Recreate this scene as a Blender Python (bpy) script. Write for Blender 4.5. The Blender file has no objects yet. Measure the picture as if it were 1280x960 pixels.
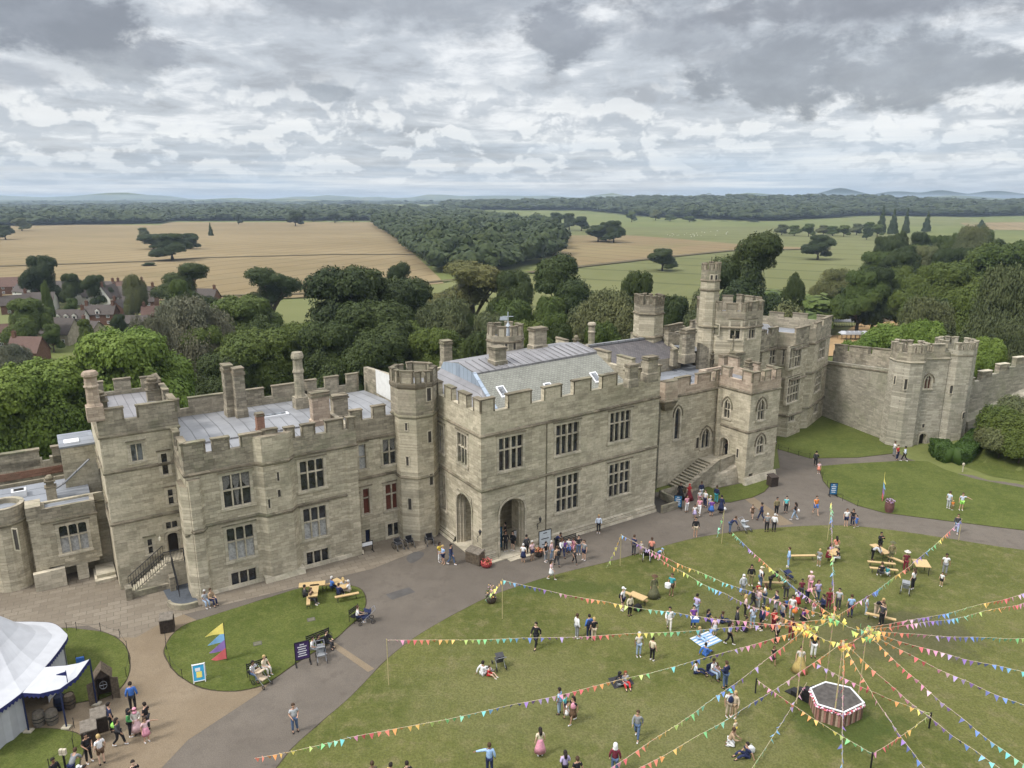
HAZE = 0.0001; EXPO = 0.42
import bpy, bmesh, math, random
import numpy as np
from mathutils import Vector, Matrix
from mathutils.noise import noise as pnoise
random.seed(7)
sc = bpy.context.scene
COL = sc.collection
R = math.radians
# ---- survey helpers
FPX = 924.0; PITCH = math.atan(233/FPX); CAMH = 38.0
_c, _s = math.cos(PITCH), math.sin(PITCH)
def ray(px, py):
 x = (px-640)/FPX; y = (480-py)/FPX
 return (x, _c+y*_s, -_s+y*_c)
def gp(px, py, z=0.0):
 d = ray(px, py); t = (z-CAMH)/d[2]; return (d[0]*t, d[1]*t)
def atY(px, py, Y):
 d = ray(px, py); t = Y/d[1]; return (d[0]*t, Y, CAMH+d[2]*t)
def smooth(a, b, x):
 t = min(1.0, max(0.0, (x-a)/(b-a))); return t*t*(3-2*t)
class Frame:
 """local building frame: origin, yaw, small rise of the heights along u"""
 def __init__(s, ox, oy, deg, k=0.0):
  s.ox, s.oy, s.k, s.deg = ox, oy, k, deg
  a = R(deg); s.c, s.s = math.cos(a), math.sin(a)
 def w(s, u, v, z):
  return (s.ox+u*s.c-v*s.s, s.oy+u*s.s+v*s.c, z*(1+s.k*u))
 def loc(s, X, Y):
  dx, dy = X-s.ox, Y-s.oy
  return (dx*s.c+dy*s.s, -dx*s.s+dy*s.c)
 def edge(s, p0, p1, px, py):
  d = ray(px, py)
  cu, cv = s.loc(0, 0)
  du, dv = d[0]*s.c+d[1]*s.s, -d[0]*s.s+d[1]*s.c
  L = math.hypot(p1[0]-p0[0], p1[1]-p0[1]); eu, ev = (p1[0]-p0[0])/L, (p1[1]-p0[1])/L
  nu, nv = ev, -eu
  t = ((p0[0]-cu)*nu+(p0[1]-cv)*nv)/(du*nu+dv*nv)
  U, V = cu+du*t, cv+dv*t
  return ((U-p0[0])*eu+(V-p0[1])*ev, (CAMH+d[2]*t)/(1+s.k*U))
CF = Frame(-3.2, 72.3, 33)
CFB = Frame(-3.2, 72.3, 33, 0.0017)
WF = Frame(0, 0, 0)
# ---- mesh builder
class MB:
 def __init__(s): s.v = []; s.f = []; s.m = []
 def quad(s, a, b, c, d, m=0):
  n = len(s.v); s.v += [a, b, c, d]; s.f.append((n, n+1, n+2, n+3)); s.m.append(m)
 def poly(s, pts, m=0):
  n = len(s.v); s.v += list(pts); s.f.append(tuple(range(n, n+len(pts)))); s.m.append(m)
 def add(s, vs, fs, m=0):
  n = len(s.v); s.v += list(vs)
  for f in fs: s.f.append(tuple(i+n for i in f)); s.m.append(m)
 def hexa(s, b, t, m=0, bottom=True):
  """prism between two loops of equal length"""
  n = len(s.v); k = len(b); s.v += list(b)+list(t)
  for i in range(k):
   j = (i+1) % k; s.f.append((n+i, n+j, n+k+j, n+k+i)); s.m.append(m)
  s.f.append(tuple(n+k+i for i in range(k))); s.m.append(m)
  if bottom: s.f.append(tuple(n+i for i in reversed(range(k)))); s.m.append(m)
 def box(s, x0, x1, y0, y1, z0, z1, m=0, tf=None):
  b = [(x0, y0, z0), (x1, y0, z0), (x1, y1, z0), (x0, y1, z0)]
  t = [(x0, y0, z1), (x1, y0, z1), (x1, y1, z1), (x0, y1, z1)]
  if tf: b = [tf(*p) for p in b]; t = [tf(*p) for p in t]
  s.hexa(b, t, m)
 def tube(s, pts, r, n=6, m=0, cap=True):
  rs = r if isinstance(r, (list, tuple)) else [r]*len(pts)
  base = len(s.v); P = [Vector(p) for p in pts]
  for i, p in enumerate(P):
   d = (P[min(i+1, len(P)-1)]-P[max(i-1, 0)]).normalized()
   a = d.cross(Vector((0, 0, 1)))
   if a.length < 1e-3: a = d.cross(Vector((0, 1, 0)))
   a.normalize(); b = d.cross(a)
   for j in range(n):
    t = 2*math.pi*j/n; s.v.append(tuple(p+(a*math.cos(t)+b*math.sin(t))*rs[i]))
  for i in range(len(P)-1):
   for j in range(n):
    k = (j+1) % n
    s.f.append((base+i*n+j, base+i*n+k, base+(i+1)*n+k, base+(i+1)*n+j)); s.m.append(m)
  if cap:
   s.f.append(tuple(base+j for j in reversed(range(n)))); s.m.append(m)
   s.f.append(tuple(base+(len(P)-1)*n+j for j in range(n))); s.m.append(m)
 def lathe(s, prof, n=12, m=0, cx=0, cy=0, sx=1, sy=1, cap=True):
  base = len(s.v)
  for r, z in prof:
   for j in range(n):
    t = 2*math.pi*j/n; s.v.append((cx+r*sx*math.cos(t), cy+r*sy*math.sin(t), z))
  for i in range(len(prof)-1):
   for j in range(n):
    k = (j+1) % n
    s.f.append((base+i*n+j, base+i*n+k, base+(i+1)*n+k, base+(i+1)*n+j)); s.m.append(m)
  if cap:
   s.f.append(tuple(base+j for j in reversed(range(n)))); s.m.append(m)
   s.f.append(tuple(base+(len(prof)-1)*n+j for j in range(n))); s.m.append(m)
 def mesh(s, name, mats, smooth_=False):
  me = bpy.data.meshes.new(name); me.from_pydata([tuple(p) for p in s.v], [], s.f)
  for m in (mats if isinstance(mats, (list, tuple)) else [mats]): me.materials.append(m)
  me.polygons.foreach_set('material_index', s.m)
  if smooth_: me.polygons.foreach_set('use_smooth', [True]*len(s.f))
  me.update(); return me
 def build(s, name, mats, parent=None, smooth_=False, loc=None, rot=0):
  o = bpy.data.objects.new(name, s.mesh(name, mats, smooth_)); COL.objects.link(o)
  if loc is not None: o.location = loc; o.rotation_euler = (0, 0, rot)
  if parent is not None: o.parent = parent
  return o
def tag(o, label=None, cat=None, group=None, kind=None):
 if label: o['label'] = label
 if cat: o['category'] = cat
 if group: o['group'] = group
 if kind: o['kind'] = kind
 return o
def empty(name, loc=(0, 0, 0), rz=0.0):
 o = bpy.data.objects.new(name, None); COL.objects.link(o)
 o.location = loc; o.rotation_euler = (0, 0, rz); o.empty_display_size = .2; return o
def link(name, me, parent=None, loc=None, rz=0.0):
 o = bpy.data.objects.new(name, me); COL.objects.link(o)
 if loc is not None: o.location = loc
 o.rotation_euler = (0, 0, rz)
 if parent is not None: o.parent = parent
 return o
def copy_tree(o, parent=None):
 c = o.copy(); COL.objects.link(c)
 if parent is not None: c.parent = parent
 for ch in list(o.children): copy_tree(ch, c)
 return c
# ---- materials
_mats = {}
def nt_new(name):
 m = bpy.data.materials.new(name); m.use_nodes = True
 nt = m.node_tree; b = nt.nodes['Principled BSDF']; return m, nt, b
class N:
 def __init__(s, nt): s.nt = nt; s.L = nt.links
 def nd(s, t, **k):
  n = s.nt.nodes.new(t)
  for a, b in k.items(): setattr(n, a, b)
  return n
 def put(s, sock, v):
  if hasattr(v, 'is_output') or isinstance(v, bpy.types.NodeSocket): s.L.new(v, sock)
  else: sock.default_value = v
 def math(s, op, a, b=0.0, c=None, clamp=False):
  n = s.nd('ShaderNodeMath', operation=op); n.use_clamp = clamp
  s.put(n.inputs[0], a); s.put(n.inputs[1], b)
  if c is not None: s.put(n.inputs[2], c)
  return n.outputs[0]
 def vmath(s, op, a, b=(0, 0, 0)):
  n = s.nd('ShaderNodeVectorMath', operation=op); s.put(n.inputs[0], a); s.put(n.inputs[1], b); return n.outputs[0]
 def comb(s, x, y, z):
  n = s.nd('ShaderNodeCombineXYZ'); s.put(n.inputs[0], x); s.put(n.inputs[1], y); s.put(n.inputs[2], z); return n.outputs[0]
 def sep(s, v):
  n = s.nd('ShaderNodeSeparateXYZ'); s.put(n.inputs[0], v); return n.outputs
 def noise(s, vec, scale, detail=3, rough=.55, dist=0.0):
  n = s.nd('ShaderNodeTexNoise'); s.put(n.inputs['Vector'], vec)
  n.inputs['Scale'].default_value = scale; n.inputs['Detail'].default_value = detail
  n.inputs['Roughness'].default_value = rough; n.inputs['Distortion'].default_value = dist
  return n.outputs['Fac']
 def ramp(s, f, lo, hi, a=0.0, b=1.0, smoothstep=True):
  n = s.nd('ShaderNodeMapRange'); n.interpolation_type = 'SMOOTHSTEP' if smoothstep else 'LINEAR'
  s.put(n.inputs[0], f); n.inputs[1].default_value = lo; n.inputs[2].default_value = hi
  n.inputs[3].default_value = a; n.inputs[4].default_value = b; return n.outputs[0]
 def mix(s, f, a, b, mode='MIX'):
  n = s.nd('ShaderNodeMix', data_type='RGBA', blend_type=mode)
  s.put(n.inputs[0], f)
  for sock, v in ((n.inputs[6], a), (n.inputs[7], b)):
   if isinstance(v, (tuple, list)): sock.default_value = (v[0], v[1], v[2], 1)
   else: s.L.new(v, sock)
  return n.outputs[2]
 def mapping(s, vec, rot=(0, 0, 0), scale=(1, 1, 1), loc=(0, 0, 0)):
  n = s.nd('ShaderNodeMapping'); s.put(n.inputs[0], vec)
  n.inputs['Rotation'].default_value = rot; n.inputs['Scale'].default_value = scale; n.inputs['Location'].default_value = loc
  return n.outputs[0]
 def bump(s, h, strength=.3, dist=.05):
  n = s.nd('ShaderNodeBump'); n.inputs['Strength'].default_value = strength
  n.inputs['Distance'].default_value = dist; s.put(n.inputs['Height'], h); return n.outputs[0]
def plain(name, col, rough=.75, metal=0.0, var=.12, scale=6.0, spec=.3):
 """painted, woven or plain surface with slight mottling"""
 key = name
 if key in _mats: return _mats[key]
 m, nt, b = nt_new(name); n = N(nt)
 tc = n.nd('ShaderNodeTexCoord').outputs['Object']
 f = n.noise(tc, scale, 4)
 dk = tuple(c*(1-var) for c in col); lt = tuple(min(1, c*(1+var)) for c in col)
 n.L.new(n.mix(n.ramp(f, .3, .7), dk, lt), b.inputs['Base Color'])
 b.inputs['Roughness'].default_value = rough; b.inputs['Metallic'].default_value = metal
 b.inputs['Specular IOR Level'].default_value = spec
 _mats[key] = m; return m
def stone(name, lo, mid, hi, stain=(.13, .12, .09), stainf=.45, course=.33, streak=.5, deg=33, seed=0.0, lichen=(.20, .21, .13)):
 m, nt, b = nt_new(name); n = N(nt)
 pos = n.nd('ShaderNodeNewGeometry').outputs['Position']
 rot = n.mapping(pos, rot=(0, 0, -R(deg)), loc=(seed, seed*.7, 0))
 x, y, z = n.sep(rot)
 h = n.math('ADD', x, y)
 bv = n.comb(h, z, 0.0)
 br = n.nd('ShaderNodeTexBrick'); n.L.new(bv, br.inputs['Vector'])
 br.inputs['Scale'].default_value = 1.0; br.inputs['Brick Width'].default_value = .85; br.inputs['Row Height'].default_value = course
 br.inputs['Mortar Size'].default_value = .018; br.inputs['Mortar Smooth'].default_value = .6
 br.inputs['Color1'].default_value = (*lo, 1); br.inputs['Color2'].default_value = (*hi, 1)
 br.inputs['Mortar'].default_value = (lo[0]*.55, lo[1]*.55, lo[2]*.55, 1)
 br.offset = .5; br.squash = 1.0
 big = n.noise(rot, .16, 5, .6)
 patch = n.noise(n.comb(n.math('MULTIPLY', h, .55), n.math('MULTIPLY', z, 2.6), 3.0), .7, 5, .62)
 fine = n.noise(rot, 3.4, 5, .75)
 c1 = n.mix(n.ramp(patch, .42, .62, 0, .3), br.outputs['Color'], mid)
 c2 = n.mix(n.ramp(big, .42, .62, 0, .55), c1, tuple(k*1.18 for k in hi))
 c3 = n.mix(n.ramp(n.noise(rot, .35, 6, .7), .5, .72, 0, stainf), c2, stain)
 cell = n.comb(n.math('MULTIPLY', n.math('FLOOR', n.math('DIVIDE', h, .95)), .73), n.math('MULTIPLY', n.math('FLOOR', n.math('DIVIDE', z, course)), .91), seed)
 bn = n.noise(cell, 3.7, 0)
 c3 = n.mix(n.ramp(bn, .56, .68, 0, .35), c3, tuple(min(1, k*1.3) for k in hi)); c3 = n.mix(n.ramp(bn, .44, .34, 0, .32), c3, tuple(k*.6 for k in lo))
 st = n.noise(n.comb(n.math('MULTIPLY', h, 1.6), n.math('MULTIPLY', z, .16), 7.0), 1.0, 4, .6)
 c4 = n.mix(n.ramp(st, .52, .78, 0, streak*.7), c3, tuple(k*1.1 for k in stain))
 c5 = n.mix(n.ramp(n.noise(rot, .23, 4, .6, 1.0), .48, .7, 0, .5), c4, lichen)
 c6 = n.mix(n.ramp(fine, .42, .68, 0, .34), c5, tuple(k*.6 for k in lo))
 bed = n.noise(n.comb(n.math('MULTIPLY', h, .9), n.math('MULTIPLY', z, 7.0), 1.0), .9, 3, .5)
 c7 = n.mix(n.ramp(bed, .57, .70, 0, .45), c6, tuple(k*.42 for k in lo))
 n.L.new(c7, b.inputs['Base Color'])
 b.inputs['Roughness'].default_value = .92; b.inputs['Specular IOR Level'].default_value = .15
 hh = n.math('ADD', n.math('MULTIPLY', br.outputs['Fac'], -.6), n.math('MULTIPLY', fine, .8))
 n.L.new(n.bump(hh, .55, .07), b.inputs['Normal'])
 _mats[name] = m; return m
M = {}
M['stone'] = stone('castle_sandstone', (.345, .308, .225), (.425, .380, .282), (.525, .470, .355), lichen=(.30, .285, .20), streak=.3)
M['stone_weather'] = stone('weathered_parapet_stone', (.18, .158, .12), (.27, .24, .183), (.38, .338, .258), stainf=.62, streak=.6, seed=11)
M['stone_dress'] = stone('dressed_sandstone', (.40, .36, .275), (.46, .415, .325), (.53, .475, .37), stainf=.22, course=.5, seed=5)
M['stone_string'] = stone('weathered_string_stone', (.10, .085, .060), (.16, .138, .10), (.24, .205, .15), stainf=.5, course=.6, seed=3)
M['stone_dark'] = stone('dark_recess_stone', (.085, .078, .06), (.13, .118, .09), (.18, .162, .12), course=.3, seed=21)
M['stone_warm'] = stone('warm_patched_stone', (.35, .27, .205), (.40, .32, .24), (.45, .37, .285), stainf=.25, seed=31)
M['stone_gate'] = stone('gatehouse_rubble_stone', (.31, .285, .225), (.375, .345, .275), (.45, .415, .335), stainf=.35, deg=10, course=.27, seed=41, lichen=(.24, .24, .17))
M['stone_curtain'] = stone('curtain_wall_stone', (.25, .232, .182), (.30, .278, .22), (.36, .333, .265), deg=-70, course=.27, seed=51, stainf=.35)
M['brick_red'] = stone('old_red_brick', (.21, .10, .065), (.25, .13, .09), (.29, .17, .12), stainf=.4, course=.12, seed=61, lichen=(.19, .14, .10))
def sheetmetal(name, col, col2, deg, seam=.75, axis=0, rough=.5):
 m, nt, b = nt_new(name); n = N(nt)
 pos = n.nd('ShaderNodeNewGeometry').outputs['Position']
 rot = n.mapping(pos, rot=(0, 0, -R(deg))); s3 = n.sep(rot)
 f = n.math('FRACT', n.math('DIVIDE', s3[axis], seam))
 line = n.math('LESS_THAN', f, .07)
 cell = n.math('FLOOR', n.math('DIVIDE', s3[axis], seam))
 cr = n.noise(n.comb(cell, n.math('FLOOR', n.math('DIVIDE', s3[1-axis], 3.1)), .5), 3.3, 0)
 a = n.mix(n.ramp(n.noise(rot, .5, 6, .65), .3, .7), col, col2)
 a = n.mix(n.ramp(cr, .3, .7, 0, .35), a, tuple(min(1, k*1.35) for k in col2))
 a = n.mix(n.math('MULTIPLY', line, .7), a, tuple(k*.4 for k in col))
 n.L.new(a, b.inputs['Base Color']); b.inputs['Roughness'].default_value = rough
 b.inputs['Metallic'].default_value = .15
 n.L.new(n.bump(line, .6, .04), b.inputs['Normal'])
 return m
M['lead'] = sheetmetal('lead_sheet', (.185, .19, .197), (.245, .25, .26), 33, 1.35)
M['lead_flat'] = sheetmetal('lead_walkway_sheet', (.18, .192, .21), (.245, .262, .29), 33, 1.6, 1, .45)
M['lead_dark'] = sheetmetal('dull_lead_sheet', (.175, .172, .176), (.23, .226, .232), 33, .85)
M['lead_blue'] = sheetmetal('blue_lead_cheek', (.25, .30, .37), (.33, .39, .46), 33, .9, 1)
def slates(name, a, b_, c, deg=33, row=.32):
 m, nt, b = nt_new(name); n = N(nt)
 pos = n.nd('ShaderNodeNewGeometry').outputs['Position']
 rot = n.mapping(pos, rot=(0, 0, -R(deg))); x, y, z = n.sep(rot)
 br = n.nd('ShaderNodeTexBrick'); n.L.new(n.comb(x, n.math('ADD', z, n.math('MULTIPLY', y, .6)), 0.0), br.inputs['Vector'])
 br.inputs['Scale'].default_value = 1; br.inputs['Brick Width'].default_value = .42; br.inputs['Row Height'].default_value = row
 br.inputs['Mortar Size'].default_value = .025; br.inputs['Color1'].default_value = (*a, 1); br.inputs['Color2'].default_value = (*b_, 1)
 br.inputs['Mortar'].default_value = tuple(k*.5 for k in a)+(1,)
 q = n.mix(n.ramp(n.noise(n.comb(n.math('MULTIPLY', x, 1.4), n.math('MULTIPLY', z, .15), 0.0), 1.0, 4, .6), .55, .78, 0, .75), br.outputs['Color'], c)
 q = n.mix(n.ramp(n.noise(rot, .6, 5, .7), .35, .7, 0, .4), q, tuple(k*1.15 for k in b_))
 n.L.new(q, b.inputs['Base Color']); b.inputs['Roughness'].default_value = .75
 n.L.new(n.bump(br.outputs['Fac'], -.4, .04), b.inputs['Normal']); return m
M['slate_green'] = slates('mossy_stone_slates', (.175, .178, .150), (.225, .228, .195), (.115, .11, .10))
M['slate_dark'] = slates('dark_welsh_slates', (.075, .07, .072), (.11, .10, .10), (.27, .27, .25))
M['tile_brown'] = slates('brown_clay_tiles', (.042, .031, .026), (.064, .049, .039), (.036, .032, .027), 20, .3)
M['tile_red'] = slates('red_clay_tiles', (.085, .042, .030), (.115, .06, .042), (.055, .038, .03), 20, .3)
def glassmat(name, col, rough=.18):
 m, nt, b = nt_new(name); n = N(nt)
 pos = n.nd('ShaderNodeNewGeometry').outputs['Position']
 f = n.noise(pos, 1.7, 3)
 n.L.new(n.mix(n.ramp(f, .35, .65), tuple(k*.5 for k in col), tuple(k*1.6 for k in col)), b.inputs['Base Color'])
 b.inputs['Roughness'].default_value = rough; b.inputs['Specular IOR Level'].default_value = .6
 return m
M['glass'] = glassmat('old_window_glass', (.026, .028, .032), .08)
M['glass_pale'] = glassmat('sky_lit_window_glass', (.13, .14, .15), .1)  # sky light on the panes put into a paler base colour
M['shutter_red'] = plain('oxblood_shutter', (.11, .035, .022), .6)
M['curtain'] = plain('cream_curtain', (.36, .36, .35), .9, var=.25, scale=5)
M['drape'] = plain('old_lace_drape', (.17, .165, .155), .9, var=.35, scale=9)
M['oak_dark'] = plain('dark_oak_and_opening', (.022, .018, .015), .7)
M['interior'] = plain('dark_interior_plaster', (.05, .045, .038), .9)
M['navy'] = plain('navy_door_paint', (.012, .018, .045), .5)
M['white_paint'] = plain('white_paint', (.72, .73, .74), .5, var=.05)
M['render_white'] = plain('white_limewash', (.62, .62, .59), .9, var=.07, scale=1.5)
M['iron'] = plain('black_ironwork', (.02, .02, .022), .55, metal=.3)
M['wood_light'] = plain('pale_pine_boards', (.46, .33, .165), .7, var=.12, scale=12)
M['wood_dark'] = plain('stained_timber', (.045, .033, .026), .75, var=.25)
M['wood_grey'] = plain('silvered_timber', (.15, .13, .105), .85, var=.25)
M['wood_old'] = plain('weathered_oak_boards', (.10, .078, .055), .85, var=.3)
M['green_paint'] = plain('green_lift_copper', (.05, .15, .13), .7)
def ground_mat(name, cols, scales=(.25, 1.8, 14), bump=.2, rough=.95, fine=.25, spots=None, wear_and_tint=None):
 m, nt, b = nt_new(name); n = N(nt)
 pos = n.nd('ShaderNodeNewGeometry').outputs['Position']
 a = n.mix(n.ramp(n.noise(pos, scales[0], 5, .6), .35, .65), cols[0], cols[1])
 a = n.mix(n.ramp(n.noise(pos, scales[1], 5, .65), .42, .7, 0, .6), a, cols[2])
 if spots: a = n.mix(n.ramp(n.noise(pos, spots[0], 6, .7), spots[1], spots[1]+.12, 0, spots[3]), a, spots[2])
 if wear_and_tint:
  for cx_, cy_, rx_, ry_, col_, am_ in wear_and_tint:
   d_ = n.vmath('MULTIPLY', n.vmath('SUBTRACT', pos, (cx_, cy_, 0)), (1/rx_, 1/ry_, 0)); l_ = n.nd('ShaderNodeVectorMath', operation='LENGTH'); n.put(l_.inputs[0], d_)
   r_ = n.math('ADD', l_.outputs['Value'], n.math('MULTIPLY', n.math('SUBTRACT', n.noise(pos, .5, 5, .65), .5), 1.6))
   a = n.mix(n.ramp(r_, 1.0, .45, 0, am_), a, col_)
 f = n.noise(pos, scales[2], 3, .7)
 a = n.mix(n.ramp(f, .3, .7, 0, fine), a, tuple(k*.45 for k in cols[0]))
 n.L.new(a, b.inputs['Base Color']); b.inputs['Roughness'].default_value = rough; b.inputs['Specular IOR Level'].default_value = .1
 n.L.new(n.bump(f, bump, .05), b.inputs['Normal']); return m
M['lawn'] = ground_mat('mown_lawn', ((.084, .097, .026), (.130, .133, .043), (.172, .160, .066)), (.09, .9, 7), .8, fine=.55, spots=(.45, .54, (.165, .145, .072), .6), wear_and_tint=[(*gp(*q[:2]), *q[2:]) for q in ((1140, 790, 7, 5, (.085, .078, .045), .75), (1075, 800, 6, 4.5, (.10, .09, .05), .55), (1050, 900, 5, 4.2, (.055, .08, .02), .8), (930, 770, 9, 6, (.12, .115, .05), .5), (700, 735, 9, 2.2, (.06, .082, .022), .7), (650, 870, 12, 8, (.155, .15, .065), .5), (860, 930, 9, 7, (.15, .145, .065), .5))])  # trampled wear, plus darker green patches by the stage and upper edge
M['lawn_fresh'] = ground_mat('watered_lawn', ((.074, .095, .022), (.102, .121, .032), (.134, .143, .045)), (.2, 1.1, 7), .8, fine=.55)
M['tarmac'] = ground_mat('worn_brown_tarmac', ((.132, .114, .095), (.158, .137, .114), (.112, .098, .082)), (.12, .7, 12), .35, fine=.45, spots=(.5, .55, (.105, .09, .075), .6))
M['gravel'] = ground_mat('compacted_sandy_gravel', ((.205, .160, .108), (.245, .195, .135), (.18, .142, .098)), (.2, 1.6, 12), .5, fine=.5)
M['patch'] = ground_mat('grey_tarmac_patch', ((.085, .08, .076), (.11, .105, .10), (.09, .085, .08)), (.6, 2, 20), .25)
M['meadow'] = ground_mat('rough_meadow', ((.115, .135, .042), (.150, .160, .055), (.10, .115, .045)), (.006, .035, .9), .2, fine=.25)
M['sand'] = ground_mat('arena_sand', ((.33, .22, .11), (.38, .26, .14), (.30, .20, .10)), (.06, .4, 5), .2, fine=.2)
def flagmat():
 m, nt, b = nt_new('york_flagstones'); n = N(nt)
 pos = n.nd('ShaderNodeNewGeometry').outputs['Position']
 rot = n.mapping(pos, rot=(0, 0, -R(27))); x, y, z = n.sep(rot)
 br = n.nd('ShaderNodeTexBrick'); n.L.new(n.comb(x, y, 0.0), br.inputs['Vector'])
 br.inputs['Scale'].default_value = 1; br.inputs['Brick Width'].default_value = 1.15; br.inputs['Row Height'].default_value = .72
 br.inputs['Mortar Size'].default_value = .03; br.inputs['Color1'].default_value = (.16, .132, .098, 1); br.inputs['Color2'].default_value = (.235, .20, .152, 1)
 br.inputs['Mortar'].default_value = (.10, .085, .062, 1)
 q = n.mix(n.ramp(n.noise(pos, .22, 5, .65), .35, .68, 0, .7), br.outputs['Color'], (.165, .137, .10))
 q = n.mix(n.ramp(n.noise(pos, 5, 4, .7), .35, .7, 0, .3), q, (.09, .075, .055))
 n.L.new(q, b.inputs['Base Color']); b.inputs['Roughness'].default_value = .85
 n.L.new(n.bump(br.outputs['Fac'], -.3, .03), b.inputs['Normal']); return m
M['flags'] = flagmat()
def wheatmat(name, a, b_, c, deg, lanes=24.0):
 m, nt, b = nt_new(name); n = N(nt)
 pos = n.nd('ShaderNodeNewGeometry').outputs['Position']
 rot = n.mapping(pos, rot=(0, 0, -R(deg))); x, y, z = n.sep(rot)
 q = n.mix(n.ramp(n.noise(pos, .004, 6, .62), .36, .64), a, b_)
 q = n.mix(n.ramp(n.noise(n.comb(n.math('MULTIPLY', x, .004), n.math('MULTIPLY', y, .03), 0.0), 1.0, 5, .6), .5, .7, 0, .5), q, c)
 wob = n.math('MULTIPLY', n.noise(pos, .006, 2), 20.0)
 f = n.math('FRACT', n.math('DIVIDE', n.math('ADD', x, wob), lanes))
 l = n.math('MULTIPLY', n.math('LESS_THAN', f, .09), .8)
 q = n.mix(l, q, tuple(k*.62 for k in a))
 n.L.new(q, b.inputs['Base Color']); b.inputs['Roughness'].default_value = .95; b.inputs['Specular IOR Level'].default_value = .05
 return m
M['wheat'] = wheatmat('ripe_wheat', (.178, .137, .074), (.222, .173, .097), (.15, .125, .065), -25)
M['wheat2'] = wheatmat('ripening_barley', (.175, .130, .07), (.20, .158, .082), (.13, .128, .055), 40, 30)
M['pasture'] = wheatmat('grazed_pasture', (.115, .122, .050), (.138, .142, .062), (.09, .10, .042), 60, 60)
M['strip'] = wheatmat('uncut_margin', (.125, .135, .055), (.145, .150, .063), (.105, .117, .047), 10, 90)
# ---- terrain
YARD = [(-130, 28), (-69, 62), (32, 128.5), (58, 131), (76, 120), (120, 124), (170, 90), (170, -70), (-130, -70)]
def pdist(x, y, P):
 inside = False; d = 1e9; n = len(P)
 for i in range(n):
  x1, y1 = P[i]; x2, y2 = P[(i+1) % n]
  if (y1 > y) != (y2 > y) and x < (x2-x1)*(y-y1)/(y2-y1)+x1: inside = not inside
  t = max(0, min(1, ((x-x1)*(x2-x1)+(y-y1)*(y2-y1))/((x2-x1)**2+(y2-y1)**2)))
  d = min(d, math.hypot(x-x1-t*(x2-x1), y-y1-t*(y2-y1)))
 return -d if inside else d
def hgt(x, y):
 d = pdist(x, y, YARD) if (-320 < x < 360 and -260 < y < 320) else 500
 h = -10*smooth(0, 26, d) - .04
 h += 6.2*math.exp(-(((x-86)/12)**2+((y-110)/8.5)**2))
 h += 34*math.exp(-(((x-900)/1000)**2+((y-2750)/620)**2))
 h += 16*math.exp(-(((x+900)/1500)**2+((y-3800)/700)**2))
 return h
def axis(a, b, near0, near1, step, grow=1.13):
 out = [near0]
 x = near0; s = step
 while x > a: s *= grow; x -= s; out.append(x)
 out = out[::-1]; x = near0
 while x < near1: x += step; out.append(x)
 s = step
 while x < b: s *= grow; x += s; out.append(x)
 return out
xs = axis(-9000, 9000, -130, 175, 3.0); ys = axis(-300, 11000, 20, 160, 3.0)
mb = MB(); W_ = len(xs)
mb.v = [(x, y, hgt(x, y)) for y in ys for x in xs]
mb.f = [(j*W_+i, j*W_+i+1, (j+1)*W_+i+1, (j+1)*W_+i) for j in range(len(ys)-1) for i in range(W_-1)]
mb.m = [0]*len(mb.f)
tag(mb.build('terrain', M['meadow'], smooth_=True), kind='structure')
def tri_fill(pts, z, mat, name, thick=0.0):
 bm = bmesh.new(); vs = [bm.verts.new((x, y, z)) for x, y in pts]
 bm.faces.new(vs)
 if thick:
  r = bmesh.ops.extrude_face_region(bm, geom=list(bm.faces))
  bmesh.ops.translate(bm, verts=[g for g in r['geom'] if isinstance(g, bmesh.types.BMVert)], vec=(0, 0, -thick))
 bmesh.ops.recalc_face_normals(bm, faces=bm.faces)
 bmesh.ops.triangulate(bm, faces=bm.faces)
 me = bpy.data.meshes.new(name); bm.to_mesh(me); bm.free(); me.materials.append(mat)
 up = sum(p.normal.z*p.area for p in me.polygons)
 if not thick and up < 0: me.flip_normals()
 o = bpy.data.objects.new(name, me); COL.objects.link(o); o['kind'] = 'structure'; return o
def spline(pts, n=4):
 """closed Catmull-Rom through pts"""
 out = []; k = len(pts)
 for i in range(k):
  p0, p1, p2, p3 = pts[i-1], pts[i], pts[(i+1) % k], pts[(i+2) % k]
  for j in range(n):
   t = j/n
   out.append(tuple(.5*((2*p1[a])+(-p0[a]+p2[a])*t+(2*p0[a]-5*p1[a]+4*p2[a]-p3[a])*t*t+(-p0[a]+3*p1[a]-3*p2[a]+p3[a])*t**3) for a in (0, 1)))
 return out
M['soil_shade'] = ground_mat('soil_and_edge_shadow', ((.05, .042, .03), (.075, .06, .042), (.045, .04, .03)), (.5, 3, 12))
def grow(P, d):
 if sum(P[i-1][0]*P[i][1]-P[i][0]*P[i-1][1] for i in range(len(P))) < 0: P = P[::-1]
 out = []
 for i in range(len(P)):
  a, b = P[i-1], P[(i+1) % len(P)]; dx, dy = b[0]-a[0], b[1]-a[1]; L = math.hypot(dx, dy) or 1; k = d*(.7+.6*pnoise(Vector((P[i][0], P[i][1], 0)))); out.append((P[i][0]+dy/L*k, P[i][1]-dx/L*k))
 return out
def lawn(name, px, z, mat, thick=.06, sm=True):
 pts = [gp(*p) for p in px]
 if sm: pts = spline(pts)
 e = tri_fill(grow(pts, .14), .013, M['soil_shade'], 'soil_shadow_edge')  # dark soil-coloured ring paints in the lawn's edge shadow and kerb line
 return tri_fill(pts, z, M[mat], name, thick)
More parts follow.
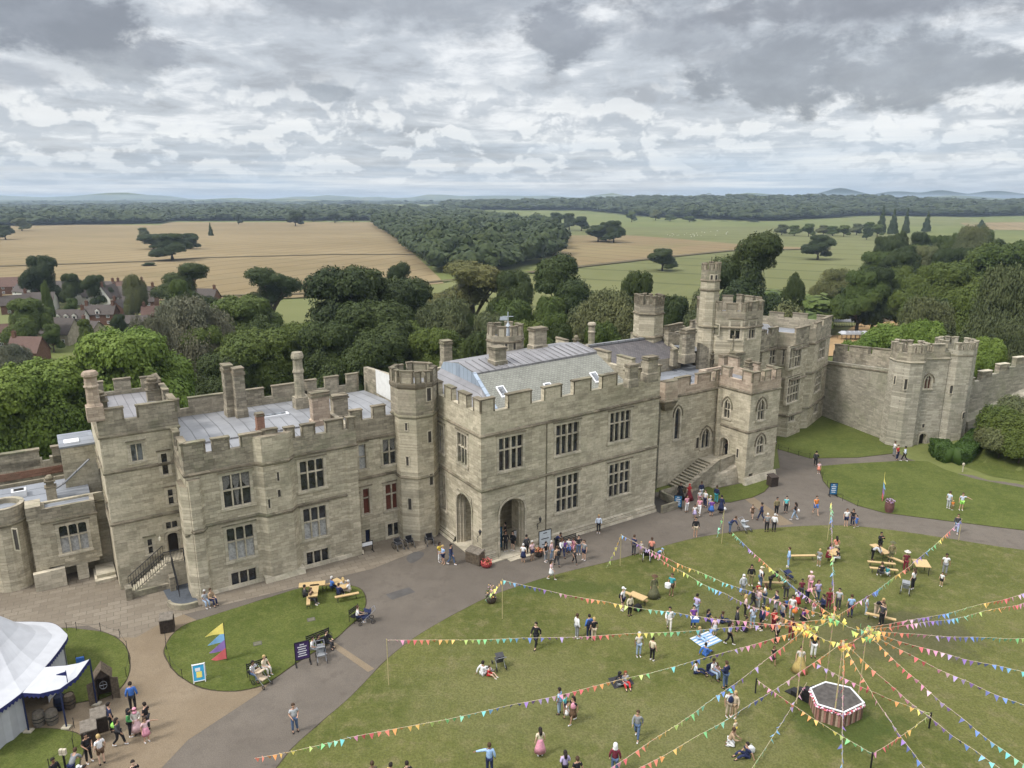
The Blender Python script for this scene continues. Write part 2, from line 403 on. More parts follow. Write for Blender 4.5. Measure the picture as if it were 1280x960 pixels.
tri_fill([gp(*p) for p in [(-200, 1500), (-300, 745), (0, 700), (150, 700), (550, 640), (822, 615), (975, 585), (971, 558), (1072, 570), (1115, 565), (1132, 557), (1160, 555), (1180, 571), (1203, 583), (1240, 596), (1280, 604), (1500, 640), (1750, 1500)]], 0.0, M['tarmac'], 'tarmac_path')
tri_fill([gp(*p) for p in [(-300, 790), (-300, 700), (0, 690), (150, 690), (250, 690), (500, 640), (552, 655), (531, 686), (500, 697), (466, 711), (400, 727), (330, 744), (230, 768), (205, 777), (170, 797), (150, 797), (110, 782), (0, 790)]], .006, M['flags'], 'flagstone_paving')
tri_fill([gp(*p) for p in [(150, 797), (170, 797), (205, 777), (230, 768), (300, 800), (346, 846), (322, 868), (235, 925), (200, 962), (120, 1060), (-300, 1060), (-300, 900), (-10, 860), (60, 840), (140, 830)]], .010, M['gravel'], 'gravel_path')
def addlawn(*a, **k): return lawn(*a, **k)
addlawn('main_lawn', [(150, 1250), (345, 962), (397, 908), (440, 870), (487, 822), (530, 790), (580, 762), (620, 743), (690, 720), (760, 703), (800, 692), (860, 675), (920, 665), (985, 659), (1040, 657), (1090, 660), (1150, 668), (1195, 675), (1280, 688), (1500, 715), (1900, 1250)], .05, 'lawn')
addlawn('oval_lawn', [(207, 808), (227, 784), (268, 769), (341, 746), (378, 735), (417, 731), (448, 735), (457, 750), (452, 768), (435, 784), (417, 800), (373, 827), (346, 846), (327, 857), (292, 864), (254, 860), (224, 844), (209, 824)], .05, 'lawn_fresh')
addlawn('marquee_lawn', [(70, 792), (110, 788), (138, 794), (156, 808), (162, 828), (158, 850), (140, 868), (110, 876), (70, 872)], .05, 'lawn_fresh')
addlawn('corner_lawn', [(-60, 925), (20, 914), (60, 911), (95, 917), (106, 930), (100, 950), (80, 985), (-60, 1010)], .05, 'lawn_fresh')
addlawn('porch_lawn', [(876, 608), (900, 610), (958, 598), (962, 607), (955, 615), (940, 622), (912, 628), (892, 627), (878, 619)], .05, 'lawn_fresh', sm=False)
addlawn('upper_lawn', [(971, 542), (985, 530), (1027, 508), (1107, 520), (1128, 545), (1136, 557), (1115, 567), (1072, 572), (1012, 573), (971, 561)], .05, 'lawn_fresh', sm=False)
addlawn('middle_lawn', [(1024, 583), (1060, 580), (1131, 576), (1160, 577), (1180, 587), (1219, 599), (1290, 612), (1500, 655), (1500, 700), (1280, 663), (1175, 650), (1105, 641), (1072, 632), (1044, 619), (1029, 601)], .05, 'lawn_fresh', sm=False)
tri_fill([gp(*p) for p in [(482, 743), (511, 734), (519, 740), (490, 750)]], .008, M['patch'], 'tarmac_repair')
tri_fill(spline([gp(*p) for p in [(508, 697), (518, 690), (530, 691), (526, 698), (514, 704)]]), .009, M['patch'], 'damp_patch')
tri_fill([gp(*p) for p in [(407, 803), (414, 800), (468, 836), (460, 840)]], .008, M['gravel'], 'sandy_drain_strip')
tri_fill([gp(*p) for p in [(931, 624), (941, 621), (992, 655), (975, 657)]], .008, M['gravel'], 'sandy_drain_cover')
def field(name, px, mat, dz, zp=-10, cell=90):
 pts = [gp(x, y, zp) for x, y in px]
 bm = bmesh.new(); bm.faces.new([bm.verts.new((x, y, 0)) for x, y in pts]); bmesh.ops.triangulate(bm, faces=bm.faces)
 for _ in range(4): bmesh.ops.subdivide_edges(bm, edges=[e for e in bm.edges if e.calc_length() > cell], cuts=1, use_grid_fill=False)
 bmesh.ops.triangulate(bm, faces=bm.faces)
 for v in bm.verts: v.co.z = hgt(v.co.x, v.co.y)+dz
 bmesh.ops.recalc_face_normals(bm, faces=bm.faces)
 me = bpy.data.meshes.new(name); bm.to_mesh(me); bm.free(); me.materials.append(M[mat])
 if sum(p.normal.z for p in me.polygons) < 0: me.flip_normals()
 o = bpy.data.objects.new(name, me); COL.objects.link(o); o['kind'] = 'structure'
field('wheat_field', [(-500, 280), (200, 281.5), (212, 278), (470, 278), (480, 284), (500, 302), (525, 325), (548, 347), (555, 355), (400, 372), (260, 378), (0, 372), (-500, 400)], 'wheat', .55)
field('barley_field', [(690, 300), (700, 295), (777, 294), (857, 300), (935, 307), (1048, 312), (915, 314), (855, 320), (800, 326), (737, 333), (690, 340)], 'wheat2', .75)
field('sheep_pasture', [(660, 276), (760, 284), (1000, 283), (1150, 296), (1180, 330), (1050, 420), (600, 420), (560, 352), (690, 342)], 'pasture', .35)
field('bank_lawn', [(1203, 583), (1240, 596), (1290, 604), (1500, 640), (1500, 520), (1290, 515), (1240, 545), (1212, 566)], 'lawn_fresh', .06, 0, 2.0)
field('field_margin', [(-100, 372), (260, 380), (400, 374), (560, 354), (640, 346), (660, 400), (200, 420), (-100, 400)], 'strip', .42)
field('distant_stubble_field', [(1200, 279), (1400, 277), (1400, 290), (1215, 287)], 'wheat', .4)
field('distant_green_field', [(1060, 273.5), (1210, 272.5), (1230, 282), (1070, 282)], 'strip', .4)
field('distant_bright_field', [(640, 263.5), (668, 263), (664, 265.5), (636, 266)], 'strip', 1.5)
field('arena_ground', [(1040, 405), (1180, 395), (1180, 440), (1035, 446)], 'sand', .3)
def track(name, px, w, mat='patch', dz=.95):
 mb = MB(); P = [Vector((*gp(x, y, -10), 0)) for x, y in px]; L = []
 for i, p in enumerate(P):
  d = (P[min(i+1, len(P)-1)]-P[max(i-1, 0)]).normalized(); q = Vector((-d.y, d.x, 0))*w/2
  L.append((p+q, p-q))
 for (a, b), (c, d) in zip(L, L[1:]):
  n = 8
  for k in range(n):
   f = [a.lerp(c, k/n), b.lerp(d, k/n), b.lerp(d, (k+1)/n), a.lerp(c, (k+1)/n)]
   mb.quad(*[(q.x, q.y, hgt(q.x, q.y)+dz) for q in f])
 o = mb.build(name, M[mat]); o['kind'] = 'structure'
M['track'] = ground_mat('rutted_earth_track', ((.10, .08, .045), (.13, .105, .06), (.075, .075, .035)), (.05, .3, 2), .2)
track('field_track', [(-200, 338), (0, 334), (180, 328), (260, 323), (420, 319), (525, 319)], 6, 'track')
track('pasture_track', [(660, 342), (737, 333), (800, 326), (855, 320), (915, 314), (1000, 312.5)], 8, 'track', 1.0)
track('margin_track', [(200, 374), (400, 368), (560, 352), (610, 348)], 5, 'track', 1.0)
def hill(name, x0, x1, y, amp, mat, seed, depth=1200):
 mb = MB(); n = 90; rows = 7
 for j in range(rows):
  t = j/(rows-1)
  for i in range(n+1):
   s = i/n; x = x0+(x1-x0)*s
   e = smooth(0, .15, s)*smooth(1, .85, s)
   h = amp*e*(.45+.9*pnoise(Vector((x/1500+seed, 3.1, 0)))+.35*pnoise(Vector((x/420+seed, 9, 0))))*math.sin(math.pi*min(1, t*1.0))
   mb.v.append((x, y+depth*t, -12+max(0, h)))
 for j in range(rows-1):
  for i in range(n):
   a = j*(n+1)+i; mb.f.append((a, a+1, a+n+2, a+n+1)); mb.m.append(0)
 o = mb.build(name, mat, smooth_=True); o['kind'] = 'structure'
M['hill'] = ground_mat('patchwork_hills', ((.045, .065, .03), (.11, .13, .05), (.06, .075, .04)), (.004, .012, .05), .1, fine=.1, spots=(.0022, .52, (.20, .19, .09), .6))
M['hill_blue'] = ground_mat('haze_blue_hill', ((.06, .085, .095), (.08, .105, .11), (.06, .08, .09)), (.004, .012, .05), .1)  # distance haze put into the hill colour as a blue tint
hill('hills', -6000, 7000, 5600, 70, M['hill'], 2.0)
hill('hills', -9000, 9000, 8200, 120, M['hill'], 7.7, 1800)
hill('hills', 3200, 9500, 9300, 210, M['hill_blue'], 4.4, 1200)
# ---- masonry
def offset(poly, d):
 """offset a CCW polygon outward by d (inward if negative) with mitred corners"""
 n = len(poly); out = []
 for i in range(n):
  p0, p1, p2 = poly[i-1], poly[i], poly[(i+1) % n]
  a = (p1[0]-p0[0], p1[1]-p0[1]); b = (p2[0]-p1[0], p2[1]-p1[1])
  la, lb = math.hypot(*a), math.hypot(*b)
  na = (a[1]/la, -a[0]/la); nb = (b[1]/lb, -b[0]/lb)
  k = 1+na[0]*nb[0]+na[1]*nb[1]
  if k < .2: k = .2
  out.append((p1[0]+d*(na[0]+nb[0])/k, p1[1]+d*(na[1]+nb[1])/k))
 return out
def lerp2(a, b, t): return (a[0]+(b[0]-a[0])*t, a[1]+(b[1]-a[1])*t)
WALLM = ['stone', 'stone_weather', 'stone_string', 'interior', 'stone_dress']
def tower(mb, fr, poly, z0, zc, zp, zm, zr, th=.5, opens=None, mer=None, strings=(), skip=(), sd=.13, lower=None):
 """a block of building: pierced walls, string courses, parapet and merlons. m: 0 wall 1 parapet 2 string 3 inside 4 dressings"""
 opens = opens or {}; mer = mer or {}
 n = len(poly); inn = offset(poly, -th); W = fr.w
 for i in range(n):
  if i in skip: continue
  a, b = poly[i], poly[(i+1) % n]; ia, ib = inn[i], inn[(i+1) % n]
  L = math.hypot(b[0]-a[0], b[1]-a[1]); nx, ny = (b[1]-a[1])/L, -(b[0]-a[0])/L
  P = lambda s, z, d=0.0: W(a[0]+(b[0]-a[0])*s/L-nx*d, a[1]+(b[1]-a[1])*s/L-ny*d, z)
  ops = [o for o in opens.get(i, []) if o]
  S = sorted({0.0, L, *[v for o in ops for v in o[:2]]}); Z = sorted({z0, zc, *[v for o in ops for v in o[2:4]], *strings})
  Z = [z for z in Z if z0 <= z <= zc]; S = [s for s in S if 0 <= s <= L]
  for s0, s1 in zip(S, S[1:]):
   for q0, q1 in zip(Z, Z[1:]):
    cs, cz = (s0+s1)/2, (q0+q1)/2
    if any(o[0] < cs < o[1] and o[2] < cz < o[3] for o in ops): continue
    mb.quad(P(s0, q0), P(s1, q0), P(s1, q1), P(s0, q1), 0 if not (lower and q1 <= lower) else 4)
  for o in ops:
   s0, s1, q0, q1 = o[:4]; d = o[4] if len(o) > 4 else .5
   mb.quad(P(s0, q0), P(s0, q1), P(s0, q1, d), P(s0, q0, d), 4); mb.quad(P(s1, q1), P(s1, q0), P(s1, q0, d), P(s1, q1, d), 4)
   mb.quad(P(s0, q1), P(s1, q1), P(s1, q1, d), P(s0, q1, d), 4); mb.quad(P(s1, q0), P(s0, q0), P(s0, q0, d), P(s1, q0, d), 4)
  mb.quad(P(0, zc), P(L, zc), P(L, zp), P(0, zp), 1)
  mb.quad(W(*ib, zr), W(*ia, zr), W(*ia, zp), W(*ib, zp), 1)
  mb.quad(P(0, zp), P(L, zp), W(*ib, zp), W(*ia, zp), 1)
  m = mer.get(i, 0)
  if isinstance(m, int) and m > 0:
   g = L/(m+(m-1)*.62) if m > 1 else L; m = [((k*1.62*g)/L, (k*1.62*g+g)/L) for k in range(m)]
  for t0, t1 in (m or []):
   jz = zm+random.uniform(-.13, .09)
   o0, o1 = lerp2(a, b, t0), lerp2(a, b, t1); i0, i1 = lerp2(ia, ib, t0), lerp2(ia, ib, t1)
   if t0 > .001:
    i0 = (o0[0]-nx*th, o0[1]-ny*th)
   if t1 < .999: i1 = (o1[0]-nx*th, o1[1]-ny*th)
   mb.hexa([W(*o0, zp), W(*o1, zp), W(*i1, zp), W(*i0, zp)], [W(*o0, jz), W(*o1, jz), W(*i1, jz), W(*i0, jz)], 1, False)
   e = .07; c = [o0, o1, i1, i0]; k = offset(c, e)
   mb.hexa([W(*q, jz) for q in k], [W(*q, jz+.16) for q in k], 2)
   for q, sg in ((o0, 1), (o1, -1)):
    q2 = (q[0]+(b[0]-a[0])/L*.16*sg, q[1]+(b[1]-a[1])/L*.16*sg)
    e0 = [(q[0]+nx*.05, q[1]+ny*.05), (q2[0]+nx*.05, q2[1]+ny*.05), q2, q]
    if sg < 0: e0 = [e0[1], e0[0], e0[3], e0[2]]
    mb.hexa([W(*z, zp+.02) for z in e0], [W(*z, jz) for z in e0], 2)
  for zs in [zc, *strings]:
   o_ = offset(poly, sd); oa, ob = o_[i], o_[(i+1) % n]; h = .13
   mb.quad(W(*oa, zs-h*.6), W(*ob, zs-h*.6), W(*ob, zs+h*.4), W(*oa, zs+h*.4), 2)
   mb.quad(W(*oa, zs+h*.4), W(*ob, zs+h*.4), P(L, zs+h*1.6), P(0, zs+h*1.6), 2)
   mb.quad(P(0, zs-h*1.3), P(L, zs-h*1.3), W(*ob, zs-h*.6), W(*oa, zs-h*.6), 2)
def flat(mb, fr, poly, z, m=0): mb.poly([fr.w(u, v, z) for u, v in poly], m)
wallmats = lambda base='stone', par='stone_weather': [M[base], M[par], M['stone_string'], M['interior'], M['stone_dress']]
# ---- windows
_wk = {}
def window(parent, fr, p0, p1, s0, s1, z0, z1, lights=2, trans=(), arched=1, pane='glass', curt=None, head='rect', name='window', surround=.24, recess=.3, cross=True, hood=True):
 """stone mullioned window standing in the opening s0..s1, z0..z1 of the wall p0->p1; local mesh, own origin"""
 L = math.hypot(p1[0]-p0[0], p1[1]-p0[1]); eu, ev = (p1[0]-p0[0])/L, (p1[1]-p0[1])/L
 cs, cz = (s0+s1)/2, (z0+z1)/2
 org = fr.w(p0[0]+eu*cs, p0[1]+ev*cs, cz); kz = 1+fr.k*(p0[0]+eu*cs)
 w, h = s1-s0, (z1-z0)*kz
 ang = R(fr.deg)+math.atan2(ev, eu)
 mb = MB(); pb = MB(); hw, hh = w/2, h/2
 B = lambda x0, x1, y0, y1, q0, q1, m=0: mb.box(x0, x1, y0, y1, q0, q1, m)
 e = surround
 if head != 'point':
  B(-hw-e, -hw+.06, -.05, recess+.05, -hh, hh); B(hw-.06, hw+e, -.05, recess+.05, -hh, hh)
  B(-hw-e, hw+e, -.052, recess+.05, hh-.05, hh+e)
 B(-hw-e-.06, hw+e+.06, -.14, recess+.05, -hh-.2, -hh+.04)
 if hood and head == 'rect': B(-hw-e-.1, hw+e+.1, -.15, .0, hh+e, hh+e+.1, 1)
 lw = w/lights; mw = .13 if w > 1.2 else .1
 for k in range(1, lights):
  x = -hw+k*lw; ww = mw*(1.7 if (lights == 4 and k == 2) else 1); B(x-ww/2, x+ww/2, .04, recess+.05, -hh+.04, hh-.05)
 rows = [-hh]+[-hh+t*h for t in trans]+[hh]
 for t in rows[1:-1]:
  for k in range(lights):
   B(-hw+k*lw+mw/2, -hw+(k+1)*lw-mw/2, .045, recess+.05, t-mw*.45, t+mw*.45)
 yb = recess
 for r in range(len(rows)-1):
  for k in range(lights):
   x0 = -hw+k*lw+.05; x1 = -hw+(k+1)*lw-.05; q0, q1 = rows[r], rows[r+1]
   pm = 0
   if curt == 'lower' and r == 0: pm = 1
   if curt == 'all': pm = 1
   if curt == 'mid' and 0 < k < lights-1 or curt == 'edge' and k in (0, lights-1): pm = 1
   jt = [yb+random.uniform(-.03, .02) for _ in range(4)]; pb.quad((x0, jt[0], q0), (x1, jt[1], q0), (x1, jt[2], q1), (x0, jt[3], q1), pm)
   if curt == 'drape':
    wx = x1-x0
    if r == len(rows)-2:
     if k == 0: side = [(x0, q1), (x1, q1), (x1-wx*.15, q0+(q1-q0)*.35), (x0+wx*.35, q0), (x0, q0)]
     elif k == lights-1: side = [(x0, q1), (x1, q1), (x1, q0), (x1-wx*.35, q0), (x0+wx*.15, q0+(q1-q0)*.35)]
     else: side = [(x0, q1), (x1, q1), (x1-wx*.1, q0+(q1-q0)*.45), (x1-wx*.35, q0), (x0+wx*.35, q0), (x0+wx*.1, q0+(q1-q0)*.45)]
     pb.poly([(x, yb-.05, z) for x, z in side][::-1], 2)
    elif k not in (0, lights-1):
     xm = (x0+x1)/2; pb.poly([(xm-.08, yb-.05, q0+.1), (xm-.3*wx, yb-.05, q1), (xm+.3*wx, yb-.05, q1), (xm+.08, yb-.05, q0+.1)], 2)
   if arched and (arched == 1 and r == len(rows)-2 or arched == 2):
    rr = (x1-x0)/2; xm = (x0+x1)/2; zs = q1-.06-rr*.95; K = 6
    arc = [(xm+rr*math.cos(math.pi*j/(2*K)), zs+rr*.95*math.sin(math.pi*j/(2*K))) for j in range(K+1)]
    for sg in (1, -1):
     A = [(xm+(x-xm)*sg, z) for x, z in arc]
     crn = (xm+rr*sg, q1)
     for (xa, za), (xb, zb) in zip(A, A[1:]):
      f = [crn, (xa, za), (xb, zb)]
      mb.poly([(x, .16, z) for x, z in (f if sg < 0 else f[::-1])], 0)
      mb.quad((xa, .16, za), (xb, .16, zb), (xb, yb, zb), (xa, yb, za), 0)
     mb.poly([(x, .16, z) for x, z in ([crn, (xm, A[-1][1]), (xm, q1)])], 0)
 if head == 'point':
  K = 9; sp = hh-min(h*.42, w*.95)
  def arch(hw_, top):
   rad = (hw_**2+(top-sp)**2)/(2*hw_)
   out = []
   for j in range(K+1):
    zz = sp+(top-sp)*j/K
    x = -(rad-hw_)+math.sqrt(max(0, rad*rad-(zz-sp)**2)); out.append((x, zz))
   return out
  A = arch(hw*.86, hh-.06); O = arch(hw+e, hh+e*.9); O2 = arch(hw+e+.14, hh+e*.9+.16)
  for sg in (1, -1):
   for (p, q, lo) in ((A, O, -.05),):
    for i in range(K):
     f = [(p[i][0]*sg, lo, p[i][1]), (q[i][0]*sg, lo, q[i][1]), (q[i+1][0]*sg, lo, q[i+1][1]), (p[i+1][0]*sg, lo, p[i+1][1])]
     mb.poly(f if sg > 0 else f[::-1], 0)
     mb.quad((p[i][0]*sg, lo, p[i][1]), (p[i+1][0]*sg, lo, p[i+1][1]), (p[i+1][0]*sg, recess+.05, p[i+1][1]), (p[i][0]*sg, recess+.05, p[i][1]), 0)
   for i in range(K):
    f = [(O[i][0]*sg, -.14, O[i][1]), (O2[i][0]*sg, -.14, O2[i][1]), (O2[i+1][0]*sg, -.14, O2[i+1][1]), (O[i+1][0]*sg, -.14, O[i+1][1])]
    mb.poly(f if sg > 0 else f[::-1], 1)
    mb.quad((O2[i][0]*sg, -.14, O2[i][1]), (O2[i][0]*sg, .02, O2[i][1]), (O2[i+1][0]*sg, .02, O2[i+1][1]), (O2[i+1][0]*sg, -.14, O2[i+1][1]), 1)
    mb.quad((O[i][0]*sg, -.14, O[i][1]), (O[i][0]*sg, -.05, O[i][1]), (O[i+1][0]*sg, -.05, O[i+1][1]), (O[i+1][0]*sg, -.14, O[i+1][1]), 1)
   x_a, x_b = sorted((hw*.86*sg, (hw+e)*sg))
   B(x_a, x_b, -.05, recess+.05, -hh, sp)
   x_a, x_b = sorted(((hw+e)*sg, (hw+e+.14)*sg)); B(x_a, x_b, -.14, .02, sp-.3, sp, 1)
  if lights == 2:   # tracery: a small diamond above the mullion
   B(-.16, .16, .05, recess, hh-w*.55, hh-w*.55+.16)
 fo = mb.build(name, [M['stone_dress'], M['stone_string']], parent, loc=org, rot=ang)
 fo.matrix_parent_inverse = Matrix.Identity(4)
 panes = [M[pane], M['curtain'], M['drape']]
 po = pb.build('pane', panes, fo)
 return fo
def W_(parent, tw, edge, cx, yt, yb, wp, **k):
 """survey a window from its outline and return (opening, builder call)"""
 fr, poly = tw; a, b = poly[edge], poly[(edge+1) % len(poly)]
 ym = (yt+yb)/2
 s0 = fr.edge(a, b, cx-wp/2, ym)[0]; s1 = fr.edge(a, b, cx+wp/2, ym)[0]
 z0 = fr.edge(a, b, cx, yb)[1]; z1 = fr.edge(a, b, cx, yt)[1]
 op = (s0, s1, z0, z1, k.pop('depth', .6))
 if k.pop('only', False): return op
 window(parent, fr, a, b, s0, s1, z0, z1, **k)
 return op
castle = tag(empty('castle', CF.w(0, 12, 0)), 'long crenellated sandstone castle range with towers and lead roofs beside the lawn', 'castle')
castle.matrix_world  # world placed: children are given in world coordinates
INV = Matrix.Translation(Vector(castle.location)).inverted()
def cpart(mb, name, mats, parent=None, label=None, sm=False):
 o = mb.build(name, mats, parent or castle, sm)
 if parent is None: o.matrix_parent_inverse = INV
 if label: o['label'] = label
 return o
class CP:  # a stand-in parent for windows built in world coordinates
 pass
def wfix(o): o.matrix_parent_inverse = INV; return o
_window = window
def window(parent, *a, **k): return wfix(_window(castle, *a, **k))
# --- block A: apartment wing ----
A = [(-27, 9), (-10, 9), (-10, 27), (-27, 27)]
tA = (CF, A); oA = {0: []}
q = oA[0]
q.append(W_(castle, tA, 0, 296, 591, 633, 36, lights=3, trans=(.52,), arched=0, curt='drape'))
q.append(W_(castle, tA, 0, 301, 657, 699, 35, lights=3, trans=(.57,), curt='lower'))
q.append(W_(castle, tA, 0, 305, 712, 732, 33, lights=3, arched=0, hood=False))
q.append(W_(castle, tA, 0, 390, 574, 612, 31, lights=3, trans=(.58,)))
q.append(W_(castle, tA, 0, 394, 633, 673, 30, lights=3, trans=(.55,), curt='lower'))
q.append(W_(castle, tA, 0, 397, 687, 706, 29, lights=3, arched=0, hood=False))
mb = MB()
mer = [(-27.0, -24.9), (-24.3, -22.7), (-21.7, -19.6), (-19.5, -18.1), (-17.4, -16.4), (-15.7, -14.3), (-13.2, -11.3), (-10.9, -10.0)]
L0 = 17.0
tower(mb, CF, A, 0, 12.6, 14.5, 15.7, 13.4, opens=oA, strings=(7.2,),
      mer={0: [((a+27)/L0, (b+27)/L0) for a, b in mer], 3: 5, 2: [(0, .22), (.28, .5), (.55, .78), (.84, 1)]})
bay = [(-20.6, 9), (-20.0, 8.2), (-17.4, 8.2), (-16.7, 9)]
def pilaster(mb, fr, bay, z0, z1, rings=(), m=0, cap=True):
 n = len(bay)
 for (a, b) in zip(bay, bay[1:]): mb.quad(fr.w(*a, z0), fr.w(*b, z0), fr.w(*b, z1), fr.w(*a, z1), m)
 if cap: mb.poly([fr.w(*p, z1) for p in bay], 2)
 for z in rings:
  k = [(a[0], a[1]-.14) if 0 < i < n-1 else (a[0]-.15*(1 if i == 0 else -1), a[1]) for i, a in enumerate(bay)]
  for (a, b, c, d) in zip(bay, bay[1:], k, k[1:]):
   mb.quad(fr.w(*c, z-.08), fr.w(*d, z-.08), fr.w(*d, z+.06), fr.w(*c, z+.06), 2)
   mb.quad(fr.w(*c, z+.06), fr.w(*d, z+.06), fr.w(*b, z+.22), fr.w(*a, z+.22), 2)
   mb.quad(fr.w(*a, z-.2), fr.w(*b, z-.2), fr.w(*d, z-.08), fr.w(*c, z-.08), 2)
pilaster(mb, CF, bay, 0, 15.4, (12.6, 7.2))
pilaster(mb, CF, [(-26.95, 9), (-26.8, 8.5), (-25.9, 8.5), (-25.6, 9)], 0, 12.2, (7.0,))
pilaster(mb, CF, [(-27, 11.5), (-27.5, 11.2), (-27.5, 9.2), (-26.9, 8.7)], 0, 11.6, (6.6,))
pilaster(mb, CF, [(-11.4, 9), (-11.2, 8.75), (-10.1, 8.75), (-9.98, 9)], 0, 12.3, ())
for (u0, u1, d, z) in ((-27.2, -20.5, .3, .35), (-20.7, -16.6, 1.05, .6), (-16.6, -9.9, .25, .4)):
 mb.hexa([CF.w(u0, 9-d, 0), CF.w(u1, 9-d, 0), CF.w(u1, 9, 0), CF.w(u0, 9, 0)], [CF.w(u0, 9-d*.7, z), CF.w(u1, 9-d*.7, z), CF.w(u1, 9, z), CF.w(u0, 9, z)], 4)
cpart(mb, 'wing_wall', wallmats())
def slit(fr, a, b, cx, yt, yb, wp, mat='interior', name='arrow_slit'):
 s0 = fr.edge(a, b, cx-wp/2, (yt+yb)/2)[0]; s1 = fr.edge(a, b, cx+wp/2, (yt+yb)/2)[0]
 z0 = fr.edge(a, b, cx, yb)[1]; z1 = fr.edge(a, b, cx, yt)[1]
 L = math.hypot(b[0]-a[0], b[1]-a[1]); eu, ev = (b[0]-a[0])/L, (b[1]-a[1])/L
 org = fr.w(a[0]+eu*(s0+s1)/2, a[1]+ev*(s0+s1)/2, (z0+z1)/2)
 w, h = (s1-s0)/2, (z1-z0)/2; mb = MB()
 mb.quad((-w, -.012, -h), (w, -.012, -h), (w, -.012, h), (-w, -.012, h), 1)
 for x0, x1, q0, q1 in ((-w-.12, -w, -h-.1, h+.12), (w, w+.12, -h-.1, h+.12), (-w, w, h, h+.12), (-w, w, -h-.1, -h)):
  mb.box(x0, x1, -.06, .02, q0, q1)
 return wfix(mb.build(name, [M['stone_dress'], M[mat]], castle, loc=org, rot=R(fr.deg)+math.atan2(ev, eu)))
for s in ((347.5, 590, 601, 2.6), (349, 612, 621, 3.4), (336.5, 624, 635, 2.5)): slit(CF, bay[1], bay[2], *s)
Rc = [(-10, 10.8), (-2.5, 10.8), (-2.5, 27), (-10, 27)]
tR = (CF, Rc); q = []
q.append(W_(castle, tR, 0, 453, 555, 587, 10, lights=1, trans=(.5,), arched=0, curt='all'))
q.append(W_(castle, tR, 0, 487, 548, 581, 18, lights=2, trans=(.5,), arched=0, curt='drape'))
q.append(W_(castle, tR, 0, 458, 610, 643, 9, lights=1, trans=(.62,), pane='shutter_red'))
q.append(W_(castle, tR, 0, 490, 604, 637, 17, lights=2, trans=(.6,), pane='shutter_red'))
q.append(W_(castle, tR, 0, 492, 653, 670, 16, lights=2, arched=0, hood=False))
dr = W_(castle, tR, 0, 460, 662, 678, 6, only=True); q.append(dr)
mb = MB()
tower(mb, CF, Rc, 0, 12.4, 14.6, 15.8, 13.4, opens={0: q}, strings=(7.9,), mer={0: [(0.02, .2), (.36, .56)]}, skip=(1, 2, 3))
cpart(mb, 'wing_wall', wallmats())
mb = MB(); tower(mb, CF, Rc, 0, 12.4, 14.6, 15.8, 13.4, mer={2: 3}, skip=(0, 1, 3)); cpart(mb, 'rear_parapet', wallmats())
def pane_at(fr, a, b, op, mat, name='door', inset=.3, boards=5, head=None):
 s0, s1, z0, z1 = op[:4]; L = math.hypot(b[0]-a[0], b[1]-a[1]); eu, ev = (b[0]-a[0])/L, (b[1]-a[1])/L
 org = fr.w(a[0]+eu*(s0+s1)/2, a[1]+ev*(s0+s1)/2, z0); w, h = (s1-s0)/2, z1-z0; mb = MB()
 for k in range(boards):
  x0 = -w+2*w*k/boards; mb.box(x0+.01, x0+2*w/boards-.01, inset, inset+.08, 0, h)
 mb.box(-w, w, inset+.03, inset+.05, 0, h)
 return wfix(mb.build(name, M[mat], castle, loc=org, rot=R(fr.deg)+math.atan2(ev, eu)))
pane_at(CF, Rc[0], Rc[1], dr, 'navy')
def roof(name, polys, mat, label=None):
 mb = MB()
 for P in polys: mb.poly([CF.w(*p) for p in P])
 o = cpart(mb, name, M[mat]); 
 if label: o['label'] = label
 return o
rA = roof('roof', [[(-26.5, 9.5, 13.5), (-10.5, 9.5, 13.5), (-10.5, 11.5, 13.5), (-26.5, 11.5, 13.5)],
                   [(-26.5, 11.5, 13.5), (-2.0, 11.5, 13.5), (-2.0, 19.0, 14.0), (-26.5, 19.0, 14.0)],
                   [(-26.5, 19.0, 14.0), (-2.0, 19.0, 14.0), (-2.0, 26.5, 13.6), (-26.5, 26.5, 13.6)]], 'lead')
mb = MB()   # standing step in the roof and a pale roof light
mb.box(-26.5, -10.0, 14.6, 14.75, 13.6, 13.88, tf=CF.w); cpart(mb, 'roof_step', M['lead_dark'])
sk = MB(); sk.box(-17.6, -14.0, 19.0, 19.9, 14.0, 14.25, tf=CF.w); sk.box(-17.3, -14.3, 19.15, 19.75, 14.25, 14.32, 1, tf=CF.w)
cpart(sk, 'skylight', [M['white_paint'], M['glass_pale']])
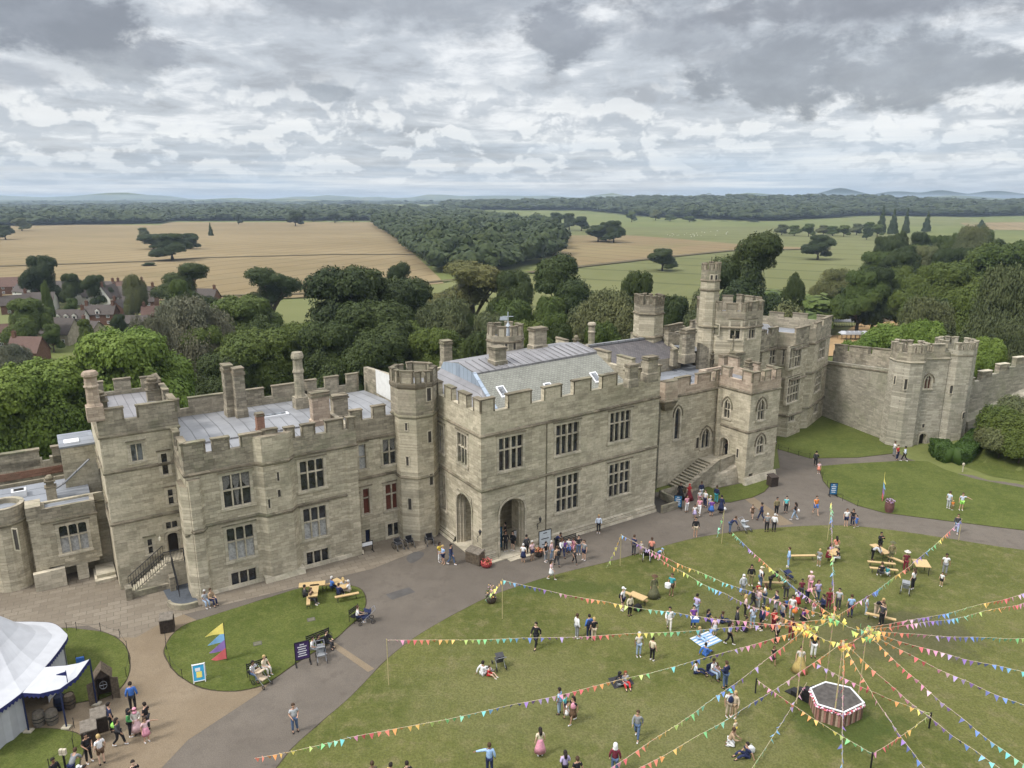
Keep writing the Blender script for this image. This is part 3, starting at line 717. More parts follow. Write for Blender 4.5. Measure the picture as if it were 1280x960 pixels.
def chimney(px, yb, zb, yt, w, d, mat='stone_weather', pots=0, style='stack', fr=CF, rot=0.0, taper=1.0):
 """chimney surveyed by the foot of its shaft on a roof at height zb"""
 X, Y = gp(px, yb, zb); zt = atY(px, yt, Y)[2]; u, v = fr.loc(X, Y); h = zt-zb
 mb = MB()
 def bx(w_, d_, z0, z1, m=0, w2=None, d2=None):
  w2 = w2 or w_; d2 = d2 or d_
  b = [(-w_, -d_), (w_, -d_), (w_, d_), (-w_, d_)]; t = [(-w2, -d2), (w2, -d2), (w2, d2), (-w2, d2)]
  mb.hexa([(x, y, z0) for x, y in b], [(x, y, z1) for x, y in t], m)
 w /= 2; d /= 2
 if style == 'stack':
  bx(w*1.15, d*1.15, -.6, h*.16, 0); bx(w*1.15, d*1.15, h*.16, h*.2, 0, w, d); bx(w, d, h*.2, h*.86, 0, w*taper, d*taper)
  bx(w*taper*1.18, d*taper*1.18, h*.86, h*.92, 1); bx(w*taper*.98, d*taper*.98, h*.92, h*.97, 0); bx(w*taper*1.12, d*taper*1.12, h*.97, h, 1)
 elif style == 'oct':
  bx(w*1.3, w*1.3, -.6, h*.2, 0)
  mb.lathe([(w*1.15, h*.2), (w*1.02, h*.26), (w*.98, h*.62), (w*1.2, h*.64), (w*1.2, h*.67), (w, h*.7), (w*.98, h*.86), (w*1.3, h*.9), (w*1.3, h*.94), (w*1.05, h)], 8)
 elif style == 'dark':
  bx(w, d, -.4, h*.45, 0); bx(w*1.2, d*1.2, h*.45, h*.5, 1); bx(w*.8, d*.8, h*.5, h*.72, 1); bx(w*1.1, d*1.1, h*.72, h*.78, 1)
  mb.lathe([(w*.75, h*.78), (w*.9, h*.9), (w*.5, h)], 8, 1)
 for k in range(pots):
  x = (k-(pots-1)/2)*(2*w/max(1, pots))*.9
  mb.lathe([(.2, h), (.17, h+.1), (.15, h+.5), (.19, h+.55), (.17, h+.6)], 8, 2, cx=x)
 o = wfix(mb.build('chimney', [M[mat], M['stone_string'], M['brick_red']], castle, loc=(X, Y, zb), rot=R(fr.deg)+rot)); return o
chimney(289, 519, 13.8, 455, 1.0, 1.5); chimney(302, 521, 13.8, 459, 1.1, 1.3)
chimney(376, 509, 13.9, 440, 1.15, 1.15, style='oct'); chimney(326, 540, 13.6, 516, .8, .8, 'brick_red')
chimney(401, 531, 13.6, 489, 1.9, 1.1, 'stone_warm'); chimney(425, 523, 13.6, 493, 1.7, 1.1)
mb = MB()
mb.quad(CF.w(-1.6, 13.3, 13.3), CF.w(-1.6, 27.4, 13.3), CF.w(-1.6, 27.4, 16.4), CF.w(-1.6, 13.3, 17.4), 0)
mb.hexa([CF.w(-1.58, 13.3, 13.3), CF.w(-1.0, 13.3, 13.3), CF.w(-1.0, 27.4, 13.3), CF.w(-1.58, 27.4, 13.3)], [CF.w(-1.58, 13.3, 17.5), CF.w(-1.0, 13.3, 17.5), CF.w(-1.0, 27.4, 16.5), CF.w(-1.58, 27.4, 16.5)])
mb.quad(CF.w(-1.62, 18.7, 13.9), CF.w(-1.62, 23.3, 13.9), CF.w(-1.62, 23.3, 17.0), CF.w(-1.62, 18.7, 17.1), 5)
mb.m = [0]*(len(mb.m)-1)+[1]
cpart(mb, 'cross_wall', [M['stone_weather'], M['render_white']])
# --- octagonal stair tower ----
def octo(cu, cv, r, n=8, off=22.5): return [(cu+r*math.cos(R(off+360/n*i)), cv+r*math.sin(R(off+360/n*i))) for i in range(n)]
O = octo(-2.35, 10.6, 2.62); tO = (CF, O)
def edge_facing(P, deg, fr=None):
 best, bi = 9, 0
 for i in range(len(P)):
  a, b = P[i], P[(i+1) % len(P)]; an = math.atan2(-(b[0]-a[0]), b[1]-a[1]); d = abs((an-R(deg)+math.pi) % (2*math.pi)-math.pi)
  if d < best: best, bi = d, i
 return bi
eL, eF, eR = edge_facing(O, -135), edge_facing(O, -90), edge_facing(O, -45)
mb = MB()
tower(mb, CF, O, 0, 14.7, 18.5, 19.7, 18.0, th=.35, strings=(7.6,), mer={i: [(0, .38), (.62, 1)] if i % 2 else [(.14, .86)] for i in range(8)})
for i in range(8):   # cornice below the parapet
 o1, o2 = offset(O, .1)[i], offset(O, .1)[(i+1) % 8]
 mb.quad(CF.w(*o1, 18.0), CF.w(*o2, 18.0), CF.w(*o2, 18.35), CF.w(*o1, 18.35), 2); mb.quad(CF.w(*o1, 18.35), CF.w(*o2, 18.35), CF.w(*O[(i+1) % 8], 18.5), CF.w(*O[i], 18.5), 2)
 mb.quad(CF.w(*O[i], 17.8), CF.w(*O[(i+1) % 8], 17.8), CF.w(*o2, 18.0), CF.w(*o1, 18.0), 2)
flat(mb, CF, offset(O, -.3), 18.1, 3)
cpart(mb, 'stair_tower', [M['stone'], M['stone_weather'], M['stone_string'], M['lead'], M['stone_dress']])
for e, L in ((eL, ((509.5, 571, 582, 3), (512.5, 623, 637, 4), (508, 529, 538, 2.6))), (eF, ((537, 539, 553, 4), (539, 592, 606, 4), (536, 485, 501, 5)))):
 for s in L: slit(CF, O[e], O[(e+1) % 8], *s)
# --- block B: great hall block ----
B_ = [(0, 0), (25, 0), (25, 21), (0, 21)]; tB = (CFB, B_); fB = []; lB = []
q = fB
q.append(W_(castle, tB, 0, 638.5, 545, 587, 31, lights=4, trans=(.62,)))
q.append(W_(castle, tB, 0, 709, 529, 567, 29, lights=4, trans=(.62,)))
q.append(W_(castle, tB, 0, 775, 514, 551, 26, lights=4, trans=(.62,)))
q.append(W_(castle, tB, 0, 709, 593, 638, 28, lights=4, trans=(.36, .69)))
q.append(W_(castle, tB, 0, 774, 578, 619, 26, lights=4, trans=(.36, .69)))
af = W_(castle, tB, 0, 640, 622, 697, 31, only=True); af = (af[0], af[1], 0.0, af[3], 2.6); q.append(af)
q = lB
q.append(W_(castle, tB, 3, 551, 531, 565, 8, lights=2, trans=(.5,), arched=0, curt='all'))
q.append(W_(castle, tB, 3, 578, 542, 580, 12, lights=3, trans=(.55,), arched=1))
q.append(W_(castle, tB, 3, 554, 593, 636, 7, lights=2, trans=(.5,), arched=0, pane='stone_dress', hood=False))
al = W_(castle, tB, 3, 581, 617, 680, 18, only=True); al = (al[0], al[1], 0.0, al[3], 2.2); q.append(al)
mb = MB()
top = lambda *ps: [((a)/25, (b)/25) for a, b in ps]
tower(mb, CFB, B_, 0, 14.1, 16.6, 17.9, 14.2, th=.55, opens={0: fB, 3: lB}, strings=(8.1,), lower=None,
      mer={0: top((0, 1.7), (3.3, 6.3), (7.9, 10.3), (11.9, 14.4), (15.9, 18.2), (19.6, 21.9), (23.2, 25)), 3: [(.5, .56), (.63, .71), (.78, .87), (.93, 1)], 1: 5})
def arch_plate(mb, fr, a, b, op, m=4, thick=.5, steps=12, flat_=.78):
 s0, s1, z0, z1 = op[:4]; L = math.hypot(b[0]-a[0], b[1]-a[1]); eu, ev = (b[0]-a[0])/L, (b[1]-a[1])/L; nu, nv = ev, -eu
 P = lambda s, z, d=0.: fr.w(a[0]+eu*s-nu*d, a[1]+ev*s-nv*d, z)
 w = (s1-s0)/2; sm = (s0+s1)/2; sp = z1-w*flat_*1.25
 for ring, (dd, ins) in enumerate(((-.06, .0), (.28, .16), (.6, .28))):
  ww = w-ins
  arc = [(sm-ww*math.cos(math.pi*i/steps), sp+(z1-.12-ins*.8-sp)*math.sin(math.pi*i/steps)**.85) for i in range(steps+1)]
  for (x0, q0), (x1, q1) in zip(arc, arc[1:]):
   mb.quad(P(x0, q0, dd), P(x1, q1, dd), P(x1, z1, dd), P(x0, z1, dd), m)
   mb.quad(P(x0, q0, dd), P(x0, q0, dd+.34), P(x1, q1, dd+.34), P(x1, q1, dd), m)
  if ins:
   for sg in (-1, 1):
    xa = sm+sg*w; xb = sm+sg*ww
    mb.quad(P(xa, z0, dd), P(xb, z0, dd), P(xb, z1, dd), P(xa, z1, dd), m); mb.quad(P(xb, z0, dd), P(xb, z0, dd+.34), P(xb, z1, dd+.34), P(xb, z1, dd), m)
 ww = w+.22
 arc2 = [(sm-ww*math.cos(math.pi*i/steps), sp+(z1+.18-sp)*math.sin(math.pi*i/steps)**.85) for i in range(steps+1)]
 arc = [(sm-w*math.cos(math.pi*i/steps), sp+(z1-.10-sp)*math.sin(math.pi*i/steps)**.85) for i in range(steps+1)]
 for i in range(steps):
  mb.quad(P(*arc[i], -.1), P(*arc[i+1], -.1), P(*arc2[i+1], -.1), P(*arc2[i], -.1), 4)
  mb.quad(P(*arc2[i], -.1), P(*arc2[i+1], -.1), P(*arc2[i+1], .01), P(*arc2[i], .01), 2)
  mb.quad(P(*arc[i], -.1), P(*arc[i+1], -.1), P(*arc[i+1], .01), P(*arc[i], .01), 2)
 for sg in (-1, 1):
  x0, x1 = sorted((sm+sg*w, sm+sg*ww)); mb.quad(P(x0, z0, -.1), P(x1, z0, -.1), P(x1, sp, -.1), P(x0, sp, -.1), 4); mb.quad(P(sm+sg*ww, z0, -.1), P(sm+sg*ww, z0, .01), P(sm+sg*ww, sp, .01), P(sm+sg*ww, sp, -.1), 4)
arch_plate(mb, CFB, B_[0], B_[1], af); arch_plate(mb, CFB, B_[3], B_[0], al)
V = CFB.w
zt = af[3]+.4
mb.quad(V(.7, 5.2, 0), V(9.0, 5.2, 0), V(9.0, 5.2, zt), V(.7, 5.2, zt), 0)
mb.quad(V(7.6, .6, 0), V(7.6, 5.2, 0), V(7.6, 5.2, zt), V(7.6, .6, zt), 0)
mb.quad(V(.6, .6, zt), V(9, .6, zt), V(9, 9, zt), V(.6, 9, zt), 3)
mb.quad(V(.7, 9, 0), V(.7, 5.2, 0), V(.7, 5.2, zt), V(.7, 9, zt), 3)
for a, b, nu, nv, cuts in ((B_[0], B_[1], 0, -1, (af[0]-.5, af[1]+.5)), (B_[3], B_[0], -1, 0, (al[0]-.4, al[1]+.4))):
 L = math.hypot(b[0]-a[0], b[1]-a[1]); eu, ev = (b[0]-a[0])/L, (b[1]-a[1])/L
 for s0, s1 in ((0 if nv else 0, cuts[0]), (cuts[1], L)):
  c = [(a[0]+eu*s0, a[1]+ev*s0), (a[0]+eu*s1, a[1]+ev*s1)]
  for d0, d1, z0, z1 in ((.5, .42, 0, .35), (.28, .24, .35, .7), (.12, .01, .7, .95)):
   mb.quad(V(c[0][0]+nu*d0, c[0][1]+nv*d0, z0), V(c[1][0]+nu*d0, c[1][1]+nv*d0, z0), V(c[1][0]+nu*d1, c[1][1]+nv*d1, z1), V(c[0][0]+nu*d1, c[0][1]+nv*d1, z1), 4)
   mb.quad(V(c[0][0]+nu*d1, c[0][1]+nv*d1, z1), V(c[1][0]+nu*d1, c[1][1]+nv*d1, z1), V(*c[1], z1), V(*c[0], z1), 2)
mb.box(8.25, 8.4, -.06, .0, 1.3, 14.0, 2, tf=CFB.w)
cpart(mb, 'hall_wall', [M['stone'], M['stone'], M['stone_string'], M['interior'], M['stone_dress']])
mb = MB(); mb.box(-.4, 8.0, -.9, 7.0, 0, .14, tf=CF.w); mb.box(2.6, 6.6, -1.6, -.9, 0, .08, tf=CF.w); cpart(mb, 'porch_step', M['stone_dress'])
z0r, z1r = 14.6, 18.6
b0 = (1.4, 2.0); b1 = (23.4, 2.0); t0 = (4.0, 8.0); t1 = (21.5, 8.2); k0 = (4.0, 15.5); k1 = (21.5, 15.5)
mb = MB(); P3 = lambda p, z: CFB.w(p[0], p[1], z)
mb.poly([P3((4.0, 2.0), z0r), P3((23.0, 2.0), z0r), P3(t1, z1r), P3(t0, z1r)])
rS = cpart(mb, 'slate_roof', M['slate_green'])
mb = MB(); mb.quad(P3(t0, z1r+.05), P3(t1, z1r+.05), P3((21.5, 11.8), z1r+.55), P3((4.0, 11.8), z1r+.55)); mb.quad(P3((4.0, 11.8), z1r+.55), P3((21.5, 11.8), z1r+.55), P3(k1, z1r), P3(k0, z1r))
for i in range(20):
 u = 4.0+17.5*i/19; mb.hexa([P3((u-.06, 8.0), z1r+.06), P3((u+.06, 8.0), z1r+.06), P3((u+.06, 11.8), z1r+.56), P3((u-.06, 11.8), z1r+.56)], [P3((u-.04, 8.0), z1r+.16), P3((u+.04, 8.0), z1r+.16), P3((u+.04, 11.8), z1r+.66), P3((u-.04, 11.8), z1r+.66)])
mb.box(3.85, 21.6, 7.86, 8.05, z1r-.22, z1r+.08, tf=CFB.w)
cpart(mb, 'roof_platform', M['lead_dark'])
mb = MB()
mb.poly([P3((3.98, 2.0), z0r), P3((3.98, 8.0), z1r), P3((3.98, 11.8), z1r+.5), P3((3.98, 15.5), z1r), P3((3.98, 19), z0r)])
mb.poly([P3((21.52, 2.2), z0r), P3((21.52, 19), z0r), P3((21.52, 15.5), z1r), P3((21.52, 11.8), z1r+.5), P3((21.52, 8.2), z1r)])
mb.hexa([P3((3.7, 2.0), z0r+.02), P3((4.15, 2.0), z0r+.02), P3((4.15, 8), z1r+.02), P3((3.7, 8), z1r+.02)], [P3((3.7, 2.0), z0r+.17), P3((4.15, 2.0), z0r+.17), P3((4.15, 8), z1r+.17), P3((3.7, 8), z1r+.17)])
cpart(mb, 'roof_cheek', M['lead_blue'])
mb = MB()
flat(mb, CFB, [(.5, .5), (24.5, .5), (24.5, 20.6), (.5, 20.6)], 14.35)
cpart(mb, 'roof_gutter', M['lead_flat'])
mb = MB()   # lower lead lean-to at the left end
mb.poly([P3((1.0, 2.6), 14.7), P3((3.95, 2.1), 14.7), P3((3.95, 6.2), 17.3), P3((1.0, 6.0), 15.6)]); mb.poly([P3((1.0, 6.0), 15.6), P3((3.95, 6.2), 17.3), P3((3.95, 16), 17.7), P3((1.0, 16), 15.9)])
mb.poly([P3((1.0, 16), 14.4), P3((1.0, 2.6), 14.4), P3((1.0, 2.6), 14.7), P3((1.0, 6.0), 15.6), P3((1.0, 16), 15.9)]); mb.quad(P3((1.0, 2.6), 14.4), P3((3.95, 2.1), 14.4), P3((3.95, 2.1), 14.7), P3((1.0, 2.6), 14.7))
cpart(mb, 'lean_to_roof', M['lead_dark'])
def skylight(cx, cy, w=1.0, h=1.35):
 d = ray(cx, cy); best = None
 for i in range(400):
  u = 4+19*i/400
  for j in range(60):
   v = 2+6*j/60; z = z0r+(z1r-z0r)*(v-2)/6
   X, Y, Z = CFB.w(u, v, z); zc = Y*_c-(Z-CAMH)*_s; px = 640+FPX*X/zc; py = 480-FPX*(Y*_s+(Z-CAMH)*_c)/zc
   e = (px-cx)**2+(py-cy)**2
   if best is None or e < best[0]: best = (e, u, v)
 _, u, v = best; sl = (z1r-z0r)/6; mb = MB(); Z = lambda vv: z0r+sl*(vv-2)
 def slab(u0, u1, v0, v1, lo, hi, m):
  mb.hexa([CFB.w(u0, v0, Z(v0)+lo), CFB.w(u1, v0, Z(v0)+lo), CFB.w(u1, v1, Z(v1)+lo), CFB.w(u0, v1, Z(v1)+lo)], [CFB.w(u0, v0, Z(v0)+hi), CFB.w(u1, v0, Z(v0)+hi), CFB.w(u1, v1, Z(v1)+hi), CFB.w(u0, v1, Z(v1)+hi)], m)
 slab(u-w/2, u+w/2, v-h/2, v+h/2, .0, .14, 0); slab(u-w/2+.13, u+w/2-.13, v-h/2+.13, v+h/2-.13, .14, .16, 1)
 cpart(mb, 'skylight', [M['white_paint'], M['glass_pale']])
for a in ((628.5, 490.5), (687, 486), (745, 472.5)): skylight(*a)
def chim(*a, **k): return chimney(*a, **k)
chim(622, 453, 19.2, 433, 1.5, 1.5); chim(672, 435, 19.4, 409, 1.9, 1.3, 'stone_weather'); chim(558, 458, 14.5, 425, 1.3, 1.3)
chim(739, 437, 16.5, 403, .95, .95, style='oct'); chim(720, 440, 16.0, 419, .8, .8, style='dark')
chim(812, 470, 18.2, 445, 1.5, 1.0, 'stone_weather'); chim(789, 477, 18.0, 455, 1.3, .8)
T5 = octo(14.2, 17.6, 2.45); mb = MB()
tower(mb, CF, T5, 12, 20.1, 20.9, 22.0, 20.3, th=.4, mer={i: [(.22, .78)] for i in range(8)})
flat(mb, CF, offset(T5, -.3), 20.5, 3)
cpart(mb, 'clock_turret', [M['stone_weather'], M['stone_weather'], M['stone_string'], M['lead'], M['stone_dress']])
e = edge_facing(T5, -135); slit(CF, T5[e], T5[(e+1) % 8], 633, 428, 437, 3)
e = edge_facing(T5, -90); slit(CF, T5[e], T5[(e+1) % 8], 643, 428, 437, 3)
cx, cy, cz = atY(635, 402, CF.w(14.2, 17.6, 0)[1]); mb = MB()
mb.tube([(cx, cy, 20.5), (cx, cy, 23.7)], .06); mb.tube([(cx-.7, cy, 23.1), (cx+.7, cy, 23.1)], .05)
mb.hexa([(cx-1.1, cy-.02, 22.6), (cx-.1, cy-.02, 22.6), (cx-.1, cy+.02, 22.6), (cx-1.1, cy+.02, 22.6)], [(cx-1.0, cy-.02, 23.1), (cx-.1, cy-.02, 23.0), (cx-.1, cy+.02, 23.0), (cx-1.0, cy+.02, 23.1)])
mb.lathe([(.25, 20.6), (.2, 21.6), (.35, 21.8), (.08, 22.3)], 8, cx=cx, cy=cy)
cpart(mb, 'weather_vane', plain('grey_vane_lead', (.38, .42, .46), .5))
# --- far parapet of the river front ----
def rear_wall(u0, u1, v, zp, zm, n, mat='stone_weather', inner='brick_red'):
 mb = MB()
 mb.box(u0, u1, v, v+.7, 9, zp, 0, tf=CF.w)
 L = (u1-u0); g = L/(n+(n-1)*.45)
 for k in range(n):
  a = u0+k*1.45*g; j = random.uniform(-.12, .12); mb.box(a, a+g, v, v+.7, zp, zm+j, 0, tf=CF.w); mb.box(a-.06, a+g+.06, v-.06, v+.76, zm+j, zm+j+.15, 1, tf=CF.w)
 cpart(mb, 'rear_parapet', [M[mat], M['stone_string'], M[inner]])
rear_wall(25, 40, 24.5, 13.6, 14.7, 5)
rear_wall(46, 58, 28, 15.2, 16.2, 5)
# --- chapel range ----
C_ = [(25.02, 5.2), (41.3, 5.2), (41.3, 21), (25.02, 21)]; tC = (CF, C_); q = []
q.append(W_(castle, tC, 0, 882, 535, 560, 11, lights=2, head='point', arched=0, trans=()))
q.append(W_(castle, tC, 0, 846.5, 509, 549, 7, lights=1, head='point', arched=0))
mb = MB()
LC = 41.3-25.02
tower(mb, CF, C_, 0, 12.4, 13.6, 14.9, 12.9, opens={0: q}, strings=(), mer={0: [((a-25.02)/LC, (b-25.02)/LC) for a, b in ((33.2, 35.7), (37.0, 39.6), (40.5, 41.3))], 2: 5}, skip=(1,))
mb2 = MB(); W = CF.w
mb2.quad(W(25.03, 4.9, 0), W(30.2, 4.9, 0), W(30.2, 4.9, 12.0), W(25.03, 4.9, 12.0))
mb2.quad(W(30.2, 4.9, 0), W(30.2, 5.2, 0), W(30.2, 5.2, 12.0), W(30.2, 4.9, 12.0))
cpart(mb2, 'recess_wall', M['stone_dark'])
bt = [(29.9, 5.2), (30.1, 4.2), (32.2, 4.0), (33.1, 5.2)]
for z0_, z1_, sc_ in ((10.9, 11.5, .55), (11.5, 12.1, .8)):
 k = [(31.5+(a-31.5)*sc_, 5.2+(b-5.2)*sc_) for a, b in bt]; k2 = [(31.5+(a-31.5)*(sc_+.22), 5.2+(b-5.2)*(sc_+.22)) for a, b in bt]
 for (a, b, c, d) in zip(k, k[1:], k2, k2[1:]): mb.quad(W(*a, z0_), W(*b, z0_), W(*d, z1_), W(*c, z1_), 2)
pilaster(mb, CF, bt, 12.1, 14.9, (12.3,), m=1)
mb.hexa([W(a, b, 14.9) for a, b in bt], [W(a, b, 15.0) for a, b in bt], 2)
cpart(mb, 'chapel_wall', [M['stone'], M['stone_warm'], M['stone_string'], M['interior'], M['stone_dress']])
mb = MB(); flat(mb, CF, [(25.5, 5.6), (47, 5.6), (47, 20.6), (25.5, 20.6)], 13.05)
for u0, u1, v0, v1, z in ((27.5, 33, 7.0, 11, 13.5), (34.5, 39, 8.0, 11.5, 13.4), (41.5, 45, 8.5, 11, 13.3)): mb.box(u0, u1, v0, v1, 13.06, z, tf=CF.w)
cpart(mb, 'roof', M['lead_flat'])
slit(CF, C_[0], C_[1], 871.5, 547, 560, 3.2, name='wall_niche')
Pq = [(41.3, -.4), (47.3, -.4), (47.3, 9), (41.3, 9)]; tP = (CF, Pq); qf = []; ql = []
qf.append(W_(castle, tP, 0, 951.5, 499, 525, 9, lights=2, trans=(.45,), head='point', arched=0))
qf.append(W_(castle, tP, 0, 950, 544, 567, 9, lights=2, trans=(.45,), head='point', arched=0))
bo = W_(castle, tP, 0, 938, 592, 603, 4.5, only=True); qf.append(bo)
ql.append(W_(castle, tP, 3, 909, 498, 523, 8, lights=2, trans=(.45,), head='point', arched=0))
do = W_(castle, tP, 3, 905.5, 546, 571, 10, only=True); do = (do[0], do[1], 2.75, do[3], 1.2); ql.append(do)
mb = MB()
tower(mb, CF, Pq, 0, 12.8, 14.3, 15.6, 13.2, opens={0: qf, 3: ql}, strings=(7.4,), mer={0: [(0, .26), (.4, .62), (.78, 1)], 3: [(.44, .6), (.82, 1)], 1: 3})
arch_plate(mb, CF, Pq[3], Pq[0], do)
pilaster(mb, CF, [(41.3, 5.2), (40.9, 4.9), (40.7, 4.5), (41.3, 4.3)], 0, 12.5, ())
mb.hexa([W(41.0, -.9, 0), W(47.6, -.9, 0), W(47.6, -.4, 0), W(41.0, -.4, 0)], [W(41.1, -.6, 1.0), W(47.5, -.6, 1.0), W(47.5, -.4, 1.0), W(41.1, -.4, 1.0)], 4)
cpart(mb, 'porch_tower', [M['stone'], M['stone_warm'], M['stone_string'], M['interior'], M['stone_dress']])
mb = MB(); flat(mb, CF, [(41.7, 0), (46.9, 0), (46.9, 8.6), (41.7, 8.6)], 13.3); cpart(mb, 'roof', M['lead_flat'])
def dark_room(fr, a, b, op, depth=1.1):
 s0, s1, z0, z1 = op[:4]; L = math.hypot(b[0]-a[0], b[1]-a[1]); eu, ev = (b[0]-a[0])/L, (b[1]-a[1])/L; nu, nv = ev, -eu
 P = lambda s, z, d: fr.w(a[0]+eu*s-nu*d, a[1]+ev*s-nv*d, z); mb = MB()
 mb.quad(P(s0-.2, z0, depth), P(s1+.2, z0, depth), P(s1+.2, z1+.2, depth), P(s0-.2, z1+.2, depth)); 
 cpart(mb, 'dark_backing', M['oak_dark'])  # dark sheet behind the opening; the unlit inside is put into its colour
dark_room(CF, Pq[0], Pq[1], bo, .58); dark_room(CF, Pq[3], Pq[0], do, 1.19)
slit(CF, Pq[3], Pq[0], 922, 561, 572, 2.4)
mb = MB(); ns = 12; u0, u1 = 32.6, 38.6; v0, v1 = 1.9, 5.15; hz = 2.75
for k in range(ns):
 a = u0+(u1-u0)*k/ns; z = hz*(k+1)/ns; mb.box(a, 41.28, v0+.3, v1, hz*k/ns, z-.0, 0, tf=CF.w)
 mb.box(a-.05, a+.12, v0+.3, v1, z-.05, z+.015, 1, tf=CF.w)
def ramp(u0, u1, v0, v1, za, zb, cop=.14):
 mb.hexa([W(u0, v0, 0), W(u1, v0, 0), W(u1, v1, 0), W(u0, v1, 0)], [W(u0, v0, za), W(u1, v0, zb), W(u1, v1, zb), W(u0, v1, za)], 2)
 mb.hexa([W(u0-.05, v0-.08, za), W(u1, v0-.08, zb), W(u1, v1+.08, zb), W(u0-.05, v1+.08, za)], [W(u0-.05, v0-.08, za+cop), W(u1, v0-.08, zb+cop), W(u1, v1+.08, zb+cop), W(u0-.05, v1+.08, za+cop)], 3)
ramp(32.5, 38.6, 1.7, 2.15, .75, 3.5); ramp(38.6, 41.25, 1.5, 2.15, 3.5, 3.7)
mb.hexa([W(36.6, .9, 0), W(41.25, .5, 0), W(41.25, 1.6, 0), W(36.6, 1.75, 0)], [W(37.6, 1.3, 1.3), W(41.25, 1.0, 2.2), W(41.25, 1.6, 2.6), W(37.6, 1.75, 1.6)], 2)
cpart(mb, 'staircase', [M['stone_dress'], M['stone_dark'], stone('rough_stair_stone', (.20, .17, .12), (.27, .235, .17), (.36, .32, .25), stainf=.3, course=.4, seed=77), M['stone_weather']])
mb = MB(); mb.box(25.2, 28.6, -1.3, -1.0, 0, 1.0, tf=CF.w); mb.box(28.3, 28.6, -1.0, 2.6, 0, 1.0, tf=CF.w); mb.box(28.3, 31.4, 2.3, 2.6, 0, 1.0, tf=CF.w)
cpart(mb, 'area_wall', M['stone_weather'])
mb = MB(); mb.box(25.1, 28.29, -.99, 4.8, 0.012, .03, tf=CF.w); cpart(mb, 'area_floor', M['interior'])
# --- dark-slated hall behind ----
mb = MB()
zr, ze, ur0, ur1 = 17.2, 15.0, 28.6, 43.5
mb.quad(W(ur0, 14.6, ze), W(ur1, 14.6, ze), W(ur1, 19.2, zr), W(ur0, 19.2, zr)); mb.quad(W(ur1, 24, ze), W(ur0, 24, ze), W(ur0, 19.2, zr), W(ur1, 19.2, zr))
cpart(mb, 'slate_roof', M['slate_dark'], label='dark slate roof with pale streaks running down it')
mb = MB(); mb.poly([W(ur0, 14.6, 12), W(ur0, 24, 12), W(ur0, 24, ze), W(ur0, 19.2, zr), W(ur0, 14.6, ze)]); mb.poly([W(ur1, 14.6, 12), W(ur1, 24, 12), W(ur1, 24, ze), W(ur1, 19.2, zr), W(ur1, 14.6, ze)])
mb.quad(W(ur0, 14.6, 12), W(ur1, 14.6, 12), W(ur1, 14.6, ze), W(ur0, 14.6, ze))
for k in (ur0-.2, ur1):
 mb.hexa([W(k-.2, 14.4, ze+.02), W(k+.3, 14.4, ze+.02), W(k+.3, 19.2, zr+.02), W(k-.2, 19.2, zr+.02)], [W(k-.2, 14.4, ze+.35), W(k+.3, 14.4, ze+.35), W(k+.3, 19.2, zr+.35), W(k-.2, 19.2, zr+.35)])
cpart(mb, 'gable_wall', M['stone_weather'])
mb = MB(); mb.box(ur0, ur1, 19.0, 19.4, zr, zr+.3, tf=CF.w); cpart(mb, 'ridge', M['lead'])
chim(858, 448, 15.0, 411, 1.9, 1.3); chim(890, 458, 13.3, 437, 1.3, 1.0, 'stone_dark', style='dark')
chim(905, 462, 13.2, 443, 1.5, 1.0, 'stone_warm'); chim(920, 462, 13.2, 440, 1.9, 1.2, 'stone_weather'); chim(935, 466, 15.0, 448, .9, .9, style='dark'); chim(895, 445, 14.5, 424, .7, .7, style='dark')
chim(870, 447, 14, 431, .8, .8, style='dark'); chim(842, 452, 14.5, 436, .9, .7)
T4 = octo(41.8, 20.2, 2.25, 6, 10); mb = MB()
tower(mb, CF, T4, 10, 21.0, 22.4, 23.6, 21.6, th=.4, mer={i: [(0, .2), (.38, .62), (.8, 1)] for i in range(6)}, strings=(17.5,), sd=.2)
flat(mb, CF, offset(T4, -.3), 21.7, 3)
cpart(mb, 'watch_tower', [M['stone'], M['stone_weather'], M['stone_string'], M['lead'], M['stone_dress']])
mb = MB(); mb.hexa([W(43, 17, 12), W(52, 17, 12), W(52, 17.8, 12), W(43, 17.8, 12)], [W(43, 17, 18.4), W(52, 17, 15.4), W(52, 17.8, 15.4), W(43, 17.8, 18.4)])
mb.box(48.5, 52, 20.5, 21.2, 12, 17.3, tf=CF.w)
mb.hexa([W(45, 12.4, 12), W(51, 12.4, 12), W(51, 13, 12), W(45, 13, 12)], [W(45, 12.4, 17.2), W(51, 12.4, 14.2), W(51, 13, 14.2), W(45, 13, 17.2)])
cpart(mb, 'gable_wall', M['stone_weather'])
mb = MB(); mb.quad(W(44, 14, 15.8), W(51, 14, 15.2), W(51, 21, 16.4), W(44, 21, 16.8)); mb.box(41.8, 46.8, 9.1, 20.5, 12, 13.2, tf=CF.w); cpart(mb, 'roof', M['lead_flat'])
T3 = octo(52.4, 13.8, 5.15); tT = (CF, T3); qo = {}
eL, eF, eR, eRR = edge_facing(T3, -135), edge_facing(T3, -90), edge_facing(T3, -45), edge_facing(T3, -180)
qo[eL] = [W_(castle, tT, eL, 919, 401, 424, 13, lights=2, trans=(.5,)), W_(castle, tT, eL, 921, 446, 460, 9, lights=2, arched=1)]
qo[eF] = [W_(castle, tT, eF, 940, 401, 423, 8, lights=2, trans=(.5,))]
mb = MB()
tower(mb, CF, T3, 8, 19.4, 21.8, 23.0, 20.6, opens=qo, strings=(13.6,), mer={i: [(0, .16), (.3, .7), (.84, 1)] for i in range(8)}, sd=.2)
flat(mb, CF, offset(T3, -.3), 20.7, 3)
a, b = T3[eRR], T3[(eRR+1) % 8]
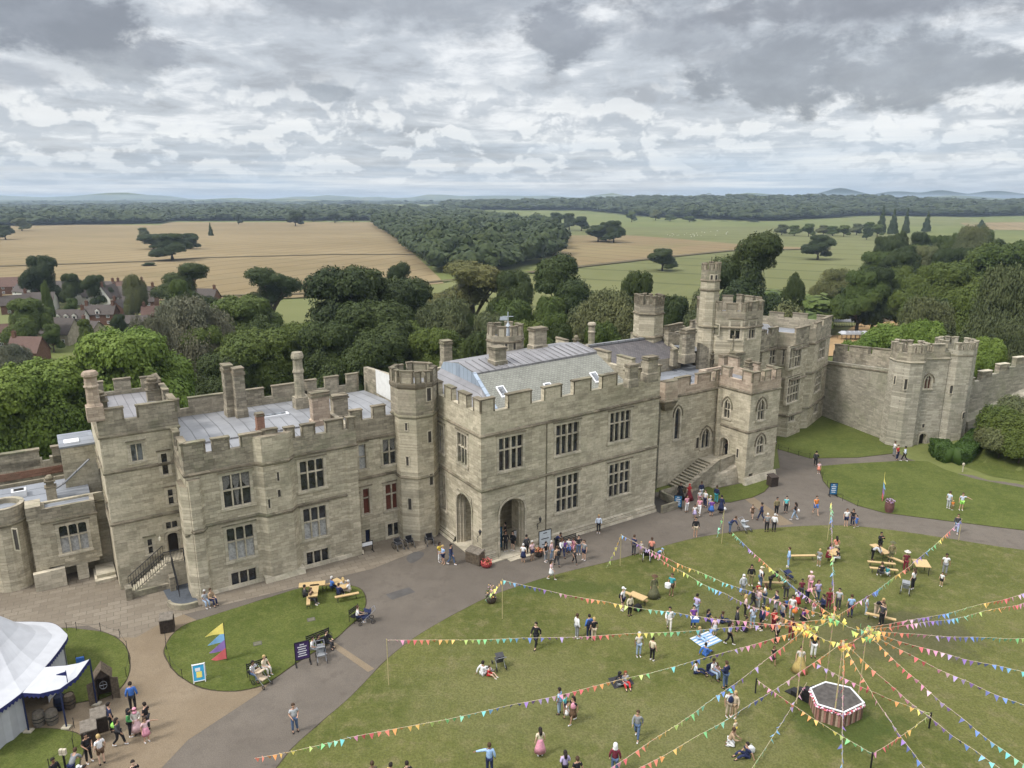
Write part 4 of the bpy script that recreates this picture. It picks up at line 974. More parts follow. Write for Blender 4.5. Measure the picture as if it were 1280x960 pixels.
cpart(mb, 'great_tower', [M['stone'], M['stone_weather'], M['stone_string'], M['lead'], M['stone_dress']])
slit(CF, T3[eRR], T3[(eRR+1) % 8], 893, 405, 418, 12, 'stone_dark', 'armorial_panel')
TT = octo(47.6, 13.6, 1.45); mb = MB()
tower(mb, CF, TT, 12, 26.2, 27.7, 28.6, 26.9, th=.25, strings=(19.4, 24.8), mer={i: [(.22, .78)] for i in range(8)}, sd=.14)
flat(mb, CF, offset(TT, -.2), 27.0, 3)
cpart(mb, 'slender_turret', [M['stone'], M['stone_weather'], M['stone_string'], M['lead'], M['stone_dress']])
e = edge_facing(TT, -135); slit(CF, TT[e], TT[(e+1) % 8], 889.5, 344, 352, 3)
e = edge_facing(TT, -90); slit(CF, TT[e], TT[(e+1) % 8], 895, 344, 352, 2.6)
mb = MB(); c_ = CF.w(47.6, 13.6, 0); mb.tube([(c_[0], c_[1], 27), (c_[0], c_[1], 29.6)], .04); cpart(mb, 'flagpole', M['iron'])
# --- far wing D ----
DF = Frame(44.8, 114.9, 42)
def dl(px, py, z=0): return DF.loc(*gp(px, py, z))
dR = DF.loc(55.6, 127.2); d1 = DF.loc(50.0, 119.9)
D_ = [(-14, 2.6), (-.8, 2.6), (0, 0), (4.4, 0), (5.0, 1.6), d1, dR, (dR[0]-4, dR[1]+14), (-14, 15)]
tD = (DF, D_); qo = {i: [] for i in range(9)}
qo[0] += [W_(castle, tD, 0, 966, 436, 455, 8, lights=2, trans=(.5,)), W_(castle, tD, 0, 950, 439, 455, 5, lights=2, trans=(.5,))]
qo[2] += [W_(castle, tD, 2, 994, 434, 459, 14, lights=4, trans=(.5,), arched=2), W_(castle, tD, 2, 991.5, 472, 502, 14, lights=4, trans=(.33, .66), arched=2), W_(castle, tD, 2, 989, 517, 527, 7, lights=2, arched=0, hood=False)]
qo[5] += [W_(castle, tD, 5, 1027, 426, 448, 8, lights=3, trans=(.5,), arched=2), W_(castle, tD, 5, 1022, 464, 489, 7.5, lights=3, trans=(.33, .66), arched=2), W_(castle, tD, 5, 1019.5, 505, 516, 5.5, lights=2, arched=0, hood=False)]
qo[1] += [W_(castle, tD, 1, 979.3, 436, 456, 2.6, lights=1, trans=(.5,))]
mb = MB()
tower(mb, DF, D_, 0, 14.6, 17.2, 18.0, 15.2, opens=qo, strings=(9.6, 3.6), mer={0: 4, 2: [(0, 1)], 5: [(.0, .3), (.45, 1)], 6: 4, 7: 4}, sd=.2)
cpart(mb, 'wing_wall', [M['stone'], M['stone_weather'], M['stone_string'], M['interior'], M['stone_dress']])
mb = MB(); mb.poly([DF.w(*p, 15.4) for p in offset(D_, -.4)]); cpart(mb, 'roof', M['lead_flat'])
mb = MB()   # glazed lead lantern with ribs
for i in range(9):
 u = -10+1.55*i
 mb.hexa([DF.w(u, 4.5, 15.5), DF.w(u+1.3, 4.5, 15.5), DF.w(u+1.3, 10.5, 15.5), DF.w(u, 10.5, 15.5)], [DF.w(u+.5, 6.6, 17.5), DF.w(u+.8, 6.6, 17.5), DF.w(u+.8, 8.4, 17.5), DF.w(u+.5, 8.4, 17.5)])
cpart(mb, 'roof_lantern', M['lead'])
# --- square west tower T1 ----
T1 = [(-33.2, 14.7), (-26.2, 14.7), (-26.2, 27.5), (-33.2, 27.5)]; tT1 = (CF, T1); q = []; ql = []
q.append(W_(castle, tT1, 0, 171, 554, 577, 16, lights=2, arched=0, pane='glass_pale'))
q.append(W_(castle, tT1, 0, 206, 566, 594, 9, lights=1, trans=(.5,), arched=0))
q.append(W_(castle, tT1, 0, 213.5, 611, 631, 8, lights=1, trans=(.5,)))
q.append(W_(castle, tT1, 0, 214.5, 651, 661, 16, lights=2, hood=False))
q.append(W_(castle, tT1, 0, 188, 673, 693, 7.5, lights=1, trans=(.5,)))
d1o = W_(castle, tT1, 0, 217, 664, 692, 17, only=True); q.append(d1o)
for yt, yb, c in ((590, 612, 126.5), (628, 640, 134.5)): ql.append(W_(castle, tT1, 3, c, yt, yb, 2.2, lights=1, arched=0, surround=.12))
mb = MB()
tower(mb, CF, T1, 0, 15.9, 17.4, 18.6, 16.4, opens={0: q, 3: ql}, strings=(12.3, 7.0), mer={0: [(0, .33), (.49, 1)], 1: [(0, .2), (.35, .6), (.75, 1)], 2: 3, 3: [(0, .12), (.2, .36), (.44, .62), (.70, .84), (.9, 1)]})
arch_plate(mb, CF, T1[0], T1[1], d1o)
cpart(mb, 'square_tower', wallmats())
pane_at(CF, T1[0], T1[1], d1o, 'oak_dark', inset=.55)
mb = MB(); flat(mb, CF, [(-32.8, 15.1), (-26.6, 15.1), (-26.6, 27), (-32.8, 27)], 17.0); mb.box(-28.6, -27.4, 17.2, 20, 17.0, 17.5, tf=CF.w); cpart(mb, 'roof', M['lead_dark'])
chim(119, 517, 18.3, 464, 1.1, 1.1, 'stone_warm', style='oct'); chim(125, 512, 18.3, 488, 1.3, 1.3, 'stone_dark', style='dark'); chim(193, 501, 17.2, 470, 1.3, 1.0, style='dark')
mb = MB()  # wall lantern by the door
lx = CF.edge(T1[0], T1[1], 199.5, 673); p = CF.w(T1[0][0]+lx[0], 14.55, lx[1]); mb.lathe([(.02, .25), (.14, .18), (.12, -.15), (.04, -.22)], 6); mb.tube([(0, 0, .25), (0, 0, .4), (-.08, .25, .4)], .02, 4, 0)
wfix(mb.build('wall_lantern', [plain('lit_lantern_glass', (.8, .75, .6), .4)], castle, loc=p))
Z = CF.w; zd = d1o[2]
mb = MB(); nst = 10; su = T1[0][0]+d1o[0]
mb.box(su-.5, -26.9, 12.6, 14.69, 0, zd, 0, tf=CF.w)
for k in range(nst): mb.box(su-.5-(k+1)*.34, su-.5-k*.34, 12.7, 14.3, 0, zd*(1-(k+1)/(nst+1)), 0, tf=CF.w)
mb.box(su-4.4, su-3.8, 12.0, 12.9, 0, 1.25, 1, tf=CF.w); mb.box(su-.5, su, 11.6, 12.5, 0, 1.5, 1, tf=CF.w)
mb.box(su-3.8, su-.5, 12.3, 12.7, 0, .6, 1, tf=CF.w)
cpart(mb, 'entrance_steps', [M['stone_dress'], M['stone_weather']])
mb = MB()
def rail(p, q, n, h=1.3):
 P, Q = Vector(p), Vector(q); mb.tube([P+Vector((0, 0, h)), Q+Vector((0, 0, h))], .04, 4); mb.tube([P+Vector((0, 0, .12)), Q+Vector((0, 0, .12))], .03, 4)
 for k in range(n+1): a = P.lerp(Q, k/n); mb.tube([a, a+Vector((0, 0, h))], .025, 4)
rail(Z(su-.5, 12.65, zd), Z(-27.3, 12.65, zd), 14); rail(Z(su-3.9, 12.75, .1), Z(su-.5, 12.75, zd), 16); rail(Z(su-3.9, 14.3, .1), Z(su-.5, 14.3, zd), 14)
rail(Z(-28.6, 9.2, .45), Z(-28.6, 12.6, zd), 14); rail(Z(-27.4, 9.2, .45), Z(-27.4, 12.6, zd), 14)
cpart(mb, 'iron_railing', M['iron'])
mb = MB()   # curved area wall and dark basement floor
P = [Z(-28.8+1.9*math.cos(R(t))+.9, 9.0+1.9*math.sin(R(t)), 0) for t in range(180, 300, 12)]
for a, b in zip(P, P[1:]):
 c = Vector(Z(-27.9, 9.0, 0)); a2 = Vector(a).lerp(c, .16); b2 = Vector(b).lerp(c, .16)
 mb.hexa([a, b, tuple(b2), tuple(a2)], [(a[0], a[1], .55), (b[0], b[1], .55), (b2[0], b2[1], .55), (a2[0], a2[1], .55)])
cpart(mb, 'area_wall', M['stone_weather'])
mb = MB(); mb.poly([(p[0], p[1], .03) for p in [tuple(Vector(a).lerp(Vector(Z(-27.9, 9.0, 0)), .17)) for a in P]]+[Z(-27.0, 9.2, .03), Z(-27.2, 12.5, .03), Z(-29.7, 12.5, .03)]); cpart(mb, 'area_floor', plain('slate_blue_paving', (.075, .085, .10)))
# --- low west wing ----
LW = [(-52, 21.4), (-33.2, 21.4), (-33.2, 29.5), (-52, 29.5)]
tL = (CF, LW); mb = MB()
tower(mb, CF, LW, 0, 7.3, 8.2, 8.25, 7.7, strings=(), mer={}, th=.4, skip=(1,))
cpart(mb, 'low_wing_wall', [M['stone'], M['stone'], M['stone_string'], M['interior'], M['stone_dress']])
BW = [(-38.9, 19.2), (-34.2, 19.2), (-34.2, 21.45), (-38.9, 21.45)]; tBW = (CF, BW)
w = W_(castle, tBW, 0, 92.5, 654, 690, 37, lights=3, trans=(.58,), curt='lower')
mb = MB(); tower(mb, CF, BW, 2.1, 6.9, 8.3, 8.35, 7.8, opens={0: [w]}, mer={}, th=.4, skip=(2,)); mb.box(-38.6, -34.5, 19.5, 21.4, 1.6, 2.1, 4, tf=CF.w); mb.box(-36.6, -35.6, 19.3, 21.4, 0, 1.6, 4, tf=CF.w)
mb.box(-40.0, -38.9, 19.3, 21.45, 0, 7.4, 0, tf=CF.w); mb.box(-40.1, -38.8, 19.2, 21.45, 7.4, 8.7, 1, tf=CF.w); mb.box(-40.3, -37.6, 18.7, 19.3, 0, 1.9, 4, tf=CF.w)
cpart(mb, 'bay_window_wall', wallmats())
rt = [(-42.0+1.9*math.cos(R(t)), 22.0+1.9*math.sin(R(t))) for t in range(0, 360, 20)]
mb = MB(); tower(mb, CF, rt, 0, 7.0, 8.7, 8.75, 8, th=.4, mer={}); cpart(mb, 'round_turret', wallmats())
k = edge_facing(rt, -130); slit(CF, rt[k], rt[(k+1) % 18], 20.5, 662, 687, 5)
gt = W_(castle, tL, 0, 3, 702, 730, 16, only=True)
mb = MB(); s0, s1, z0, z1 = gt[:4]; u0 = -52
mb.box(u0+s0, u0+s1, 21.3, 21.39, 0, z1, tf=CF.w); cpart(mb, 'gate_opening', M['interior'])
mb = MB(); mb.quad(Z(-52, 21.8, 8.0), Z(-34.4, 21.8, 8.0), Z(-34.4, 27, 8.5), Z(-52, 27, 8.5)); mb.quad(Z(-38.5, 19.6, 8.0), Z(-34.4, 19.6, 8.0), Z(-34.4, 21.8, 8.02), Z(-38.5, 21.8, 8.02)); cpart(mb, 'roof', M['lead_flat'])
mb = MB(); mb.box(-41.2, -39.9, 24.2, 25.3, 8.2, 8.9, 0, tf=CF.w); mb.box(-41.0, -40.1, 24.4, 25.1, 8.9, 8.95, 1, tf=CF.w); cpart(mb, 'skylight', [M['white_paint'], M['glass']])
mb = MB()
for (a, b) in ((-60, -44.5), (-43.3, -38.2), (-37.5, -35.2)):
 mb.box(a, b, 29.6, 30.2, 0, 10.4, 0, tf=CF.w)
for (a, b) in ((-60, -53), (-52, -47), (-46, -44.4), (-43.2, -38.4), (-37.2, -35.4)):
 mb.box(a, b, 29.6, 30.2, 9.6, 11.3, 0, tf=CF.w); mb.box(a-.1, b+.1, 29.5, 30.3, 11.3, 11.5, 1, tf=CF.w)
mb.box(-60, -33, 29.65, 30.15, 0, 10.0, 0, tf=CF.w); mb.box(-60, -36, 29.45, 29.6, 8.5, 9.3, 2, tf=CF.w)
cpart(mb, 'rear_parapet', [M['stone_weather'], M['stone_string'], M['brick_red']])
mb = MB(); mb.box(-36.4, -33.2, 24.5, 29.4, 0, 12.6, 0, tf=CF.w); mb.box(-36.5, -33.2, 24.4, 29.5, 12.6, 12.8, 1, tf=CF.w); mb.box(-36, -34.6, 25.2, 26.6, 12.8, 12.95, 2, tf=CF.w)
cpart(mb, 'stair_block', [M['stone'], M['lead_flat'], M['white_paint']])
mb = MB(); mb.tube([Z(-38.2, 23.6, 8.3), Z(-36.5, 23.5, 9.2), Z(-34.0, 22.6, 11.6)], .12, 6); cpart(mb, 'roof_pipe', M['lead'])
chim(65, 620, 8.3, 594, .9, .9, style='dark')
mb = MB(); mb.box(-35.2, -33.3, 17.2, 20.4, 0, .35, 0, tf=CF.w); mb.box(-35.0, -33.3, 17.8, 20.4, .35, .7, 0, tf=CF.w); cpart(mb, 'door_step', M['stone_dress'])
# --- curtain wall and gatehouse ----
a = (55.2, 128.6); b = (60.6, 113.0)
curtain = tag(empty('curtain_wall', ((a[0]+b[0])/2, (a[1]+b[1])/2, 0)), 'plain grey-green curtain wall linking the castle and the twin-towered gatehouse', 'wall')
CI = Matrix.Translation(curtain.location).inverted()
def kid(mb, name, mats, parent, inv, sm=False):
 o = mb.build(name, mats, parent, sm); o.matrix_parent_inverse = inv; return o
dx, dy = b[0]-a[0], b[1]-a[1]; L = math.hypot(dx, dy); ex, ey = dx/L, dy/L; nx, ny = -ey*-1, ex*-1   # right-hand normal
nx, ny = ey, -ex
if nx > 0: nx, ny = -nx, -ny                      # courtyard is on the -x side
def CW(s, d, z): return (a[0]+ex*s+nx*(-d), a[1]+ey*s+ny*(-d), z)
zA, zB = 9.9, 11.7
zz = lambda s: zA+(zB-zA)*s/L
mb = MB()
mb.hexa([CW(0, 0, 0), CW(L, -.3, 0), CW(L, 3, 0), CW(0, 3, 0)], [CW(0, 0, zz(0)-.6), CW(L, 0, zz(L)-.6), CW(L, 3, zz(L)-.6), CW(0, 3, zz(0)-.6)], 0)
mb.hexa([CW(0, -.1, zz(0)-.6), CW(L, -.1, zz(L)-.6), CW(L, 3, zz(L)-.6), CW(0, 3, zz(0)-.6)], [CW(0, -.1, zz(0)-.4), CW(L, -.1, zz(L)-.4), CW(L, 3, zz(L)-.4), CW(0, 3, zz(0)-.4)], 2)
mb.hexa([CW(0, 0, zz(0)-.4), CW(L, 0, zz(L)-.4), CW(L, .5, zz(L)-.4), CW(0, .5, zz(0)-.4)], [CW(0, 0, zz(0)), CW(L, 0, zz(L)), CW(L, .5, zz(L)), CW(0, .5, zz(0))], 0)
mb.hexa([CW(0, 2.3, zz(0)-.4), CW(L, 2.3, zz(L)-.4), CW(L, 3, zz(L)-.4), CW(0, 3, zz(0)-.4)], [CW(0, 2.3, zz(0)+1.7), CW(L, 2.3, zz(L)+1.7), CW(L, 3, zz(L)+1.7), CW(0, 3, zz(0)+1.7)], 1)
for s0, s1 in ((0.2, 2.6), (3.6, 7.8), (8.7, 14.2)):
 mb.hexa([CW(s0, 2.3, zz(s0)+1.7), CW(s1, 2.3, zz(s1)+1.7), CW(s1, 3, zz(s1)+1.7), CW(s0, 3, zz(s0)+1.7)], [CW(s0, 2.3, zz(s0)+2.7), CW(s1, 2.3, zz(s1)+2.7), CW(s1, 3, zz(s1)+2.7), CW(s0, 3, zz(s0)+2.7)], 1)
 mb.hexa([CW(s0-.06, 2.2, zz(s0)+2.7), CW(s1+.06, 2.2, zz(s1)+2.7), CW(s1+.06, 3.1, zz(s1)+2.7), CW(s0-.06, 3.1, zz(s0)+2.7)], [CW(s0-.06, 2.2, zz(s0)+2.85), CW(s1+.06, 2.2, zz(s1)+2.85), CW(s1+.06, 3.1, zz(s1)+2.85), CW(s0-.06, 3.1, zz(s0)+2.85)], 2)
kid(mb, 'parapet', [M['stone_curtain'], M['stone_weather'], M['stone_string']], curtain, CI)
mb = MB(); mb.hexa([CW(0, .5, zz(0)-.39), CW(L, .5, zz(L)-.39), CW(L, 2.3, zz(L)-.39), CW(0, 2.3, zz(0)-.39)], [CW(0, .5, zz(0)-.3), CW(L, .5, zz(L)-.3), CW(L, 2.3, zz(L)-.3), CW(0, 2.3, zz(0)-.3)])
kid(mb, 'walkway', M['lead'], curtain, CI)
gate = tag(empty('gatehouse', (66, 112, 0)), 'gatehouse of two octagonal stone towers with small pointed door between them', 'gatehouse')
GI = Matrix.Translation(gate.location).inverted()
castle_, INV_ = castle, INV
castle, INV = gate, GI           # windows and slits below belong to the gatehouse
G1 = octo(61.7, 112.4, 2.65); G2 = octo(69.3, 113.3, 2.95)
mb = MB()
m1 = {i: [(0, .3), (.7, 1)] if i % 2 == 0 else [(.0, .18), (.38, .62), (.82, 1)] for i in range(8)}
tower(mb, WF, G1, 0, 13.6, 15.0, 16.2, 14.0, th=.5, mer=m1, sd=.12, strings=())
kid(mb, 'left_gate_tower', [M['stone_gate'], M['stone_weather'], M['stone_weather'], M['interior'], M['stone_dress']], gate, GI)
mb = MB(); tower(mb, WF, G2, 0, 14.5, 15.4, 16.5, 14.5, th=.5, mer=m1, sd=.02, strings=())
kid(mb, 'right_gate_tower', [M['stone_gate'], M['stone_gate'], M['stone_weather'], M['interior'], M['stone_dress']], gate, GI)
Gc = [(63.5, 110.8), (67.3, 111.2), (67.3, 118), (63.5, 118)]; tG = (WF, Gc); q = []
q.append(W_(gate, tG, 0, 1160, 469, 486, 9, lights=2, head='point', arched=0, pane='shutter_red'))
gd = W_(gate, tG, 0, 1152.5, 541, 559, 8.5, only=True); gd = (gd[0], gd[1], 0, gd[3], .5); q.append(gd)
mb = MB(); tower(mb, WF, Gc, 0, 14.0, 15.0, 16.1, 14.2, th=.5, opens={0: q}, mer={0: [(.25, .75)]}, sd=.1)
arch_plate(mb, WF, Gc[0], Gc[1], gd, thick=.2)
kid(mb, 'centre_wall', [M['stone_gate'], M['stone_weather'], M['stone_weather'], M['interior'], M['stone_dress']], gate, GI)
pane_at(WF, Gc[0], Gc[1], gd, 'oak_dark', inset=.4)
e1, e2 = edge_facing(G1, -90), edge_facing(G1, -135)
slit(WF, G1[e1], G1[(e1+1) % 8], 1132, 474, 487, 3.5); slit(WF, G1[e2], G1[(e2+1) % 8], 1118.5, 470, 480, 2)
e1, e2 = edge_facing(G2, -90), edge_facing(G2, -45)
slit(WF, G2[e1], G2[(e1+1) % 8], 1189, 482, 492, 3.5); slit(WF, G2[e2], G2[(e2+1) % 8], 1204, 516, 523, 2.5)
slit(WF, Gc[0], Gc[1], 1154, 530, 534.5, 3)
castle, INV = castle_, INV_
sw = tag(empty('stepped_wall', (84, 114, 0)), 'rough stone wall stepping up the mound right of the gatehouse', 'wall')
SI = Matrix.Translation(sw.location).inverted(); mb = MB()
a, b = Vector((71.9, 114.0, 0)), Vector((101, 126, 0)); L = (b-a).length; e_ = (b-a)/L; nn = Vector((e_.y, -e_.x, 0))
def SWp(s, d, z): p = a+e_*s-nn*d; return (p.x, p.y, z)
steps = 16
for i in range(steps):
 s0, s1 = L*i/steps, L*(i+1)/steps; zt_ = 9.0+6.5*(i/steps); gz = -1
 mb.hexa([SWp(s0, 0, gz), SWp(s1, 0, gz), SWp(s1, .8, gz), SWp(s0, .8, gz)], [SWp(s0, 0, zt_), SWp(s1, 0, zt_), SWp(s1, .8, zt_), SWp(s0, .8, zt_)], 0)
 if i % 2 == 0:
  mb.hexa([SWp(s0, .0, zt_), SWp(s1+.4, .0, zt_), SWp(s1+.4, .8, zt_), SWp(s0, .8, zt_)], [SWp(s0, 0, zt_+1.0), SWp(s1+.4, 0, zt_+1.0), SWp(s1+.4, .8, zt_+1.0), SWp(s0, .8, zt_+1.0)], 1)
  mb.hexa([SWp(s0-.06, -.06, zt_+1.0), SWp(s1+.46, -.06, zt_+1.0), SWp(s1+.46, .86, zt_+1.0), SWp(s0-.06, .86, zt_+1.0)], [SWp(s0-.06, -.06, zt_+1.14), SWp(s1+.46, -.06, zt_+1.14), SWp(s1+.46, .86, zt_+1.14), SWp(s0-.06, .86, zt_+1.14)], 2)
mb.hexa([SWp(0, -2.2, 0), SWp(L, -2.2, 0), SWp(L, 0, 0), SWp(0, 0, 0)], [SWp(0, -1.6, 3.4), SWp(L, -1.6, 10.8), SWp(L, 0, 11.0), SWp(0, 0, 3.6)], 0)
kid(mb, 'parapet', [M['stone_curtain'], M['stone_weather'], M['stone_dress']], sw, SI)
# ---- foliage
rng = np.random.default_rng(11)
def leafmat(name, a, b_, tr=.14):
 m, nt, b = nt_new(name); n = N(nt)
 pos = n.nd('ShaderNodeNewGeometry').outputs['Position']
 oi = n.nd('ShaderNodeObjectInfo').outputs['Random']
 q = n.mix(n.ramp(n.noise(pos, .45, 3, .6), .35, .65), a, b_)
 q = n.mix(n.ramp(n.noise(pos, 1.6, 2, .6), .3, .75, 0, .4), q, tuple(k*.62 for k in a))
 q = n.mix(n.ramp(n.noise(pos, .045, 2, .5), .38, .66, 0, .7), q, (b_[0]*1.45, b_[1]*1.25, b_[2]*1.2))
 q = n.mix(n.ramp(oi, 0, 1, 0, .35), q, tuple(k*1.25 for k in b_))
 b.inputs['Roughness'].default_value = .6; b.inputs['Specular IOR Level'].default_value = .2
 n.L.new(q, b.inputs['Base Color'])
 t = n.nd('ShaderNodeBsdfTranslucent'); n.L.new(q, t.inputs[0]); mx = n.nd('ShaderNodeMixShader'); mx.inputs[0].default_value = tr
 out = nt.nodes['Material Output']; n.L.new(b.outputs[0], mx.inputs[1]); n.L.new(t.outputs[0], mx.inputs[2]); n.L.new(mx.outputs[0], out.inputs[0])
 return m
LM = {
 'dark': leafmat('dark_oak_leaves', (.017, .030, .007), (.036, .055, .012)),
 'mid': leafmat('broadleaf_leaves', (.038, .062, .011), (.068, .098, .018)),
 'lime': leafmat('lime_green_leaves', (.080, .135, .020), (.125, .185, .034), .25),
 'grey': leafmat('grey_willow_leaves', (.085, .095, .055), (.12, .126, .08)),
 'sage': leafmat('sage_willow_leaves', (.066, .083, .032), (.10, .117, .048)),
 'olive': leafmat('olive_leaves', (.075, .085, .025), (.11, .115, .038)),
 'far': leafmat('far_wood_leaves', (.021, .035, .010), (.039, .058, .015)),
 'hedge': leafmat('clipped_hedge_leaves', (.024, .056, .011), (.04, .078, .016)),
}
M['bark'] = plain('tree_bark', (.10, .08, .06), .95, var=.3, scale=3)
def ico(sub):
 bm = bmesh.new(); bmesh.ops.create_icosphere(bm, subdivisions=sub, radius=1)
 v = np.array([x.co[:] for x in bm.verts]); f = np.array([[y.index for y in x.verts] for x in bm.faces]); bm.free(); return v, f
ICO1, ICO2 = ico(1), ico(2)
def np_mesh(name, V, F, mats, mi=None, smooth_=False):
 """F: (n,4) or (n,3) arrays in a list"""
 me = bpy.data.meshes.new(name)
 V = np.asarray(V, dtype=np.float32); me.vertices.add(len(V)); me.vertices.foreach_set('co', V.ravel())
 loops = np.concatenate([f.ravel() for f in F]).astype(np.int32)
 tot = np.concatenate([np.full(len(f), f.shape[1]) for f in F]).astype(np.int32); start = np.concatenate([[0], np.cumsum(tot)[:-1]]).astype(np.int32)
 me.loops.add(len(loops)); me.loops.foreach_set('vertex_index', loops)
 me.polygons.add(len(tot)); me.polygons.foreach_set('loop_start', start); me.polygons.foreach_set('loop_total', tot)
 for m in mats: me.materials.append(m)
 if mi is not None: me.polygons.foreach_set('material_index', mi.astype(np.int32))
 if smooth_: me.polygons.foreach_set('use_smooth', np.ones(len(tot), bool))
 me.update(calc_edges=True); me.validate(); return me
def leaf_cloud(lobes, n, size, rg, fill=.8, jitter=.75, droop=0.0):
 """lobes: (k,6) centre + radii. Leaf sprays spread over the outer skin of the lobes"""
 lobes = np.asarray(lobes, float); area = (lobes[:, 3]*lobes[:, 4]+lobes[:, 5]**2); pr = area/area.sum()
 idx = rg.choice(len(lobes), int(n*1.9), p=pr); d = rg.normal(size=(len(idx), 3)); d /= np.linalg.norm(d, axis=1)[:, None]
 d[:, 2] = np.where(d[:, 2] < -.45, -d[:, 2]*.6, d[:, 2])
 rr = 1.10-np.abs(rg.normal(0, .17, len(idx)))
 bump = 1+.17*np.sin(d[:, 0]*7+idx)*np.sin(d[:, 1]*6+2*idx)*np.sin(d[:, 2]*8+idx)
 P = lobes[idx, :3]+d*lobes[idx, 3:]*(rr*bump)[:, None]
 keep = np.ones(len(P), bool)
 for k in range(len(lobes)):
  q = (P-lobes[k, :3])/lobes[k, 3:]; keep &= ~((np.linalg.norm(q, axis=1) < .78) & (idx != k))
 P, d = P[keep][:n], d[keep][:n]; n = len(P)
 nn = d+rg.normal(0, jitter, (n, 3))*.42; nn[:, 2] += .25; nn /= np.linalg.norm(nn, axis=1)[:, None]
 t = np.cross(nn, rg.normal(size=(n, 3))); t /= np.linalg.norm(t, axis=1)[:, None]; b = np.cross(nn, t)
 s = (size*(.55+rg.random(n)*.9))[:, None]
 if droop: b = b*(1-droop)+np.array([0, 0, -1])*droop; s2 = s*1.6
 else: s2 = s
 V = np.stack([P-t*s*.5-b*s2*.25, P+t*s*.15-b*s2*.55, P+t*s*.55+b*s2*.2, P-t*s*.1+b*s2*.6], 1).reshape(-1, 3)
 F = np.arange(4*n).reshape(-1, 4); return V, F
def cores(lobes, k=.83, base=ICO2, rg=None):
 Vs, Fs, o = [], [], 0
 for i, L in enumerate(lobes):
  v = base[0]; r = 1+.09*np.sin(v[:, 0]*6+i)*np.cos(v[:, 1]*7+i*2)
  Vs.append(np.asarray(L[:3])+v*r[:, None]*np.asarray(L[3:])*k); Fs.append(base[1]+o); o += len(v)
 return np.concatenate(Vs), np.concatenate(Fs)
def crown_lobes(kind, rg):
 """unit crown: diameter about 1 wide (x,y in -.5...5), z 0..1 of the crown height; tree base at z=0"""
 L = []
 if kind == 'oak':      # broad dome of billows
  L.append((0, 0, .54, .31, .31, .36))
  for i in range(15):
   a = i*2.4+rg.normal(0, .2); z = .22+.62*((i*.37) % 1); r = .36*math.sqrt(max(.1, 1-((z-.46)/.56)**2))
   s = .115+.075*rg.random(); L.append((r*math.cos(a), r*math.sin(a), z, s, s, s*.85))
  for i in range(5):
   a = i*1.26+.5; L.append((.17*math.cos(a), .17*math.sin(a), .86, .14, .14, .11))
 elif kind == 'open':   # sparse old tree with separate plates and sky gaps
  for i in range(17):
   a = i*2.39+rg.normal(0, .3); z = .34+.6*((i*.61) % 1); r = (.40-.22*max(0, z-.6)*2)*(.55+.5*rg.random())
   s = .085+.06*rg.random(); L.append((r*math.cos(a), r*math.sin(a), z, s*1.35, s*1.35, s*.8))
  L.append((0, 0, .6, .17, .17, .25)); L.append((.05, 0, .88, .13, .13, .1))
 elif kind == 'tall':   # upright egg
  L.append((0, 0, .55, .30, .30, .40))
  for i in range(14):
   a = i*2.4; z = .2+.68*((i*.41) % 1); r = .30*math.sqrt(max(.08, 1-((z-.48)/.56)**2)); s = .14+.05*rg.random()
   L.append((r*math.cos(a), r*math.sin(a), z, s, s, s*.9))
  L.append((0, 0, .92, .14, .14, .1))
 elif kind == 'willow':
  L.append((0, 0, .52, .36, .36, .42))
  for i in range(13):
   a = i*2.4; z = .22+.55*((i*.41) % 1); r = .33; s = .14+.06*rg.random(); L.append((r*math.cos(a), r*math.sin(a), z, s, s, s*1.3))
  for i in range(4): L.append((.14*math.cos(i*1.6), .14*math.sin(i*1.6), .84, .15, .15, .14))
 elif kind == 'conifer':
  for i in range(9):
   z = .1+.85*i/8; s = .5*(1-.85*i/8); L.append((.03*rg.normal(), .03*rg.normal(), z, s, s, .10))
 elif kind == 'bush':
  for i in range(9):
   a = i*2.4; s = .22+.08*rg.random(); r = .27 if i else 0; L.append((r*math.cos(a), r*math.sin(a), .45+.18*rg.random(), s, s, s*1.6))
 return L
PROTO = {}
def proto(kind, n, size, var=0, droop=0.0):
 rg = np.random.default_rng(hash_(kind)+var*7)
 L = crown_lobes(kind, rg); V, F = leaf_cloud(L, n, size, rg, droop=droop)
 core_k = .68 if kind not in ('open',) else .66
 Vc, Fc = cores(L, core_k); Fc = Fc+len(V)
 me = np_mesh(kind+'_crown', np.concatenate([V, Vc]), [F, Fc], [LM['mid']])
 mb = MB(); tw = {'conifer': .03, 'bush': .02}.get(kind, .035)
 mb.tube([(0, 0, -.06), (.005, 0, .12), (0, .005, .3), (.01, 0, .62)], [tw*1.5, tw, tw*.85, tw*.4], 7)
 for i, l in enumerate(L):
  if i % 2 == 0 and kind not in ('conifer', 'bush'): mb.tube([(0, 0, .2+.02*(i % 5)), (l[0]*.45, l[1]*.45, .2+(l[2]-.2)*.6), (l[0], l[1], l[2])], [tw*.55, tw*.35, tw*.12], 5)
 tm = mb.mesh(kind+'_trunk', M['bark'], True)
 PROTO.setdefault(kind, []).append((me, tm))
def hash_(s): return sum(ord(c)*(i+3) for i, c in enumerate(s))
for v in range(3): proto('oak', 56000, .0155, v)
for v in range(2): proto('open', 36000, .0145, v)
for v in range(2): proto('tall', 30000, .019, v)
for v in range(2): proto('willow', 48000, .0135, v, .45)
proto('conifer', 4000, .07); proto('bush', 14000, .034); proto('bush', 14000, .034, 1)
tree_n = 0
